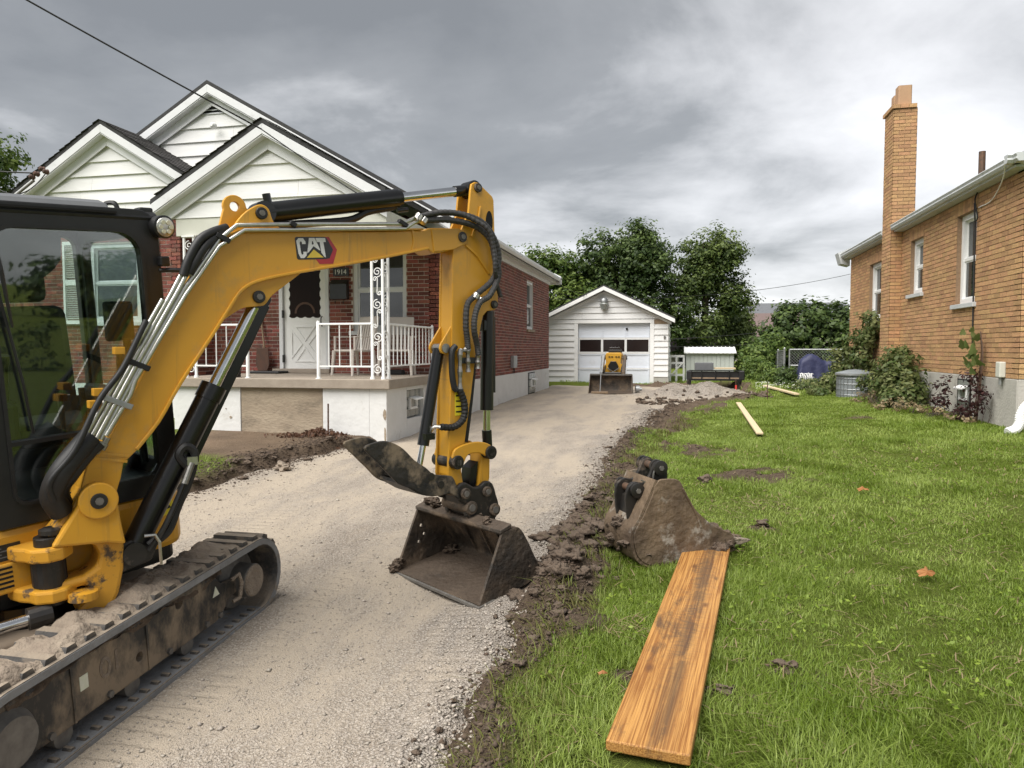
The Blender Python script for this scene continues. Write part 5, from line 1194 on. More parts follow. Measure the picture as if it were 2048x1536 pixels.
Aa = [(.335, .96), (.47, .96), (.585, .50), (.545, .52), (.425, .66), (.30, .45), (.255, .40)]
AaH = [(.40, .84), (.42, .84), (.435, .74), (.415, .72), (.385, .72)]
Tt = [(.49, .96), (.73, .96), (.735, .81), (.675, .81), (.70, .24), (.665, .26), (.60, .42), (.585, .81), (.515, .81)]
for p in (Cc, Aa, Tt): MB(LF).prism(S_(p), .0012, .0022).build('logo_letter', 'label_white', lg)
MB(LF).prism(S_(AaH), .0022, .0026).build('logo_letter_gap', 'label_black', lg)
MB(LF).prism(S_([(.20, .22), (.42, .60), (.68, .22)]), .0022, .0027).build('logo_triangle_edge', 'label_black', lg)
MB(LF).prism(S_([(.235, .24), (.42, .54), (.645, .24)]), .0027, .0033).build('logo_triangle', 'label_yellow', lg)

# arm cylinder
P0, P1, P2 = np.array((-1.12, 0, 2.332)), np.array((-.278, 0, 2.537)), np.array((.311, 0, 2.662))
dd = nrm(P2-P0); L_ = np.linalg.norm(P2-P0); pt = lambda s, off=0.: tuple(P0+dd*s+np.array((-dd[2], 0, dd[0]))*off)
ac = MB(BF).cyl(pt(.03), pt(.875), .056, 28).build('arm_cylinder', 'black_paint', EX, smooth=True)
MB(BF).cyl(pt(.875), pt(.90), .05, 24).build('gland', 'black_paint', ac, smooth=True)
MB(BF).cyl(pt(.90), pt(1.33), .03, 24).build('rod', 'chrome', ac, smooth=True)
MB(BF).cyl(pt(1.33), pt(L_-.01), .036, 16).build('rod_end', 'black_paint', ac, smooth=True)
MB(BF).cyl((P2[0], -.05, P2[2]), (P2[0], .05, P2[2]), .055, 20).build('rod_eye', 'black_paint', ac)
MB(BF).cyl((P0[0], -.055, P0[2]), (P0[0], .055, P0[2]), .06, 20).build('base_eye', 'black_paint', ac)
MB(BF).cyl(pt(.05, .05), pt(.05, .1), .022, 12).build('port_block', 'black_paint', ac)
MB(BF).cyl(pt(.86, -.075), pt(.94, -.075), .014, 10).build('pipe_end', 'black_paint', ac)
MB(BF).tube(smooth_path([(-1.06, 0, 2.27), (-.9, .0, 2.30), (-.6, 0, 2.355), (-.47, 0, 2.42), (-.33, 0, 2.46), (-.28, 0, 2.48)], 5), .022, 8).build('hose', 'hose_black', ac, smooth=True)
# boom cylinder
Q0, Q1 = np.array((-1.15, 0, 1.872)), np.array((-1.80, 0, .61)); d2 = nrm(Q1-Q0); LQ = np.linalg.norm(Q1-Q0); qt = lambda s, off=0., y=0.: tuple(Q0+d2*s+np.array((-d2[2], 0, d2[0]))*off+np.array((0, y, 0)))
bc = MB(BF).cyl(qt(.56), qt(LQ-.05), .06, 26).build('boom_cylinder', 'black_paint', EX, smooth=True)
MB(BF).cyl(qt(.52), qt(.60), .066, 26).build('gland', 'black_paint', bc, smooth=True)
MB(BF).cyl(qt(.04), qt(.54), .032, 22).build('rod', 'chrome', bc, smooth=True)
MB(BF).cyl((Q0[0], -.05, Q0[2]), (Q0[0], .05, Q0[2]), .055, 18).build('rod_eye', 'black_paint', bc)
MB(BF).prism([qt(.0, .085)[::2], qt(.02, .03)[::2], qt(1.0, .045)[::2], qt(1.02, .10)[::2]], -.07, -.01).build('rod_guard', 'black_paint', bc, bevel=.006)
MB(BF).cyl((Q1[0], -.07, Q1[2]), (Q1[0], .07, Q1[2]), .055, 18).build('base_eye', 'coupler_black', bc)
MB(BF).prism([(-1.87, .52), (-1.72, .56), (-1.68, .66), (-1.76, .7), (-1.86, .66)], -.09, .05).build('cylinder_mount', 'coupler_black', EX, bevel=.012)
MB(BF).tube(smooth_path([(-1.555, .07, 1.017), (-1.59, .07, 1.07), (-1.56, .07, 1.112), (-1.515, .07, 1.07), (-1.545, .07, .94), (-1.6, .07, .82), (-1.65, .07, .70), (-1.735, .06, .64)], 6), .022, 8).build('hose', 'hose_black', bc, smooth=True)
MB(BF).tube(smooth_path([(-1.57, .09, .95), (-1.62, .1, .84), (-1.68, .1, .72), (-1.74, .08, .62)], 6), .014, 8).build('hose', 'label_black', bc, smooth=True)
MB(BF).cyl((-1.535, .09, 1.03), (-1.575, .095, .93), .017, 10).build('hose_fitting', 'steel_fit', bc)
MB(BF).box(-1.56, -1.51, .05, .1, 1.02, 1.06).build('hose_clamp', 'zinc', bc)
MB(BF).tube([(-1.765, .10, .70), (-1.72, .11, .70), (-1.70, .11, .66), (-1.695, .11, .55)], .008, 6).build('hose_clip', 'zinc', bc)
# pipes up the boom
pipes = [[(-1.992, 1.174), (-1.803, 1.529), (-1.618, 1.874), (-1.57, 1.97)], [(-1.968, 1.172), (-1.782, 1.529), (-1.588, 1.888), (-1.545, 1.975)],
         [(-1.941, 1.181), (-1.76, 1.529), (-1.555, 1.902), (-1.386, 2.155), (-1.296, 2.235), (-1.07, 2.265), (-.302, 2.354), (-.241, 2.382), (-.176, 2.414)],
         [(-1.92, 1.198), (-1.813, 1.384), (-1.79, 1.454), (-1.556, 1.865), (-1.387, 2.119), (-1.258, 2.213), (-.957, 2.248), (-.278, 2.327), (-.213, 2.371), (-.139, 2.40)],
         [(-2.01, 1.19), (-1.815, 1.555), (-1.66, 1.84)]]
for k, p in enumerate(pipes): MB(BF).tube([(a, .105+.006*(k % 2), b) for a, b in p], .0115, 10).build('hydraulic_pipe', 'zinc', boom, smooth=True)
for u, z, w in ((-1.785, 1.515, .052), (-1.875, 1.34, .062), (-1.375, 2.15, .035), (-1.0, 2.262, .018), (-.30, 2.345, .03)):
    MB(BF).prism([(u-w, z+w*.45), (u+w, z-w*.45), (u+w+.012, z-w*.45+.024), (u-w+.012, z+w*.45+.024)], .09, .124).build('pipe_clamp', 'hose_black' if w != .062 else 'galv', boom, bevel=.004)
for u, z in ((-1.855, 1.575), (-1.945, 1.385), (-1.965, 1.33)): MB(BF).box(u-.025, u+.02, .08, .13, z, z+.035).build('clamp_tab', 'yellow', boom, bevel=.003)
for u, z in ((-1.99, 1.16), (-1.965, 1.15), (-1.94, 1.165), (-1.56, 1.985), (-1.535, 1.99)): MB(BF).lathe((u, .108, z-.03), (.45, 0, .9), [(0, .016), (.02, .019), (.03, .019), (.032, .014), (.06, .014)], 6).build('pipe_fitting', 'steel_fit', boom)
hos = [('hose', 'hose_black', .05, [(-2.10, .06, .86), (-2.14, .1, .95), (-2.11, .14, 1.05), (-2.04, .13, 1.14), (-1.985, .115, 1.20)]),
       ('hose', 'hose_black', .035, [(-2.07, .02, .86), (-2.10, .07, .96), (-2.066, .1, 1.03), (-1.998, .11, 1.125), (-1.95, .11, 1.17)]),
       ('hose', 'hose_black', .014, [(-2.14, .14, .93), (-2.155, .17, 1.02), (-2.06, .18, 1.15), (-1.955, .17, 1.37), (-1.85, .15, 1.515), (-1.74, .12, 1.735)]),
       ('hose', 'hose_black', .022, [(-1.565, .115, 1.96), (-1.541, .12, 2.036), (-1.487, .12, 2.138), (-1.414, .1, 2.19), (-1.333, .06, 2.225)]),
       ('hose', 'hose_black', .022, [(-1.535, .11, 1.97), (-1.502, .12, 2.041), (-1.452, .115, 2.119), (-1.382, .09, 2.176), (-1.319, .05, 2.21)])]
for nm, m, r, p in hos: MB(BF).tube([tuple(q) for q in smooth_path(p, 6)], r, 10).build(nm, m, boom, smooth=True)

# stick
ST = [(.254, 2.644), (.262, 2.681), (.291, 2.698), (.329, 2.696), (.346, 2.68), (.437, 2.624), (.45, 2.599), (.458, 2.391), (.48, 2.085), (.488, 1.93), (.484, 1.888), (.462, 1.866), (.392, 1.855), (.356, 1.822), (.338, 1.76), (.283, 1.497), (.253, 1.295), (.193, .956), (.168, .80), (.185, .70), (.17, .655), (.13, .645), (.09, .69), (.062, .78), (.085, 1.334), (.099, 1.787), (.109, 2.238), (.17, 2.36), (.237, 2.496)]
core = [p for p in ST if p[1] < 2.30]+[(.17, 2.38), (.44, 2.40)]
core = [(.436, 2.30), (.458, 2.085), (.46, 1.96), (.37, 1.87), (.32, 1.76), (.268, 1.497), (.238, 1.295), (.18, .956), (.155, .80), (.15, .66), (.11, .68), (.08, .78), (.088, 1.334), (.103, 1.787), (.113, 2.238), (.2, 2.36)]
stick = MB(BF).prism(core, -.062, .062).build('stick', 'yellow', EX)
for s in (-1, 1):
    y0, y1 = sorted((s*.055, s*.075)); MB(BF).prism(ST, y0, y1).build('side_plate', 'yellow', stick, bevel=.004)
MB(BF).prism(strip([(.25, 2.34), (.31, 2.47), (.325, 2.545)], -.014), .074, .088).build('gusset', 'yellow', stick, bevel=.003)
MB(BF).prism(strip([(.205, 2.27), (.30, 2.21), (.40, 2.10)], .016), .074, .086).build('gusset', 'yellow', stick, bevel=.003)
pin(.311, 2.662, -.085, .09, .03, stick); pin(.449, 1.901, -.085, .09, .028, stick)
# second bearing of boom nose: cheeks hold the stick between them
for s in (-1, 1):
    y0, y1 = sorted((s*.077, s*.09)); MB(BF).prism([(-.07, 2.35), (.141, 2.378), (.198, 2.364), (.223, 2.328), (.206, 2.284), (.1, 2.237), (-.05, 2.21)], y0, y1).build('nose_cheek', 'yellow', boom, bevel=.004)
ovl = [(.41+.03*math.cos(a), 2.45+.075*math.sin(a)) for a in np.linspace(0, 2*math.pi, 18)[:-1]]
MB(BF).prism(ovl, .0755, .0765).build('opening_shade_oval', 'dark', stick)  # dark oval on the plate, coloured as the shaded inside of a hole
hsk = [[(-.194, 2.40), (-.026, 2.454), (.151, 2.466), (.316, 2.431), (.423, 2.327), (.458, 2.197), (.401, 2.06), (.252, 1.947), (.19, 1.886), (.177, 1.756), (.197, 1.659), (.201, 1.60)],
       [(-.139, 2.394), (.052, 2.416), (.253, 2.401), (.358, 2.321), (.401, 2.193), (.432, 2.095), (.358, 1.958), (.273, 1.905), (.231, 1.822), (.222, 1.724), (.272, 1.626), (.284, 1.56)],
       [(-.189, 2.41), (-.002, 2.457), (.176, 2.454), (.313, 2.379), (.363, 2.254), (.376, 2.123), (.43, 2.05), (.47, 1.95)]]
for k, p in enumerate(hsk):
    pp = smooth_path([(a, .118+.03*k if 2 < i < len(p)-2 else .108+.008*k, b) for i, (a, b) in enumerate(p)], 10)
    MB(BF).tube(pp, [(.0185 if k < 2 else .014)+.0022*(i % 2) for i in range(len(pp))], 10).build('hose', 'hose_mesh', stick)
for u, z in ((.255, 1.945), (.295, 1.915), (-.19, 2.405), (-.15, 2.39)): MB(BF).lathe((u-.01, .12, z-.015), (.55, 0, .75), [(0, .024), (.035, .024)], 12).build('hose_clamp', 'zinc', stick)
for pts in ([(.201, 1.61), (.205, 1.45)], [(.284, 1.57), (.286, 1.47)], [(.139, 1.60), (.137, 1.34)], [(.135, 1.585), (.215, 1.60)]):
    a, b = pts; n_ = 7; p_ = [tuple(np.array((a[0], .105, a[1]))+(np.array((b[0], .105, b[1]))-np.array((a[0], .105, a[1])))*i/n_) for i in range(n_+1)]
    MB(BF).tube(p_, [.013+.006*(i % 3 == 1) for i in range(n_+1)], 8).build('hose_fitting', 'steel_fit', stick)
MB(BF).box(.15, .31, .08, .1, 1.505, 1.545).build('valve_bracket', 'black_paint', stick)
MB(BF).tube(smooth_path([(.115, .09, 1.62), (.085, .09, 1.58), (.085, .09, 1.45), (.10, .09, 1.36), (.12, .095, 1.33)], 5), .02, 8).build('hose', 'hose_black', stick, smooth=True)
MB(BF).tube(smooth_path([(.137, .1, 1.34), (.175, .1, 1.25), (.17, .1, 1.15), (.10, .09, 1.095), (.0, .08, 1.10)], 8), [.021+.003*(i % 2) for i in range(33)], 10).build('hose', 'hose_black', stick)
MB(BF).tube(smooth_path([(.0, .08, 1.10), (-.03, .05, 1.10), (-.045, .03, 1.07), (-.045, .02, 1.04)], 4), .012, 8).build('hose_fitting', 'zinc', stick)
yl = MB(BF).box(.118, .18, .0755, .077, 1.165, 1.33).build('safety_label', 'yellow_sticker', stick)
for k in range(4): MB(BF).box(.125, .17, .0772, .0778, 1.185+k*.035, 1.195+k*.035).build('label_print', 'label_black', yl)
MB(BF).tube(smooth_path([(.35, .0, 1.75), (.31, .02, 1.45), (.27, .03, 1.2), (.235, .03, .98)], 6), .02, 8).build('hose', 'hose_black', stick, smooth=True)
# bucket cylinder
bk = MB(BF).cyl((.46, 0, 1.86), (.447, 0, 1.18), .046, 22).build('bucket_cylinder', 'black_paint', EX, smooth=True)
MB(BF).cyl((.447, 0, 1.20), (.447, 0, .95), .025, 18).build('rod', 'chrome', bk, smooth=True)
MB(BF).cyl((.447, 0, 1.04), (.455, 0, .92), .034, 14).build('rod_end', 'black_paint', bk)
MB(BF).box(.40, .47, -.03, .03, 1.72, 1.80).build('port_block', 'black_paint', bk, bevel=.01)
MB(BF).cyl((.49, .02, 1.82), (.49, .02, 1.3), .016, 8).build('guard_pipe', 'black_paint', bk)
# thumb cylinder
tc_ = MB(BF).cyl((.045, 0, 1.60), (-.082, 0, .98), .038, 22).build('thumb_cylinder', 'black_paint', EX, smooth=True)
MB(BF).cyl((-.08, 0, .99), (-.115, 0, .84), .021, 16).build('rod', 'chrome', tc_, smooth=True)
MB(BF).cyl((.05, -.06, 1.605), (.05, .075, 1.605), .03, 14).build('pin', 'steel_fit', tc_)
MB(BF).box(-.10, -.03, .02, .06, 1.02, 1.06).build('port_block', 'black_paint', tc_)
for y in (.05, -.065): MB(BF).prism(spath([(.10, 1.75), (.05, 1.68), (.01, 1.62), (.02, 1.575), (.06, 1.565), (.10, 1.54)], 3), y, y+.016).build('thumb_cylinder_lug', 'yellow', stick, bevel=.003)
# links, coupler
hl = spath([(.076, .90), (.10, .95), (.194, .978), (.299, .982), (.39, .955), (.435, .90), (.40, .855), (.36, .875), (.299, .905), (.206, .905), (.16, .84), (.115, .82), (.08, .85)], 3)
for y in (.085, -.105): MB(BF).prism(hl, y, y+.022).build('bucket_lever', 'yellow', EX, bevel=.006)
for u, z in ((.112, .863), (.392, .902)):
    p_ = pin(u, z, -.12, .122, .046, EX); MB(BF).cyl((u, .12, z), (u, .128, z), .028, 14).build('pin_washer', 'black_paint', p_)
MB(BF).prism([(.35, .93), (.43, .92), (.425, .72), (.40, .62), (.32, .64), (.33, .74)], -.062, .062).build('bucket_link', 'yellow', EX, bevel=.012)
MB(BF).prism([(.27, .80), (.33, .84), (.30, .62), (.25, .62)], -.05, .05).build('link_guard', 'black_paint', EX)
cp_ = spath([(.09, .655), (.11, .71), (.17, .725), (.24, .685), (.30, .69), (.345, .715), (.40, .69), (.43, .61), (.455, .53), (.43, .455), (.37, .45), (.29, .47), (.23, .475), (.175, .5), (.17, .58), (.12, .6)], 2)
for y in (.085, -.125): MB(BF).prism(cp_, y, y+.04).build('quick_coupler', 'coupler_black', EX, bevel=.01)
cpm = MB(BF).prism([(.13, .66), (.4, .66), (.43, .5), (.2, .5)], -.085, .085).build('coupler_body', 'coupler_black', EX)
for u, z, r in ((.16, .656, .036), (.341, .646, .034), (.206, .556, .044), (.407, .515, .042)):
    p_ = pin(u, z, -.145, .145, r, EX, 'bucket_steel', False); MB(BF).cyl((u, .145, z), (u, .15, z), r*.55, 12).build('pin_face', 'bolt_grey', p_)
# thumb
th = spath([(.116, .615), (.092, .70), (.06, .773), (.016, .791), (-.089, .811), (-.153, .861), (-.232, .913), (-.311, .989), (-.378, 1.031), (-.445, 1.052), (-.519, 1.047), (-.584, 1.021), (-.512, .942), (-.427, .858), (-.351, .782), (-.254, .737), (-.173, .692), (-.07, .67), (.038, .672)], 3)
tb = MB(BF).prism(strip(spath([(.03, .70), (-.07, .69), (-.173, .71), (-.254, .755), (-.33, .80)], 3), .02), -.13, .13).build('thumb', 'thumb_steel', EX)
for y in (.112, -.136): MB(BF).prism(th, y, y+.024).build('thumb_plate', 'thumb_steel', tb, bevel=.006)
for u, z in ((-.115, .80), (-.04, .74)): MB(BF).cyl((u, -.14, z), (u, .142, z), .024, 14).build('pin', 'coupler_black', tb)
MB(BF).box(-.3, -.22, -.112, .112, .80, .83).build('cross_plate', 'thumb_steel', tb)

# grading bucket
shell = spath([(.19, .452), (.25, .468), (.322, .468), (.39, .38), (.453, .267), (.503, .18), (.485, .128), (.40, .095), (.23, .062), (.0, .027)], 4)
bkt = MB(BF).prism(strip(shell, -.016), -.47, .47).build('bucket', 'bucket_steel', EX)
side = shell+[(.012, .026), (.10, .24)]
for s in (-1, 1):
    y0, y1 = sorted((s*.455, s*.475)); o = MB(BF).prism([(.185, .455)]+shell[1:]+[(-.005, .022)], y0, y1).build('side_cutter', 'bucket_steel', bkt)
    if s < 0: cut(o, MB(BF).cyl((.21, -.6, .33), (.21, -.3, .33), .014, 12).cyl((.235, -.6, .265), (.235, -.3, .265), .013, 12).cyl((.19, -.6, .215), (.19, -.3, .215), .013, 12))
MB(BF).prism([(-.012, .012), (.11, .036), (.11, .056), (-.012, .034)], -.485, .485).build('cutting_edge', 'bolt_grey', bkt, bevel=.004)
MB(BF).prism([(.17, .45), (.26, .475), (.26, .505), (.17, .475)], -.475, .475).build('top_lip', 'bucket_steel', bkt, bevel=.006)
for y in (-.11, .09): MB(BF).prism([(.19, .46), (.18, .56), (.22, .60), (.30, .55), (.38, .55), (.43, .53), (.43, .30), (.34, .46)], y, y+.025).build('hanger_ear', 'bucket_steel', bkt, bevel=.004)
for y in (-.16, .03, .2):
    MB(BF).prism(strip(spath([(.24, .45), (.32, .44), (.37, .37), (.43, .26), (.475, .18)], 3), -.012), y, y+.012).build('inner_rib', 'bucket_steel', bkt)
def lump(name, c, r, m, par, sub=2, amp=.35, flat=.7, seed=0):
    import bmesh
    bm = bmesh.new(); bmesh.ops.create_icosphere(bm, subdivisions=sub, radius=1.)
    for v in bm.verts:
        k = 1+amp*float(vn(v.co.x*1.7+seed, v.co.y*1.7+v.co.z*2.3, .8, seed))+amp*.5*float(vn(v.co.x*4+seed, v.co.z*4+v.co.y*3, .7, seed+3))
        v.co = Vector((c[0]+v.co.x*r*k, c[1]+v.co.y*r*k, c[2]+v.co.z*r*k*flat))
    me = bpy.data.meshes.new(name); bm.to_mesh(me); bm.free(); return mesh_obj(name, me, m, par)
for k, (u, y, z, r) in enumerate([(.42, -.38, .13, .05), (.24, -.36, .515, .05), (.22, -.29, .51, .035), (.27, -.42, .51, .03), (.0, -.47, .06, .05), (.03, -.46, .10, .035), (.2, .3, .5, .03), (.45, .42, .20, .05), (.30, .1, .50, .028)]):
    lump('clinging_soil', BF(u, y, z), r, 'clod', bkt, 3, .5, .7, k)

# ------------------------------------------------------------------ loose digging bucket on the lawn edge
LB = thing('digging_bucket', 'muddy loose digging bucket with worn teeth lying at the grass edge', 'bucket', (.1, 5.0, .18))
hb = R(30); KF = F3((-.128, 4.819, 0), (math.cos(hb), math.sin(hb), 0), (math.sin(hb), -math.cos(hb), 0), (0, 0, 1))
sidep = spath([(.0, .70), (.03, .735), (.075, .742), (.176, .73), (.229, .647), (.28, .553), (.4, .439), (.506, .377), (.60, .33), (.60, .245), (.458, .20), (.236, .18), (.0, .168), (-.114, .235), (-.148, .389), (-.084, .504), (-.015, .65)], 3)
BWD = .42
sh_ = spath([(.02, .735), (-.03, .62), (-.10, .48), (-.15, .385), (-.12, .235), (.0, .168), (.236, .178), (.458, .20), (.62, .24)], 4)
b2 = MB(KF).prism(strip(sh_, -.018), -BWD, 0).build('shell', 'loose_bucket', LB, smooth=True)
for y in (-BWD-.004, -.016): MB(KF).prism(sidep, y, y+.02).build('side_plate', 'loose_bucket', LB, bevel=.005)
MB(KF).prism(strip(spath([(.20, .67), (.24, .60), (.30, .50), (.34, .40)], 4), .012), .003, .012).build('wear_strip', 'loose_bucket', LB, bevel=.003)
for k, y in enumerate((-.40, -.29, -.17, -.06)):
    t = MB(KF); n_ = [(.52, .22, .33), (.62, .235, .305), (.70, .25, .288), (.775, .262, .272)]
    pr_ = [t.P(p) for a, l, h in n_ for p in ((a, y-.028+.01*(a > .7), l), (a, y+.028-.01*(a > .7), l), (a, y+.028-.01*(a > .7), h), (a, y-.028+.01*(a > .7), h))]
    for s in range(3):
        for q in range(4): t.f.append((pr_[s*4+q], pr_[s*4+(q+1) % 4], pr_[(s+1)*4+(q+1) % 4], pr_[(s+1)*4+q])); t.r.append(0)
    t.f += [tuple(pr_[:4]), tuple(reversed(pr_[-4:]))]; t.r += [0, 0]
    t.build('tooth', 'mud' if k != 3 else 'mud_dry', LB, bevel=.006)
ear = spath([(-.13, .44), (-.15, .60), (-.13, .68), (-.075, .71), (-.02, .70), (.03, .76), (.06, .83), (.11, .84), (.15, .80), (.16, .72), (.12, .66), (.06, .62), (.0, .60), (-.04, .5)], 2)
for y in (-.145, -.31): MB(KF).prism(ear, y, y+.028).build('hanger_ear', 'coupler_black', LB, bevel=.006)
MB(KF).prism(spath([(-.12, .42), (-.10, .60), (-.02, .63), (.04, .70), (.1, .70), (.08, .6), (-.02, .48)], 2), -.28, -.15).build('hanger_web', 'coupler_black', LB)
for u, z in ((-.075, .655), (.095, .80)):
    p_ = MB(KF).cyl((u, -.36, z), (u, -.09, z), .026, 16).build('pin', 'pin_rust', LB, smooth=True)
    for y in (-.345, -.30, -.155, -.10): MB(KF).lathe((u, y-.016, z), (0, 1, 0), [(0, .035), (.004, .05), (.028, .05), (.032, .035)], 18).build('bushing', 'coupler_black', p_, smooth=True)
    MB(KF).cyl((u, -.09, z), (u, -.076, z), .018, 6).build('pin_bolt', 'bolt_grey', p_)
MB(KF).tube(smooth_path([(-.04, -.12, .72), (.03, -.10, .70), (.05, -.10, .78), (.10, -.10, .78)], 5), .006, 5).build('retaining_clip', 'steel_fit', LB)
for k, (u, y, z, r) in enumerate([(-.12, -.1, .30, .07), (-.09, -.2, .26, .08), (-.12, -.33, .33, .07), (-.06, -.05, .25, .05), (.48, .0, .25, .06), (.56, -.03, .27, .055), (.64, -.1, .28, .05), (.38, .0, .20, .05), (-.15, -.22, .42, .05), (.6, -.25, .30, .06), (-.05, -.15, .44, .04)]):
    lump('clinging_soil', KF(u, y, z), r, 'clod', LB, 3, .5, .8, k+20)

# ------------------------------------------------------------------ planks and stakes
def plank(name, label, p0, p1, w, t, m, z0, z1, group=None):
    a, b = np.array(p0), np.array(p1); L = np.linalg.norm(b-a); u = (b-a)/L
    o = MB().box(-w/2, w/2, 0, L, 0, t).build(name, m, None, bevel=.006)
    o.location = (a[0], a[1], z0); o.rotation_euler = (math.atan2(z1-z0, L), 0, math.atan2(u[1], u[0])-math.pi/2)
    return tag(o, label, 'plank', group)
plank('plank', 'wide orange-brown stained plank running from the foreground to the loose bucket', (-.085, 2.55), (.225, 5.12), .30, .042, 'plank', G(-.1, 2.6)+.03, .205)
plank('board', 'pale thin board lying in the grass beside the gravel heap', (1.165, 10.72), (1.25, 15.4), .095, .03, 'lumber', G(1.2, 10.8)+.035, G(1.25, 15.4)+.04)
plank('board', 'pale board lying by the white clover near the fence', (2.72, 17.7), (2.46, 21.6), .12, .04, 'lumber', G(2.7, 17.7)+.05, G(2.5, 21.6)+.05)
st = MB().cyl((1.97, 16.75, .4), (1.965, 16.76, .86), .012, 6).build('stake', 'rust_metal', None); tag(st, 'thin dark steel stake standing in the lawn by the gravel heap', 'stake')
st = MB().cyl((1.62, 20.9, .3), (1.62, 20.9, .78), .012, 6).build('stake', 'rust_metal', None); tag(st, 'steel stake marked with red tape in front of the trailer', 'stake')
MB().box(1.60, 1.645, 20.88, 20.925, .46, .6).build('tape', 'red_paint', st)
st = MB().cyl((-4.96, 9.72, .15), (-4.965, 9.74, .80), .012, 6).build('stake', 'rust_metal', None); tag(st, 'thin steel stake standing against the white porch wall', 'stake')

# ------------------------------------------------------------------ things on the porch
def chair(label, x, y, rz):
    T = thing('patio_chair', label, 'chair', (x, y, 1.157), 'plastic chairs on the porch')
    c, s = math.cos(rz), math.sin(rz); fr = F3((x, y, 1.157), (c, s, 0), (-s, c, 0), (0, 0, 1))     # +y = back of chair
    MB(fr).box(-.25, .25, -.25, .2, .40, .435).build('seat', 'vinyl_chair', T, bevel=.015)
    for a, b, d in ((-.25, -.24, -.03), (.25, -.24, .03), (-.22, .2, -.04), (.22, .2, .04)):
        MB(fr).tube([(a+d, b+(.06 if b > 0 else -.03), 0), (a, b, .42)], [.022, .035], 8).build('leg', 'vinyl_chair', T)
    bk_ = MB(fr).prism([(.17, .43), (.21, .43), (.33, .98), (.29, .98)], -.24, -.20, 'x').build('backrest', 'vinyl_chair', T)
    MB(fr).prism([(.17, .43), (.21, .43), (.33, .98), (.29, .98)], .20, .24, 'x').build('back_post', 'vinyl_chair', bk_)
    MB(fr).prism([(.267, .86), (.30, .86), (.335, 1.0), (.30, 1.0)], -.24, .24, 'x').build('top_rail', 'vinyl_chair', bk_, bevel=.015)
    for k in range(6):
        xx = -.185+k*.064; MB(fr).prism([(.18, .43), (.20, .43), (.30, .88), (.28, .88)], xx, xx+.042, 'x').build('back_slat', 'vinyl_chair', bk_)
    for a in (-.27, .27):
        MB(fr).prism([(-.22, .63), (.24, .64), (.24, .665), (-.22, .655)], a-.03, a+.03, 'x').build('armrest', 'vinyl_chair', T, bevel=.008)
        MB(fr).tube([(a, -.21, .42), (a, -.21, .64)], .02, 8).build('arm_post', 'vinyl_chair', T)
chair('beige plastic armchair behind the front porch railing', -5.28, 11.35, R(-28))
chair('beige plastic armchair behind the side porch railing', -4.62, 11.6, R(12))
SV = thing('shovel', 'old shovel leaning on the brick wall left of the front door', 'shovel', (-7.45, 12.1, 1.16))
MB().tube([(-7.6, 12.26, 2.2), (-7.5, 12.2, 1.62)], .016, 8).build('handle', 'wood_old', SV)
MB().prism([(-7.63, 1.62), (-7.39, 1.62), (-7.37, 1.30), (-7.42, 1.2), (-7.5, 1.165), (-7.6, 1.2), (-7.65, 1.3)], 12.14, 12.155).build('blade', 'rust_metal', SV, bevel=.01)
o = MB().box(-7.55, -6.95, 11.75, 12.1, 1.157, 1.20).build('door_mat', 'hose_black', None, bevel=.015); tag(o, 'dark mat on the porch slab below the shovel', 'mat')
o = MB().box(-7.05, -6.75, 10.05, 10.3, 1.157, 1.33).build('planter_box', 'black_plastic', None, bevel=.01); tag(o, 'small black box standing behind the left porch railing', 'box')
ph = MB().prism([(-4.9, 1.157), (-4.6, 1.157), (-4.62, 1.24), (-4.88, 1.24)], 11.75, 11.95).build('boots', 'seat_cloth', None, bevel=.02); tag(ph, 'dark bundle on the porch floor under the chairs', 'bundle')

# ------------------------------------------------------------------ compact track loader by the garage
LD = thing('stand_on_loader', 'small yellow and black stand-on loader with its bucket down in front of the garage', 'loader', (-1.85, 21.6, .31))
zb = .31; lx0, lx1 = -2.46, -1.24
bsh = spath([(21.35, zb+.54), (21.45, zb+.42), (21.47, zb+.15), (21.38, zb+.04), (20.95, zb+.01)], 4)
bk2 = MB().prism(strip(bsh, .02), lx0, lx1, 'x').build('bucket', 'bucket_steel', LD)
for x in (lx0-.012, lx1-.006): MB().prism([(21.33, zb+.55), (21.46, zb+.42), (21.48, zb+.15), (21.4, zb+.02), (20.92, zb+.0), (20.98, zb+.08)], x, x+.018, 'x').build('bucket_side', 'bucket_steel', bk2)
MB().box(lx0, lx1, 21.31, 21.37, zb+.52, zb+.565).build('bucket_lip', 'bolt_grey', bk2)
for x in (-2.17, -1.52):
    MB().prism([(21.55, zb+.15), (21.62, zb+.15), (22.35, zb+1.0), (22.45, zb+1.1), (22.3, zb+1.12), (21.58, zb+.62)], x-.045, x+.045, 'x').build('loader_arm', 'galv' if x < -2 else 'bucket_steel', LD, bevel=.01)
    MB().lathe((x, 22.3, zb+1.02), (1, 0, 0), [(-.07, .05), (-.06, .06), (.06, .06), (.07, .05)], 14).build('arm_pivot', 'black_paint', LD)
for x0, x1 in ((-2.3, -2.1), (-1.58, -1.38)):
    MB().ring([(22.05+a, zb+b) for a, b in stadium(.2, .2, .05, .75)], [(22.05+a, zb+b) for a, b in stadium(.16, .2, .05, .75)], x0, x1, 'x').build('track', 'rubber', LD)
    MB().box(x0+.03, x1-.03, 22.1, 22.8, zb+.1, zb+.3).build('track_frame', 'black_paint', LD)
MB().box(-2.1, -1.58, 21.75, 22.85, zb+.15, zb+.6).build('chassis', 'black_paint', LD, bevel=.02)
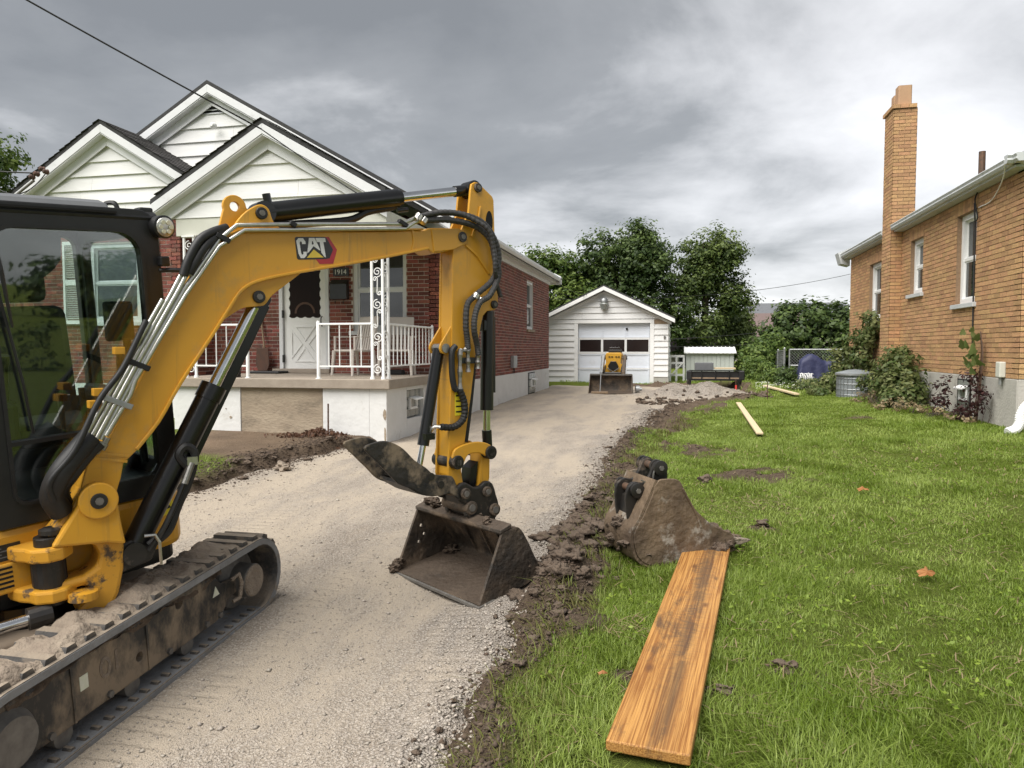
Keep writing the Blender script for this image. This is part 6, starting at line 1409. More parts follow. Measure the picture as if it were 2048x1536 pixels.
hd_ = MB().prism([(-2.06, zb+.55), (-1.62, zb+.55), (-1.54, zb+.62), (-1.53, zb+.74), (-1.62, zb+.86), (-1.6, zb+1.12), (-1.64, zb+1.18), (-2.04, zb+1.18), (-2.08, zb+1.12), (-2.06, zb+.86), (-2.15, zb+.74), (-2.14, zb+.62)], 21.95, 22.8).build('hood', 'loader_yellow', LD, bevel=.02)
for x_ in (-1.98, -1.9, -1.78, -1.7): MB().box(x_, x_+.05, 21.93, 21.955, zb+1.04, zb+1.07).build('hood_lettering', 'black_paint', hd_)
for x_ in (-2.13, -1.63): MB().tube([(x_, 21.9, zb+.45), (x_+.03, 21.85, zb+.62), (x_+.06, 21.92, zb+.8)], .018, 6).build('hydraulic_hose', 'hose_black', hd_)
MB().prism([(-1.95, zb+.66), (-1.73, zb+.66), (-1.68, zb+.78), (-1.76, zb+.92), (-1.92, zb+.92), (-2.0, zb+.78)], 21.90, 21.96).build('front_grille', 'black_paint', hd_, bevel=.01)
MB().tube([(-2.02, 21.9, zb+.72), (-1.84, 21.86, zb+.6), (-1.66, 21.9, zb+.72)], .014, 6).build('front_hose', 'bolt_grey', hd_)
MB().box(-2.1, -1.58, 21.86, 21.93, zb+.5, zb+.58).build('bumper', 'loader_yellow', LD, bevel=.015)
pn = MB().box(-2.04, -1.64, 22.5, 22.8, zb+1.16, zb+1.27).build('control_panel', 'black_plastic', LD, bevel=.02)
MB().tube([(-2.04, 22.55, zb+1.2), (-2.0, 22.5, zb+1.33), (-1.7, 22.5, zb+1.33), (-1.64, 22.55, zb+1.2)], .013, 6).build('grab_bar', 'black_paint', pn)
for x in (-1.95, -1.84, -1.73): MB().tube([(x, 22.6, zb+1.25), (x, 22.58, zb+1.36)], [.012, .02], 8).build('lever', 'label_black', pn)
MB().cyl((-1.84, 21.7, zb+.2), (-1.84, 21.95, zb+.5), .045, 12).build('tilt_cylinder', 'bolt_grey', LD)
RK = thing('landscape_rake', 'long-handled rake standing in the loader bucket', 'rake', (-2.13, 20.9, .31))
MB().cyl((-2.13, 20.9, .36), (-2.12, 21.3, 1.42), .014, 8).build('handle', 'galv', RK); MB().box(-2.38, -1.9, 20.85, 20.93, .315, .38).build('head', 'wood_old', RK, bevel=.01)
o = MB().lathe((-1.16, 21.5, .42), (1, .2, 0), [(0, .04), (.01, .11), (.12, .11), (.13, .05), (.19, .05), (.2, .03)], 18).build('metal_drum', 'galv', None, smooth=True); tag(o, 'small grey metal drum on the ground beside the loader bucket', 'drum')

# ------------------------------------------------------------------ overhead wires
def wire(name, label, a, b, sag, r=.008, group=None):
    a, b = np.array(a), np.array(b); p = [tuple(a+(b-a)*t-np.array((0, 0, sag*4*t*(1-t)))) for t in np.linspace(0, 1, 18)]
    return tag(MB().tube(p, r, 5).build(name, 'black_wire', None), label, 'wire', group)
wire('overhead_wire', 'black overhead wire slanting down to the porch gable peak', (-13.2, 1.8, 9.3), (-5.93, 9.66, 4.80), .12, .012)
w_ = wire('overhead_wire', 'black wire running down the right slope of the porch gable', (-5.93, 9.66, 4.80), (-4.3, 9.68, 3.72), .02, .009)
wire('overhead_wire', 'twisted service wire coming in from the left to the left gable', (-18.5, 9.0, 5.9), (-11.25, 10.95, 4.75), .25, .014)
wire('overhead_wire', 'service wire loop below the insulators of the left gable', (-12.3, 10.9, 4.75), (-11.0, 10.93, 4.72), .35, .01)
wire('overhead_wire', 'thin wire crossing the sky behind the garage', (-6.5, 26.0, 3.5), (9.5, 43, 5.75), .55, .012)
wire('overhead_wire', 'upper thin wire from the house to the garage gable', (-4.15, 23.9, 3.9), (-3.0, 25.35, 3.5), .1, .008)
wire('overhead_wire', 'lower thin wire from the house to the garage gable', (-4.15, 23.9, 3.6), (-3.1, 25.35, 3.45), .1, .008)
wire('overhead_wire', 'thin wire low over the yard from the garage to the far houses', (-.25, 26.5, 1.95), (14., 60, 4.6), .4, .012)
wire('overhead_wire', 'lowest thin wire across the back yards', (-.25, 31, 1.7), (14., 60, 3.7), .5, .014)

# ------------------------------------------------------------------ vegetation
def leaf_cloud(pos, nor, size, rn):
    """bent four-corner leaves: pos (n,3), nor (n,3), size (n,), rn (n,) -> V,F,attr"""
    n = len(pos); nor = nor/np.linalg.norm(nor, axis=1, keepdims=True); t = np.cross(nor, rng.normal(size=(n, 3))); t /= np.linalg.norm(t, axis=1, keepdims=True)+1e-9; b = np.cross(nor, t)
    s = size[:, None]; V = np.stack([pos-t*s, pos+b*s*.55-nor*s*.12, pos+t*s+nor*s*.1, pos-b*s*.55-nor*s*.12], 1).reshape(-1, 3)
    i = np.arange(n)*4; F_ = np.stack([i, i+1, i+2, i+3], 1); return V, F_, rn
def blob_points(blobs, n, shell=.62):
    w = np.array([b[3]*b[4]*b[5] for b in blobs])**.75; k = rng.choice(len(blobs), n, p=w/w.sum()); B_ = np.array([b[:6] for b in blobs])[k]
    d = rng.normal(size=(n, 3)); d /= np.linalg.norm(d, axis=1, keepdims=True); r = shell+(1.05-shell)*rng.random(n)**.7
    # uneven outline
    r *= 1+.22*vn(d[:, 0]*3+B_[:, 0], d[:, 1]*3+d[:, 2]*4, .7, 70)
    return B_[:, :3]+d*r[:, None]*B_[:, 3:], d
def tree(name, label, base, h, blobs, n, size, m, trunk_r=.25, group=None, limbs=9, cat='tree', shell=.55, sub=26):
    T = thing(name, label, cat, base, group); bx, by, bz = base
    tk = MB(); top = max(b[2] for b in blobs)
    lean = rng.normal(size=2)*.15
    tk.tube([(bx, by, bz-.2), (bx+lean[0]*.3, by+lean[1]*.3, bz+h*.25), (bx+lean[0], by+lean[1], bz+h*.55), (bx+lean[0]*1.5, by+lean[1]*1.5, bz+h*.9)], [trunk_r*1.15, trunk_r*.85, trunk_r*.55, trunk_r*.12], 9)
    for k in range(limbs):
        b = blobs[k % len(blobs)]; z0 = bz+h*random.uniform(.22, .6); e = (b[0]+random.uniform(-.4, .4)*b[3], b[1]+random.uniform(-.4, .4)*b[4], b[2]+random.uniform(-.1, .5)*b[5])
        s = (bx+lean[0]*.7, by+lean[1]*.7, z0); mid = tuple(.5*(np.array(s)+np.array(e))+np.array((0, 0, .12*h*random.random())))
        tk.tube([s, mid, e], [trunk_r*.38, trunk_r*.22, trunk_r*.05], 6)
    tk.build('trunk', 'bark', T, smooth=True)
    # twig clusters: leaves gather round cluster centres so that light and dark clumps and gaps appear
    nc = max(20, n//sub); cp, cdir = blob_points(blobs, nc, shell); csz = rng.uniform(.5, 1.3, nc)*size*4.6
    k = rng.integers(0, nc, n); d = rng.normal(size=(n, 3))*.5; pos = cp[k]+d*csz[k, None]*np.array([1, 1, .62])
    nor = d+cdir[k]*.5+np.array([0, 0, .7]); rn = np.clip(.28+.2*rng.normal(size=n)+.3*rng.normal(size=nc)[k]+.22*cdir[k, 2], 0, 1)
    V, F_, a = leaf_cloud(pos, nor+rng.normal(size=(n, 3))*.35, size*rng.uniform(.6, 1.25, n), rn)
    o = np_mesh('crown', V, F_, m, [('rnd', 'FACE', a)], T); return T
def crown(cx, cy, cz, rx, ry, rz, k=7, seed=0):
    r_ = random.Random(seed); o = [(cx, cy, cz, rx*.7, ry*.7, rz*.75)]
    for i in range(k):
        a = 2*math.pi*i/k+r_.random(); e = r_.uniform(-.55, .8); c = math.sqrt(max(.1, 1-e*e))
        o.append((cx+rx*.62*c*math.cos(a), cy+ry*.62*c*math.sin(a), cz+rz*.66*e, rx*r_.uniform(.34, .5), ry*r_.uniform(.34, .5), rz*r_.uniform(.3, .46)))
    return o
GB = 'trees behind the garage'
tree('maple_tree', 'broad dark green tree rising directly behind the garage', (-3.3, 45, .3), 9, crown(-3.5, 45, 5.6, 3.3, 3.2, 4.0, 11, 1)+[(-5.2, 45, 3.6, 1.6, 1.6, 1.8), (-.9, 44.5, 3.2, 1.7, 1.6, 2.2), (-3, 44, 2.6, 3, 1.5, 1.6)], 46000, .12, 'leaf_dark', .35, GB, sub=40)
tree('ash_tree', 'tall open-crowned tree right of the garage with sky showing through', (1.7, 47, .3), 9, crown(1.9, 47, 6.4, 2.4, 2.2, 3.0, 10, 2)+[(3.6, 47, 4.6, 1.2, 1.2, 1.1), (3.1, 47, 5.4, 1.3, 1.2, 1.5), (3.4, 47, 4.5, 1.0, 1.0, .8), (.1, 46, 3.9, 1.6, 1.4, 2.3), (1.6, 46, 2.4, 1.6, 1.4, 1.6)], 27000, .11, 'leaf_tree', .28, GB, shell=.25, sub=36)
tree('leafy_tree', 'lighter green tree between the red brick house and the garage', (-8.2, 43, .3), 7.5, crown(-7.7, 43, 5.0, 2.4, 2.2, 3.0, 8, 3)+[(-5.8, 42, 3.3, 1.6, 1.5, 2.2), (-6.5, 41, 1.9, 1.8, 1.5, 1.6)], 24000, .12, 'leaf_bright', .25, GB, sub=40)
tree('leafy_tree', 'small treetop showing over the red brick house roof', (-13., 50, .3), 8.5, crown(-12.2, 50, 7.2, 1.9, 1.8, 2.0, 6, 4), 9000, .12, 'leaf_bright', .2, GB)
tree('leafy_tree', 'low rounded tree behind the pale shed', (3.1, 50, .3), 4, crown(3.2, 50, 2.6, 2.2, 1.8, 2.2, 6, 5), 12000, .12, 'leaf_tree', .18, GB)
tree('roadside_tree', 'tree at the left edge behind the left gable', (-21.2, 16.5, .3), 8.5, crown(-22.4, 18.2, 6.6, 2.5, 2.4, 3.2, 9, 6), 18000, .09, 'leaf_bright', .25, shell=.3)
o = []
for x in np.linspace(-22, 60, 44): o.append((x, 120+random.uniform(-6, 6), 2+random.random()*2.2, 3.2, 3, 3+random.random()*2.2))
pos, d = blob_points(o, 16000, .8); V, F_, a = leaf_cloud(pos, d+np.array([0, 0, .4]), .5*rng.uniform(.6, 1.3, 16000), np.clip(.3+.25*rng.normal(size=16000), 0, 1))
tag(np_mesh('distant_wood', V, F_, 'leaf_tree', [('rnd', 'FACE', a)]), 'line of distant trees along the horizon', 'trees', None, 'stuff')
def bush(label, blobs, n, size, m, stems=10, cat='bush', name='bush', group=None, sub=14, shell=.35):
    c = np.mean([b[:2] for b in blobs], 0); gz = G(c[0], c[1]) if c[1] < 26 else .4
    T = thing(name, label, cat, (c[0], c[1], gz), group); s = MB()
    for k in range(stems):
        b = blobs[k % len(blobs)]; x0 = c[0]+(b[0]-c[0])*.6+random.uniform(-.15, .15); y0 = c[1]+(b[1]-c[1])*.6+random.uniform(-.15, .15)
        s.tube([(x0, y0, gz-.05), (x0+random.uniform(-.1, .1), y0, (gz+b[2])/2), (b[0]+random.uniform(-.5, .5)*b[3], b[1]+random.uniform(-.5, .5)*b[4], b[2]+.4*b[5])], [size*.14, size*.1, size*.04], 5)
    s.build('stems', 'bark', T)
    nc = max(12, n//sub); cp, cdir = blob_points(blobs, nc, shell); k = rng.integers(0, nc, n); d = rng.normal(size=(n, 3))*.5
    pos = cp[k]+d*size*2.6*np.array([1, 1, .7]); pos[:, 2] = np.maximum(pos[:, 2], gz+.01)
    rn = np.clip(.35+.22*rng.normal(size=n)+.2*rng.normal(size=nc)[k], 0, 1)
    V, F_, a = leaf_cloud(pos, d+cdir[k]*.6+np.array([0, 0, .6])+rng.normal(size=(n, 3))*.3, size*rng.uniform(.6, 1.3, n), rn)
    np_mesh('foliage', V, F_, m, [('rnd', 'FACE', a)], T); return T
bush('big dark green bush filling the yard behind the chain link gate', [(4.6, 30, 2.1, 1.5, 1.2, 1.35), (5.9, 30, 1.9, 1.2, 1.2, 1.3), (3.7, 29.6, 1.5, .8, 1, .9), (4.2, 30, 2.9, .5, .5, .5), (5.2, 30, 3.0, .6, .5, .55), (6.2, 30, 2.8, .5, .5, .5), (4.8, 30, .8, 1.8, 1, .8), (6.6, 29, 1.4, .9, .9, 1.1)], 13000, .105, 'leaf_dark')
bush('light green shrub between the shed and the fence', [(2.9, 28, 1.2, .75, .8, .75), (2.5, 27.5, .8, .5, .6, .5), (3.4, 28.5, 1.6, .6, .7, .6)], 5000, .075, 'leaf_bright')
bush('small dark shrub at the foot of the fence post', [(3.28, 23.2, .8, .32, .3, .35), (3.15, 23, .65, .2, .2, .2)], 1500, .045, 'leaf_dark')
bush('climbing shrub with pale leaves at the far corner of the tan house', [(4.25, 18.6, 1.5, .32, .7, .6), (4.3, 18.2, 2.0, .25, .4, .45), (4.1, 19.4, 1.1, .4, .8, .55), (4.0, 18.6, .8, .4, .8, .35), (4.35, 17.8, 2.2, .15, .25, .25)], 5200, .055, 'leaf_ivy')
bush('bushy green and tan shrub against the tan house below the chimney', [(4.15, 15.2, 1.05, .4, .55, .5), (4.1, 14.7, .85, .42, .5, .45), (4.25, 15.6, 1.35, .25, .35, .3), (4.0, 14.4, .7, .35, .4, .25), (4.1, 15.9, .9, .4, .5, .4)], 5600, .05, 'leaf_ivy')
bush('dry tangled weeds spreading at the base of the tan house', [(3.8, 14.0, .62, .4, .8, .2), (4.0, 13.2, .6, .3, .7, .16), (3.7, 15.6, .66, .35, .8, .22), (4.1, 12.2, .58, .25, .6, .14)], 900, .03, 'dry_stalk', 60, 'weeds', 'weeds', shell=.1)
bush('low leafy weeds between the air conditioner and the fence', [(3.9, 19.0, .8, .5, .7, .3), (4.4, 20.6, .7, .5, .7, .2), (3.4, 20.2, .65, .5, .7, .14), (3.3, 18.2, .6, .3, .6, .12)], 4600, .05, 'leaf_ivy', 12, 'weeds', 'weeds')
bush('pale tall weeds standing along the chain link fence', [(2.9, 25.2, .8, .35, 1, .4), (2.7, 26.2, .9, .35, .8, .5), (3.0, 24.2, .7, .25, .5, .3)], 3200, .05, 'leaf_bright', 12, 'weeds', 'weeds')
bush('purple-leaved sapling growing at the wall by the basement window', [(4.22, 12.95, 1.0, .14, .16, .2), (4.2, 13.0, .75, .14, .16, .16)], 230, .035, 'leaf_purple', 4, 'sapling', 'sapling', sub=8)
bush('purple-leaved sapling below the large-leaved vine', [(4.3, 12.05, 1.15, .14, .2, .2), (4.3, 11.95, .85, .16, .25, .22), (4.25, 12.2, .65, .15, .2, .14), (4.32, 11.75, .95, .1, .12, .15)], 420, .035, 'leaf_purple', 6, 'sapling', 'sapling', sub=8)
VN = thing('vine', 'tall vine with a few large drooping leaves on the tan brick wall', 'vine', (4.4, 12.1, .53))
for dx in (0, .06, -.05): MB().tube(smooth_path([(4.38, 12.08+dx, .5), (4.42, 12.1+dx, 1.0), (4.44, 12.07+dx*.5, 1.5), (4.42, 12.1, 1.86)], 5), .009, 6).build('stem', 'pin_rust', VN)
def bigleaf(c, s, rz, tilt):
    pts = [(0, -.36), (.25, -.5), (.5, -.15), (.3, .12), (.26, .4), (0, .66), (-.24, .36), (-.32, .1), (-.5, -.18), (-.28, -.48)]
    V = [(0, 0, .04)]+[(a, b, -.14*abs(a)-.1*b*b) for a, b in pts]; M = Matrix.Translation(c) @ Matrix.Rotation(rz, 4, 'Z') @ Matrix.Rotation(tilt, 4, 'X') @ Matrix.Scale(s, 4)
    V = [tuple(M @ Vector(v)) for v in V]; Fc = [(0, i+1, (i+1) % 10+1) for i in range(10)]
    np_mesh('leaf', np.array(V), np.array(Fc), 'leaf_vine', [('rnd', 'FACE', [random.random()]*10)], VN)
for k in range(19):
    z = 1.5+.42*random.random() if k < 12 else 1.2+.3*random.random()
    bigleaf((4.38-random.uniform(0, .14), 12.1+random.uniform(-.28, .28), z), random.uniform(.08, .19), random.uniform(0, 6.28), random.uniform(.7, 1.5))
# hedge and trees across the street behind the camera (they are mirrored in the glass)
for k, (x, y, r_) in enumerate(((4, -32, 2.2), (38, -16, 2.0), (41, -8, 2.2), (40, -1, 1.9), (44, 6, 2.1), (52, 1, 2.6))):
    tree('street_tree', ['tree across the street straight behind the viewer', 'tree by the street at the far right corner', 'wide tree in the right-hand front yards', 'lower tree nearest the tan house front', 'round tree in front of the next house', 'tall tree farthest down the right-hand yards'][k], (x, y, -.4), r_*1.7, crown(x, y, r_*.85, r_, r_, r_*1.0, 6, 30+k), 2200, .3, 'leaf_dark', .25, 'trees in the front yards')
bush('clipped dark hedge in the front yard of the tan house', [(9.3, y_, .75, .5, .75, .6) for y_ in np.linspace(-5, 7, 12)], 9000, .05, 'leaf_dark', 12, 'hedge', 'hedge', shell=.6)

# ------------------------------------------------------------------ grass, clover, pebbles, clods
def blades(n, X, Y, hmin, hmax, w, seed, dryp=.12, dens=None):
    g = np.random.default_rng(seed); x = g.uniform(X[0], X[1], n); y = g.uniform(Y[0], Y[1], n)
    # keep what the camera can see, with a margin
    d = -math.sin(PSI)*x+math.cos(PSI)*y; l = math.cos(PSI)*x+math.sin(PSI)*y; k = (d > .8) & (np.abs(l/d) < .86)
    s = soil_amt(x, y); e = edge(x, y); k &= (g.random(n) > s*1.02) & (e < .03)
    cl = .5+.5*fbm(x, y, .5, 3, 80); k &= g.random(n) < .55+.6*cl
    for bx, by, rad in NOGRASS: k &= np.hypot(x-bx, y-by) > rad
    for (ax, ay), (bx, by), rad in NOLINE:
        t = np.clip(((x-ax)*(bx-ax)+(y-ay)*(by-ay))/((bx-ax)**2+(by-ay)**2), 0, 1); k &= np.hypot(x-ax-t*(bx-ax), y-ay-t*(by-ay)) > rad
    k &= ~((x > 4.45) & (y > 11)) & ~((x < -4.05) & (y > 9.8))
    x, y, cl = x[k], y[k], cl[k]; n = len(x); z = Hg(x, y)-.006
    # short flattened grass near the cut edge, longer tufts elsewhere
    tuft = np.clip(.5+.7*fbm(x, y, .9, 3, 90), 0, 1.2); h = (hmin+(hmax-hmin)*g.random(n)**1.3)*(.55+.75*tuft)
    a = g.uniform(0, 2*np.pi, n)*.75+2.2*fbm(x, y, .25, 2, 95); ln = h*g.uniform(.15, 1.5, n); dx, dy = np.cos(a), np.sin(a); wd = w*g.uniform(.6, 1.3, n)
    px, py = -dy*wd, dx*wd; c = np.stack([x, y, z], 1)
    def at(t, kx): 
        r = c.copy(); r[:, 0] += dx*ln*t**1.8; r[:, 1] += dy*ln*t**1.8; r[:, 2] += h*(t-.28*t*t*(ln/h)); 
        return np.stack([r[:, 0]+px*kx, r[:, 1]+py*kx, r[:, 2]], 1)
    V = np.stack([at(0, -.5), at(0, .5), at(.5, -.42), at(.5, .42), at(1., 0)], 1).reshape(-1, 3)
    i = np.arange(n)*5; F_ = np.concatenate([np.stack([i, i+1, i+3], 1), np.stack([i, i+3, i+2], 1), np.stack([i+2, i+3, i+4], 1)])
    rn = np.clip(.30+.2*g.normal(size=n)+.3*fbm(x, y, .5, 4, 99)+np.where(g.random(n) < dryp, .4, 0), 0, 1); return V, F_, np.concatenate([rn]*3)
NOGRASS = [(3.86, 17.3, .4)]
NOLINE = [((-.082, 2.575), (.225, 5.1), .14), ((1.165, 10.72), (1.25, 15.4), .05), ((2.72, 17.7), (2.46, 21.6), .07)]
for nm, args in (('near', (210000, (-1.1, 3.2), (1.6, 5.0), .022, .07, .0040, 1)), ('mid', (170000, (-1.0, 5.2), (5., 10.5), .028, .065, .0060, 2)),
                 ('far', (120000, (-1.0, 5.), (10.5, 18), .03, .065, .0105, 3)), ('back', (60000, (-6, 9), (18, 34), .05, .11, .022, 4)), ('left', (16000, (-9, -4.3), (4.5, 9.9), .025, .06, .006, 5))):
    V, F_, a = blades(*args)
    tag(np_mesh('grass', V, F_, 'grass', [('rnd', 'FACE', a)]), {'near': 'mown green grass of the lawn in the foreground', 'mid': 'mown green grass around the loose bucket', 'far': 'mown green grass beside the tan house', 'back': 'grass around the shed and fence', 'left': 'sparse grass in front of the porch'}[nm], 'grass', None, 'stuff')
# white clover heads near the fence and round the trailer
n = 900; x = np.concatenate([rng.uniform(1.9, 4.2, n//2), rng.uniform(.2, 2.8, n-n//2)]); y = np.concatenate([rng.uniform(19.5, 23.5, n//2), rng.uniform(22.9, 25.2, n-n//2)])
k = (turf(x, y) > .05) & (fbm(x, y, .6, 2, 7) > -.2); x, y = x[k], y[k]; pos = np.stack([x, y, Hg(x, y)+.09], 1)
V, F_, a = leaf_cloud(pos, np.tile([0, -.6, .8], (len(pos), 1))+rng.normal(size=(len(pos), 3))*.3, np.full(len(pos), .016), rng.random(len(pos)))
tag(np_mesh('clover', V, F_, 'flower_white', [('rnd', 'FACE', a)]), 'white clover flowers in the grass near the fence', 'clover', None, 'stuff')
# pebbles: little irregular eight-faced stones
def stones(n, fx, smin, smax, seed, m, name, label):
    g = np.random.default_rng(seed); x, y = fx(g, n); z = np.maximum(Hd(x, y), Hg(x, y)); k = np.isfinite(z); x, y, z = x[k], y[k], z[k]; n = len(x)
    s = smin+(smax-smin)*g.random(n)**3; O = np.array([[1, 0, 0], [0, 1, 0], [-1, 0, 0], [0, -1, 0], [.3, .2, .75], [0, 0, -.6]]); J = g.uniform(.6, 1.25, (n, 6, 1)); a = g.uniform(0, 6.28, n)
    P = O[None]*J; c, q = np.cos(a)[:, None], np.sin(a)[:, None]; P = np.stack([P[..., 0]*c-P[..., 1]*q, P[..., 0]*q+P[..., 1]*c, P[..., 2]*.75], -1)*s[:, None, None]
    V = (P+np.stack([x, y, z+s*.18], 1)[:, None]).reshape(-1, 3); f0 = np.array([[0, 1, 4], [1, 2, 4], [2, 3, 4], [3, 0, 4], [1, 0, 5], [2, 1, 5], [3, 2, 5], [0, 3, 5]])
    F_ = (np.arange(n)[:, None, None]*6+f0[None]).reshape(-1, 3); o = np_mesh(name, V, F_, m, [('rnd', 'FACE', np.repeat(g.random(n), 8))]); return tag(o, label, 'gravel', None, 'stuff')
mat('pebble', (.40, .355, .30), (.26, .23, .195), 40, .9, rnd='rnd')
def near_drive(g, n):
    y = 1.8+6.5*g.random(n)**1.4; x = g.uniform(-4.6, -.75, n); k = (edge(x, y) > 0); return x[k], y[k]
def along_edge(g, n):
    y = 2+15*g.random(n)**1.3; x = xr(y)-np.abs(g.normal(size=n))*.22+.1; k = edge(x, y) > -.1; return x[k], y[k]
def on_piles(g, n):
    m_ = n*2//3; x = np.concatenate([PILE[0]+g.normal(size=m_)*.75, -.2+g.normal(size=n-m_)*.35]); y = np.concatenate([PILE[1]+g.normal(size=m_)*.6, 13.4+g.normal(size=n-m_)*.9]); k = edge(x, y) > -.15; return x[k], y[k]
stones(46000, near_drive, .002, .0085, 5, 'pebble', 'gravel_stones', 'loose pale stones on the near driveway')
stones(900, near_drive, .007, .02, 15, 'pebble', 'gravel_stones', 'scattered larger stones on the driveway')
stones(12000, along_edge, .004, .017, 6, 'pebble', 'gravel_stones', 'coarse gravel along the right edge of the driveway')
stones(7000, on_piles, .010, .026, 7, 'pebble', 'gravel_heap_stones', 'grey gravel stones of the heaps by the lawn')
# soil clods thrown up along the cut edge
import bmesh
def clods(name, label, spots, m):
    V, F_ = [], []; bm = bmesh.new(); bmesh.ops.create_icosphere(bm, subdivisions=3, radius=1.); bv = np.array([v.co[:] for v in bm.verts]); bf = np.array([[v.index for v in f.verts] for f in bm.faces]); bm.free()
    for q, (x, y, z, r) in enumerate(spots):
        k = 1+.5*vn(bv[:, 0]*1.8+q*3.1, bv[:, 1]*1.8+bv[:, 2]*2.1+q, .8, q % 40)+.4*np.abs(vn(bv[:, 0]*4+q, bv[:, 2]*4+bv[:, 1]*3, .8, q % 23))+.3*vn(bv[:, 0]*9+q, bv[:, 2]*9+bv[:, 1]*8, .8, q % 17); P = bv*k[:, None]*r*np.array([random.uniform(.8, 1.4), random.uniform(.8, 1.4), random.uniform(.45, .8)])
        F_.append(bf+len(bv)*q); V.append(P+np.array([x, y, z]))
    return tag(np_mesh(name, np.concatenate(V), np.concatenate(F_), m), label, 'soil', None, 'stuff')
def crumbs(g, n):
    m_ = n*3//4; y = np.concatenate([1.9+15*g.random(m_)**1.2, g.uniform(5.2, 9.7, n-m_)]); x = np.concatenate([xr(y[:m_])+g.normal(.16, .12, m_), xl(y[m_:])+g.normal(-.15, .22, n-m_)]); k = (turf(x, y) < .04) | (x < -3); x, y = list(x[k]), list(y[k])
    for bx, by, rx, ry in BARE: q = int(500*rx); x += list(g.normal(bx, rx*.6, q)); y += list(g.normal(by, ry*.6, q))
    return np.array(x), np.array(y)
mat('crumb', (.11, .078, .054), (.06, .042, .03), 30, .95, rnd='rnd')
stones(30000, crumbs, .004, .02, 8, 'crumb', 'soil_crumbs', 'loose dark soil crumbs along the driveway cuts')
sp = []
for k in range(900):
    y = 1.9+15*random.random()**1.15; w = .42 if y < 4 else .34; x = float(xr(y))+random.gauss(.10, .12)
    dens = 1. if (4.0 < y < 6.4) else .42
    if random.random() > dens: continue
    r = .006+.032*random.random()**3*(1.4 if 4 < y < 6.3 else .8); sp.append((x, y, G(x, y)+r*.2, r))
for k in range(130):
    y = random.uniform(4.2, 5.6); x = -.75+random.gauss(0, .12)+.03*(y-4.2); r = .012+.045*random.random()**2; sp.append((x, y, G(x, y)+r*.3, r))
for k in range(260):
    a = random.random(); x, y = (random.uniform(-.9, 1.6), random.gauss(17.6, .35)) if a < .7 else (random.gauss(2.05, .12), random.uniform(17.5, 20)); r = .012+.05*random.random()**2; sp.append((x, y, G(x, y)+r*.3, r))
clods('soil_clods', 'dark crumbled soil thrown up along the driveway edge', sp, 'clod')
sp = []
for k in range(150):
    y = random.uniform(5.4, 9.6); x = float(xl(y))+random.gauss(-.08, .12); r = .006+.035*random.random()**3; sp.append((x, y, G(x, y)+r*.2, r))
clods('soil_clods', 'crumbled soil along the cut bank in front of the porch', sp, 'clod')
# turf tufts hanging over the cut and dead leaves by the porch
n = 420; pos = np.stack([rng.normal(-5.15, .28, n), rng.normal(9.68, .16, n), np.zeros(n)], 1); pos[:, 2] = [G(a, b)+.01+.12*random.random()*math.exp(-((a+5.1)/.2)**2) for a, b in pos[:, :2]]
leafmat('leaf_dead', (.07, .04, .028), (.17, .09, .055)); V, F_, a = leaf_cloud(pos, rng.normal(size=(n, 3))+np.array([0, 0, .8]), rng.uniform(.02, .045, n), rng.random(n))
tag(np_mesh('dead_leaves', V, F_, 'leaf_dead', [('rnd', 'FACE', a)]), 'heap of brown dead leaves against the white porch wall', 'leaves', None, 'stuff')
# a few single things on the lawn
for k, (x, y, r, lb) in enumerate(((.3, 7.45, .07, 'dark clod of soil on the grass behind the loose bucket'), (.5, 3.42, .045, 'dark flat clod of soil in the grass right of the plank'), (.21, 3.16, .034, 'small clod in the grass close beside the plank'), (-4.55, 7.75, .09, 'grey lump of broken concrete below the cut bank'), (.66, 5.82, .05, 'small crumbled clod beside the bucket tooth'))):
    o = lump('soil_clod' if k != 3 else 'concrete_lump', (x, y, G(x, y)+r*.35), r, 'clod' if k != 3 else 'mud_dry', None, 3, .5, .65, 70+k); tag(o, lb, 'clod' if k != 3 else 'rubble')
def dry_leaf(label, x, y, s, tilt):
    """one lobed, curled dead leaf resting on the grass"""
    n = 28; z = G(x, y)+.05; V = [(0, 0, .02)]
    for i in range(n):
        a = 2*math.pi*i/n; r = s*(.62+.38*abs(math.cos(a*2.5)))*(1.25 if abs(math.cos(a)) > .8 else 1)*random.uniform(.9, 1.1)
        V.append((r*math.cos(a)*1.35, r*math.sin(a)*.8, .55*s*math.sin(a)**2+.25*s*math.sin(a*5)*.5))
    M = Matrix.Translation((x, y, z)) @ Matrix.Rotation(.5, 4, 'Z') @ Matrix.Rotation(tilt, 4, 'X'); V = [tuple(M @ Vector(v)) for v in V]
    tag(np_mesh('fallen_leaf', np.array(V), np.array([(0, 1+i, 1+(i+1) % n) for i in range(n)]), 'leaf_fallen', [('rnd', 'FACE', [random.random() for i in range(n)])]), label, 'leaf')
leafmat('leaf_fallen', (.26, .1, .03), (.42, .2, .08), .2)
dry_leaf('bright orange curled dead leaf on the lawn at right', 1.45, 4.66, .042, .7)
dry_leaf('pale tan oak leaf lying farther up the lawn', 1.65, 7.0, .04, .4)
dry_leaf('tiny dark red leaf in the grass left of the plank', -.3, 3.12, .014, .3)
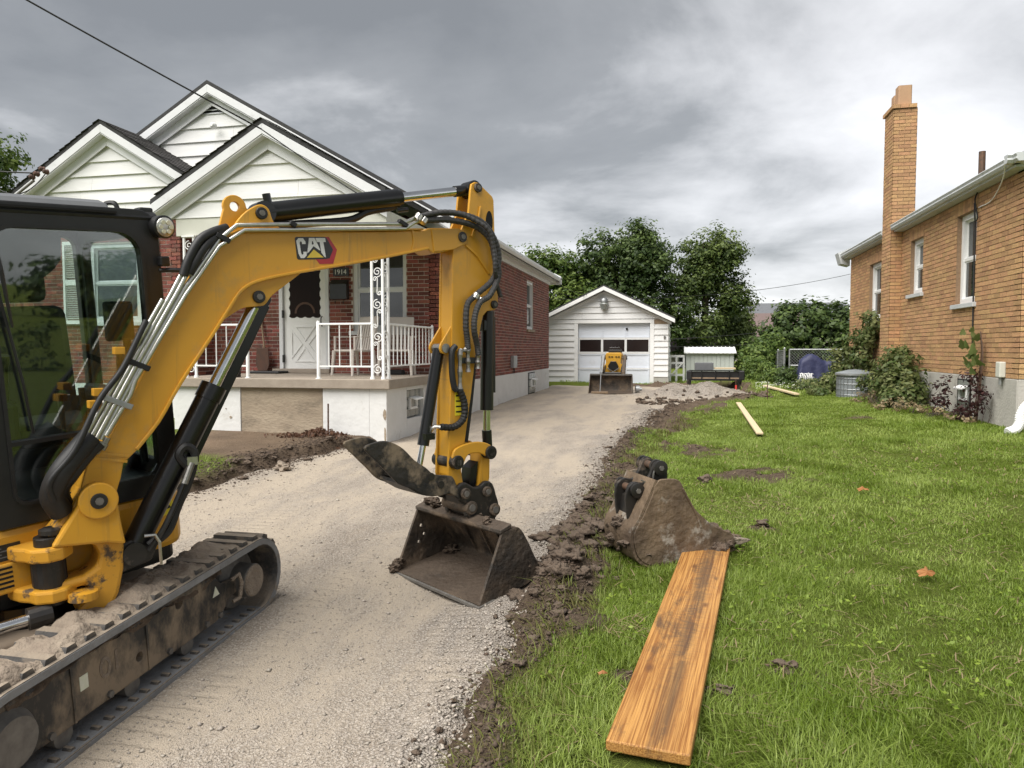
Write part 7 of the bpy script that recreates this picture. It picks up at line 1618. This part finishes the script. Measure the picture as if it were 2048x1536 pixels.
# broad-leaved weeds scattered through the turf, and ragged tufts along the cut edge
n = 1300; x = rng.uniform(-.6, 4.2, n); y = 1.9+8*rng.random(n)**1.3; k = (turf(x, y) > .05) & (fbm(x, y, .7, 3, 130) > .12); x, y = x[k], y[k]; q = len(x)
x = np.repeat(x, 5)+rng.normal(size=q*5)*.025; y = np.repeat(y, 5)+rng.normal(size=q*5)*.025; pos = np.stack([x, y, Hg(x, y)+rng.uniform(.025, .06, q*5)], 1)
for (ax, ay), (bx, by), rad in NOLINE:
    t = np.clip(((x-ax)*(bx-ax)+(y-ay)*(by-ay))/((bx-ax)**2+(by-ay)**2), 0, 1); pos = pos[np.hypot(x-ax-t*(bx-ax), y-ay-t*(by-ay)) > rad+.03]; x, y = pos[:, 0], pos[:, 1]
V, F_, a = leaf_cloud(pos, rng.normal(size=(len(pos), 3))*.4+np.array([0, -.2, 1]), rng.uniform(.008, .017, len(pos)), rng.random(len(pos)))
leafmat('weed', (.10, .17, .012), (.26, .34, .05)); tag(np_mesh('weeds', V, F_, 'weed', [('rnd', 'FACE', a)]), 'small broad-leaved weeds scattered through the lawn', 'weeds', None, 'stuff')
def tufts(n):
    g = np.random.default_rng(55); y = 2+13*g.random(n)**1.2; x = xrl(y)+g.normal(-.06, .12, n); k = (fbm(x, y, .3, 3, 140) > .0) & (edge(x, y) < .02); x, y = x[k], y[k]; n = len(x); z = Hg(x, y)-.005
    h = g.uniform(.03, .12, n); a = g.uniform(0, 6.28, n); ln = h*g.uniform(.3, 1.6, n); dx, dy = np.cos(a)*.8-.35, np.sin(a); w = .0035*g.uniform(.7, 1.4, n)*(1+.1*y); c = np.stack([x, y, z], 1); P = lambda t, kx: np.stack([x+dx*ln*t**1.7-dy*w*kx, y+dy*ln*t**1.7+dx*w*kx, z+h*(t-.45*t*t*(ln/h))], 1)
    V = np.stack([P(0, -.5), P(0, .5), P(.5, -.4), P(.5, .4), P(1, 0)], 1).reshape(-1, 3); i = np.arange(n)*5
    F_ = np.concatenate([np.stack([i, i+1, i+3], 1), np.stack([i, i+3, i+2], 1), np.stack([i+2, i+3, i+4], 1)]); return V, F_, np.concatenate([g.random(n)]*3)
def straw(n):
    g = np.random.default_rng(66); m_ = n//9; q = g.integers(0, 5, m_); S = np.array([(.85, 3.3, .07), (1.3, 2.75, .09), (2.2, 4.2, .12), (.75, 6.6, .16), (-.2, 3.7, .09)])[q]
    x = np.concatenate([g.normal(S[:, 0], S[:, 2]), g.uniform(-.5, 4., n-m_)]); y = np.concatenate([g.normal(S[:, 1], S[:, 2]), 2+8*g.random(n-m_)**1.4]); k = turf(x, y) > .03
    for (ax, ay), (bx, by), rad in NOLINE: t = np.clip(((x-ax)*(bx-ax)+(y-ay)*(by-ay))/((bx-ax)**2+(by-ay)**2), 0, 1); k &= np.hypot(x-ax-t*(bx-ax), y-ay-t*(by-ay)) > rad+.02
    x, y = x[k], y[k]; n = len(x); z = Hg(x, y)+g.uniform(.0, .03, n); a = g.uniform(0, 6.28, n); ln = g.uniform(.03, .11, n); dx, dy = np.cos(a), np.sin(a); w = .0016+.0003*y; e = g.uniform(-.01, .03, n)
    P = lambda t, kx: np.stack([x+dx*ln*t-dy*w*kx, y+dy*ln*t+dx*w*kx, z+e*t+.02*t*(1-t)], 1); V = np.stack([P(0, -1), P(0, 1), P(.5, 1), P(.5, -1), P(1, .3), P(1, -.3)], 1).reshape(-1, 3); i = np.arange(n)*6
    return V, np.concatenate([np.stack([i, i+1, i+2, i+3], 1), np.stack([i+3, i+2, i+4, i+5], 1)]), np.concatenate([g.random(n)]*2)
V, F_, a = straw(3500); tag(np_mesh('dead_straw', V, F_, 'dry_stalk', [('rnd', 'FACE', a)]), 'dead straw-coloured blades lying in the lawn', 'straw', None, 'stuff')
leafmat('tuft', (.14, .105, .05), (.17, .21, .04)); V, F_, a = tufts(9000); tag(np_mesh('turf_tufts', V, F_, 'tuft', [('rnd', 'FACE', a)]), 'ragged brown and green tufts hanging over the cut turf edge', 'grass', None, 'stuff')
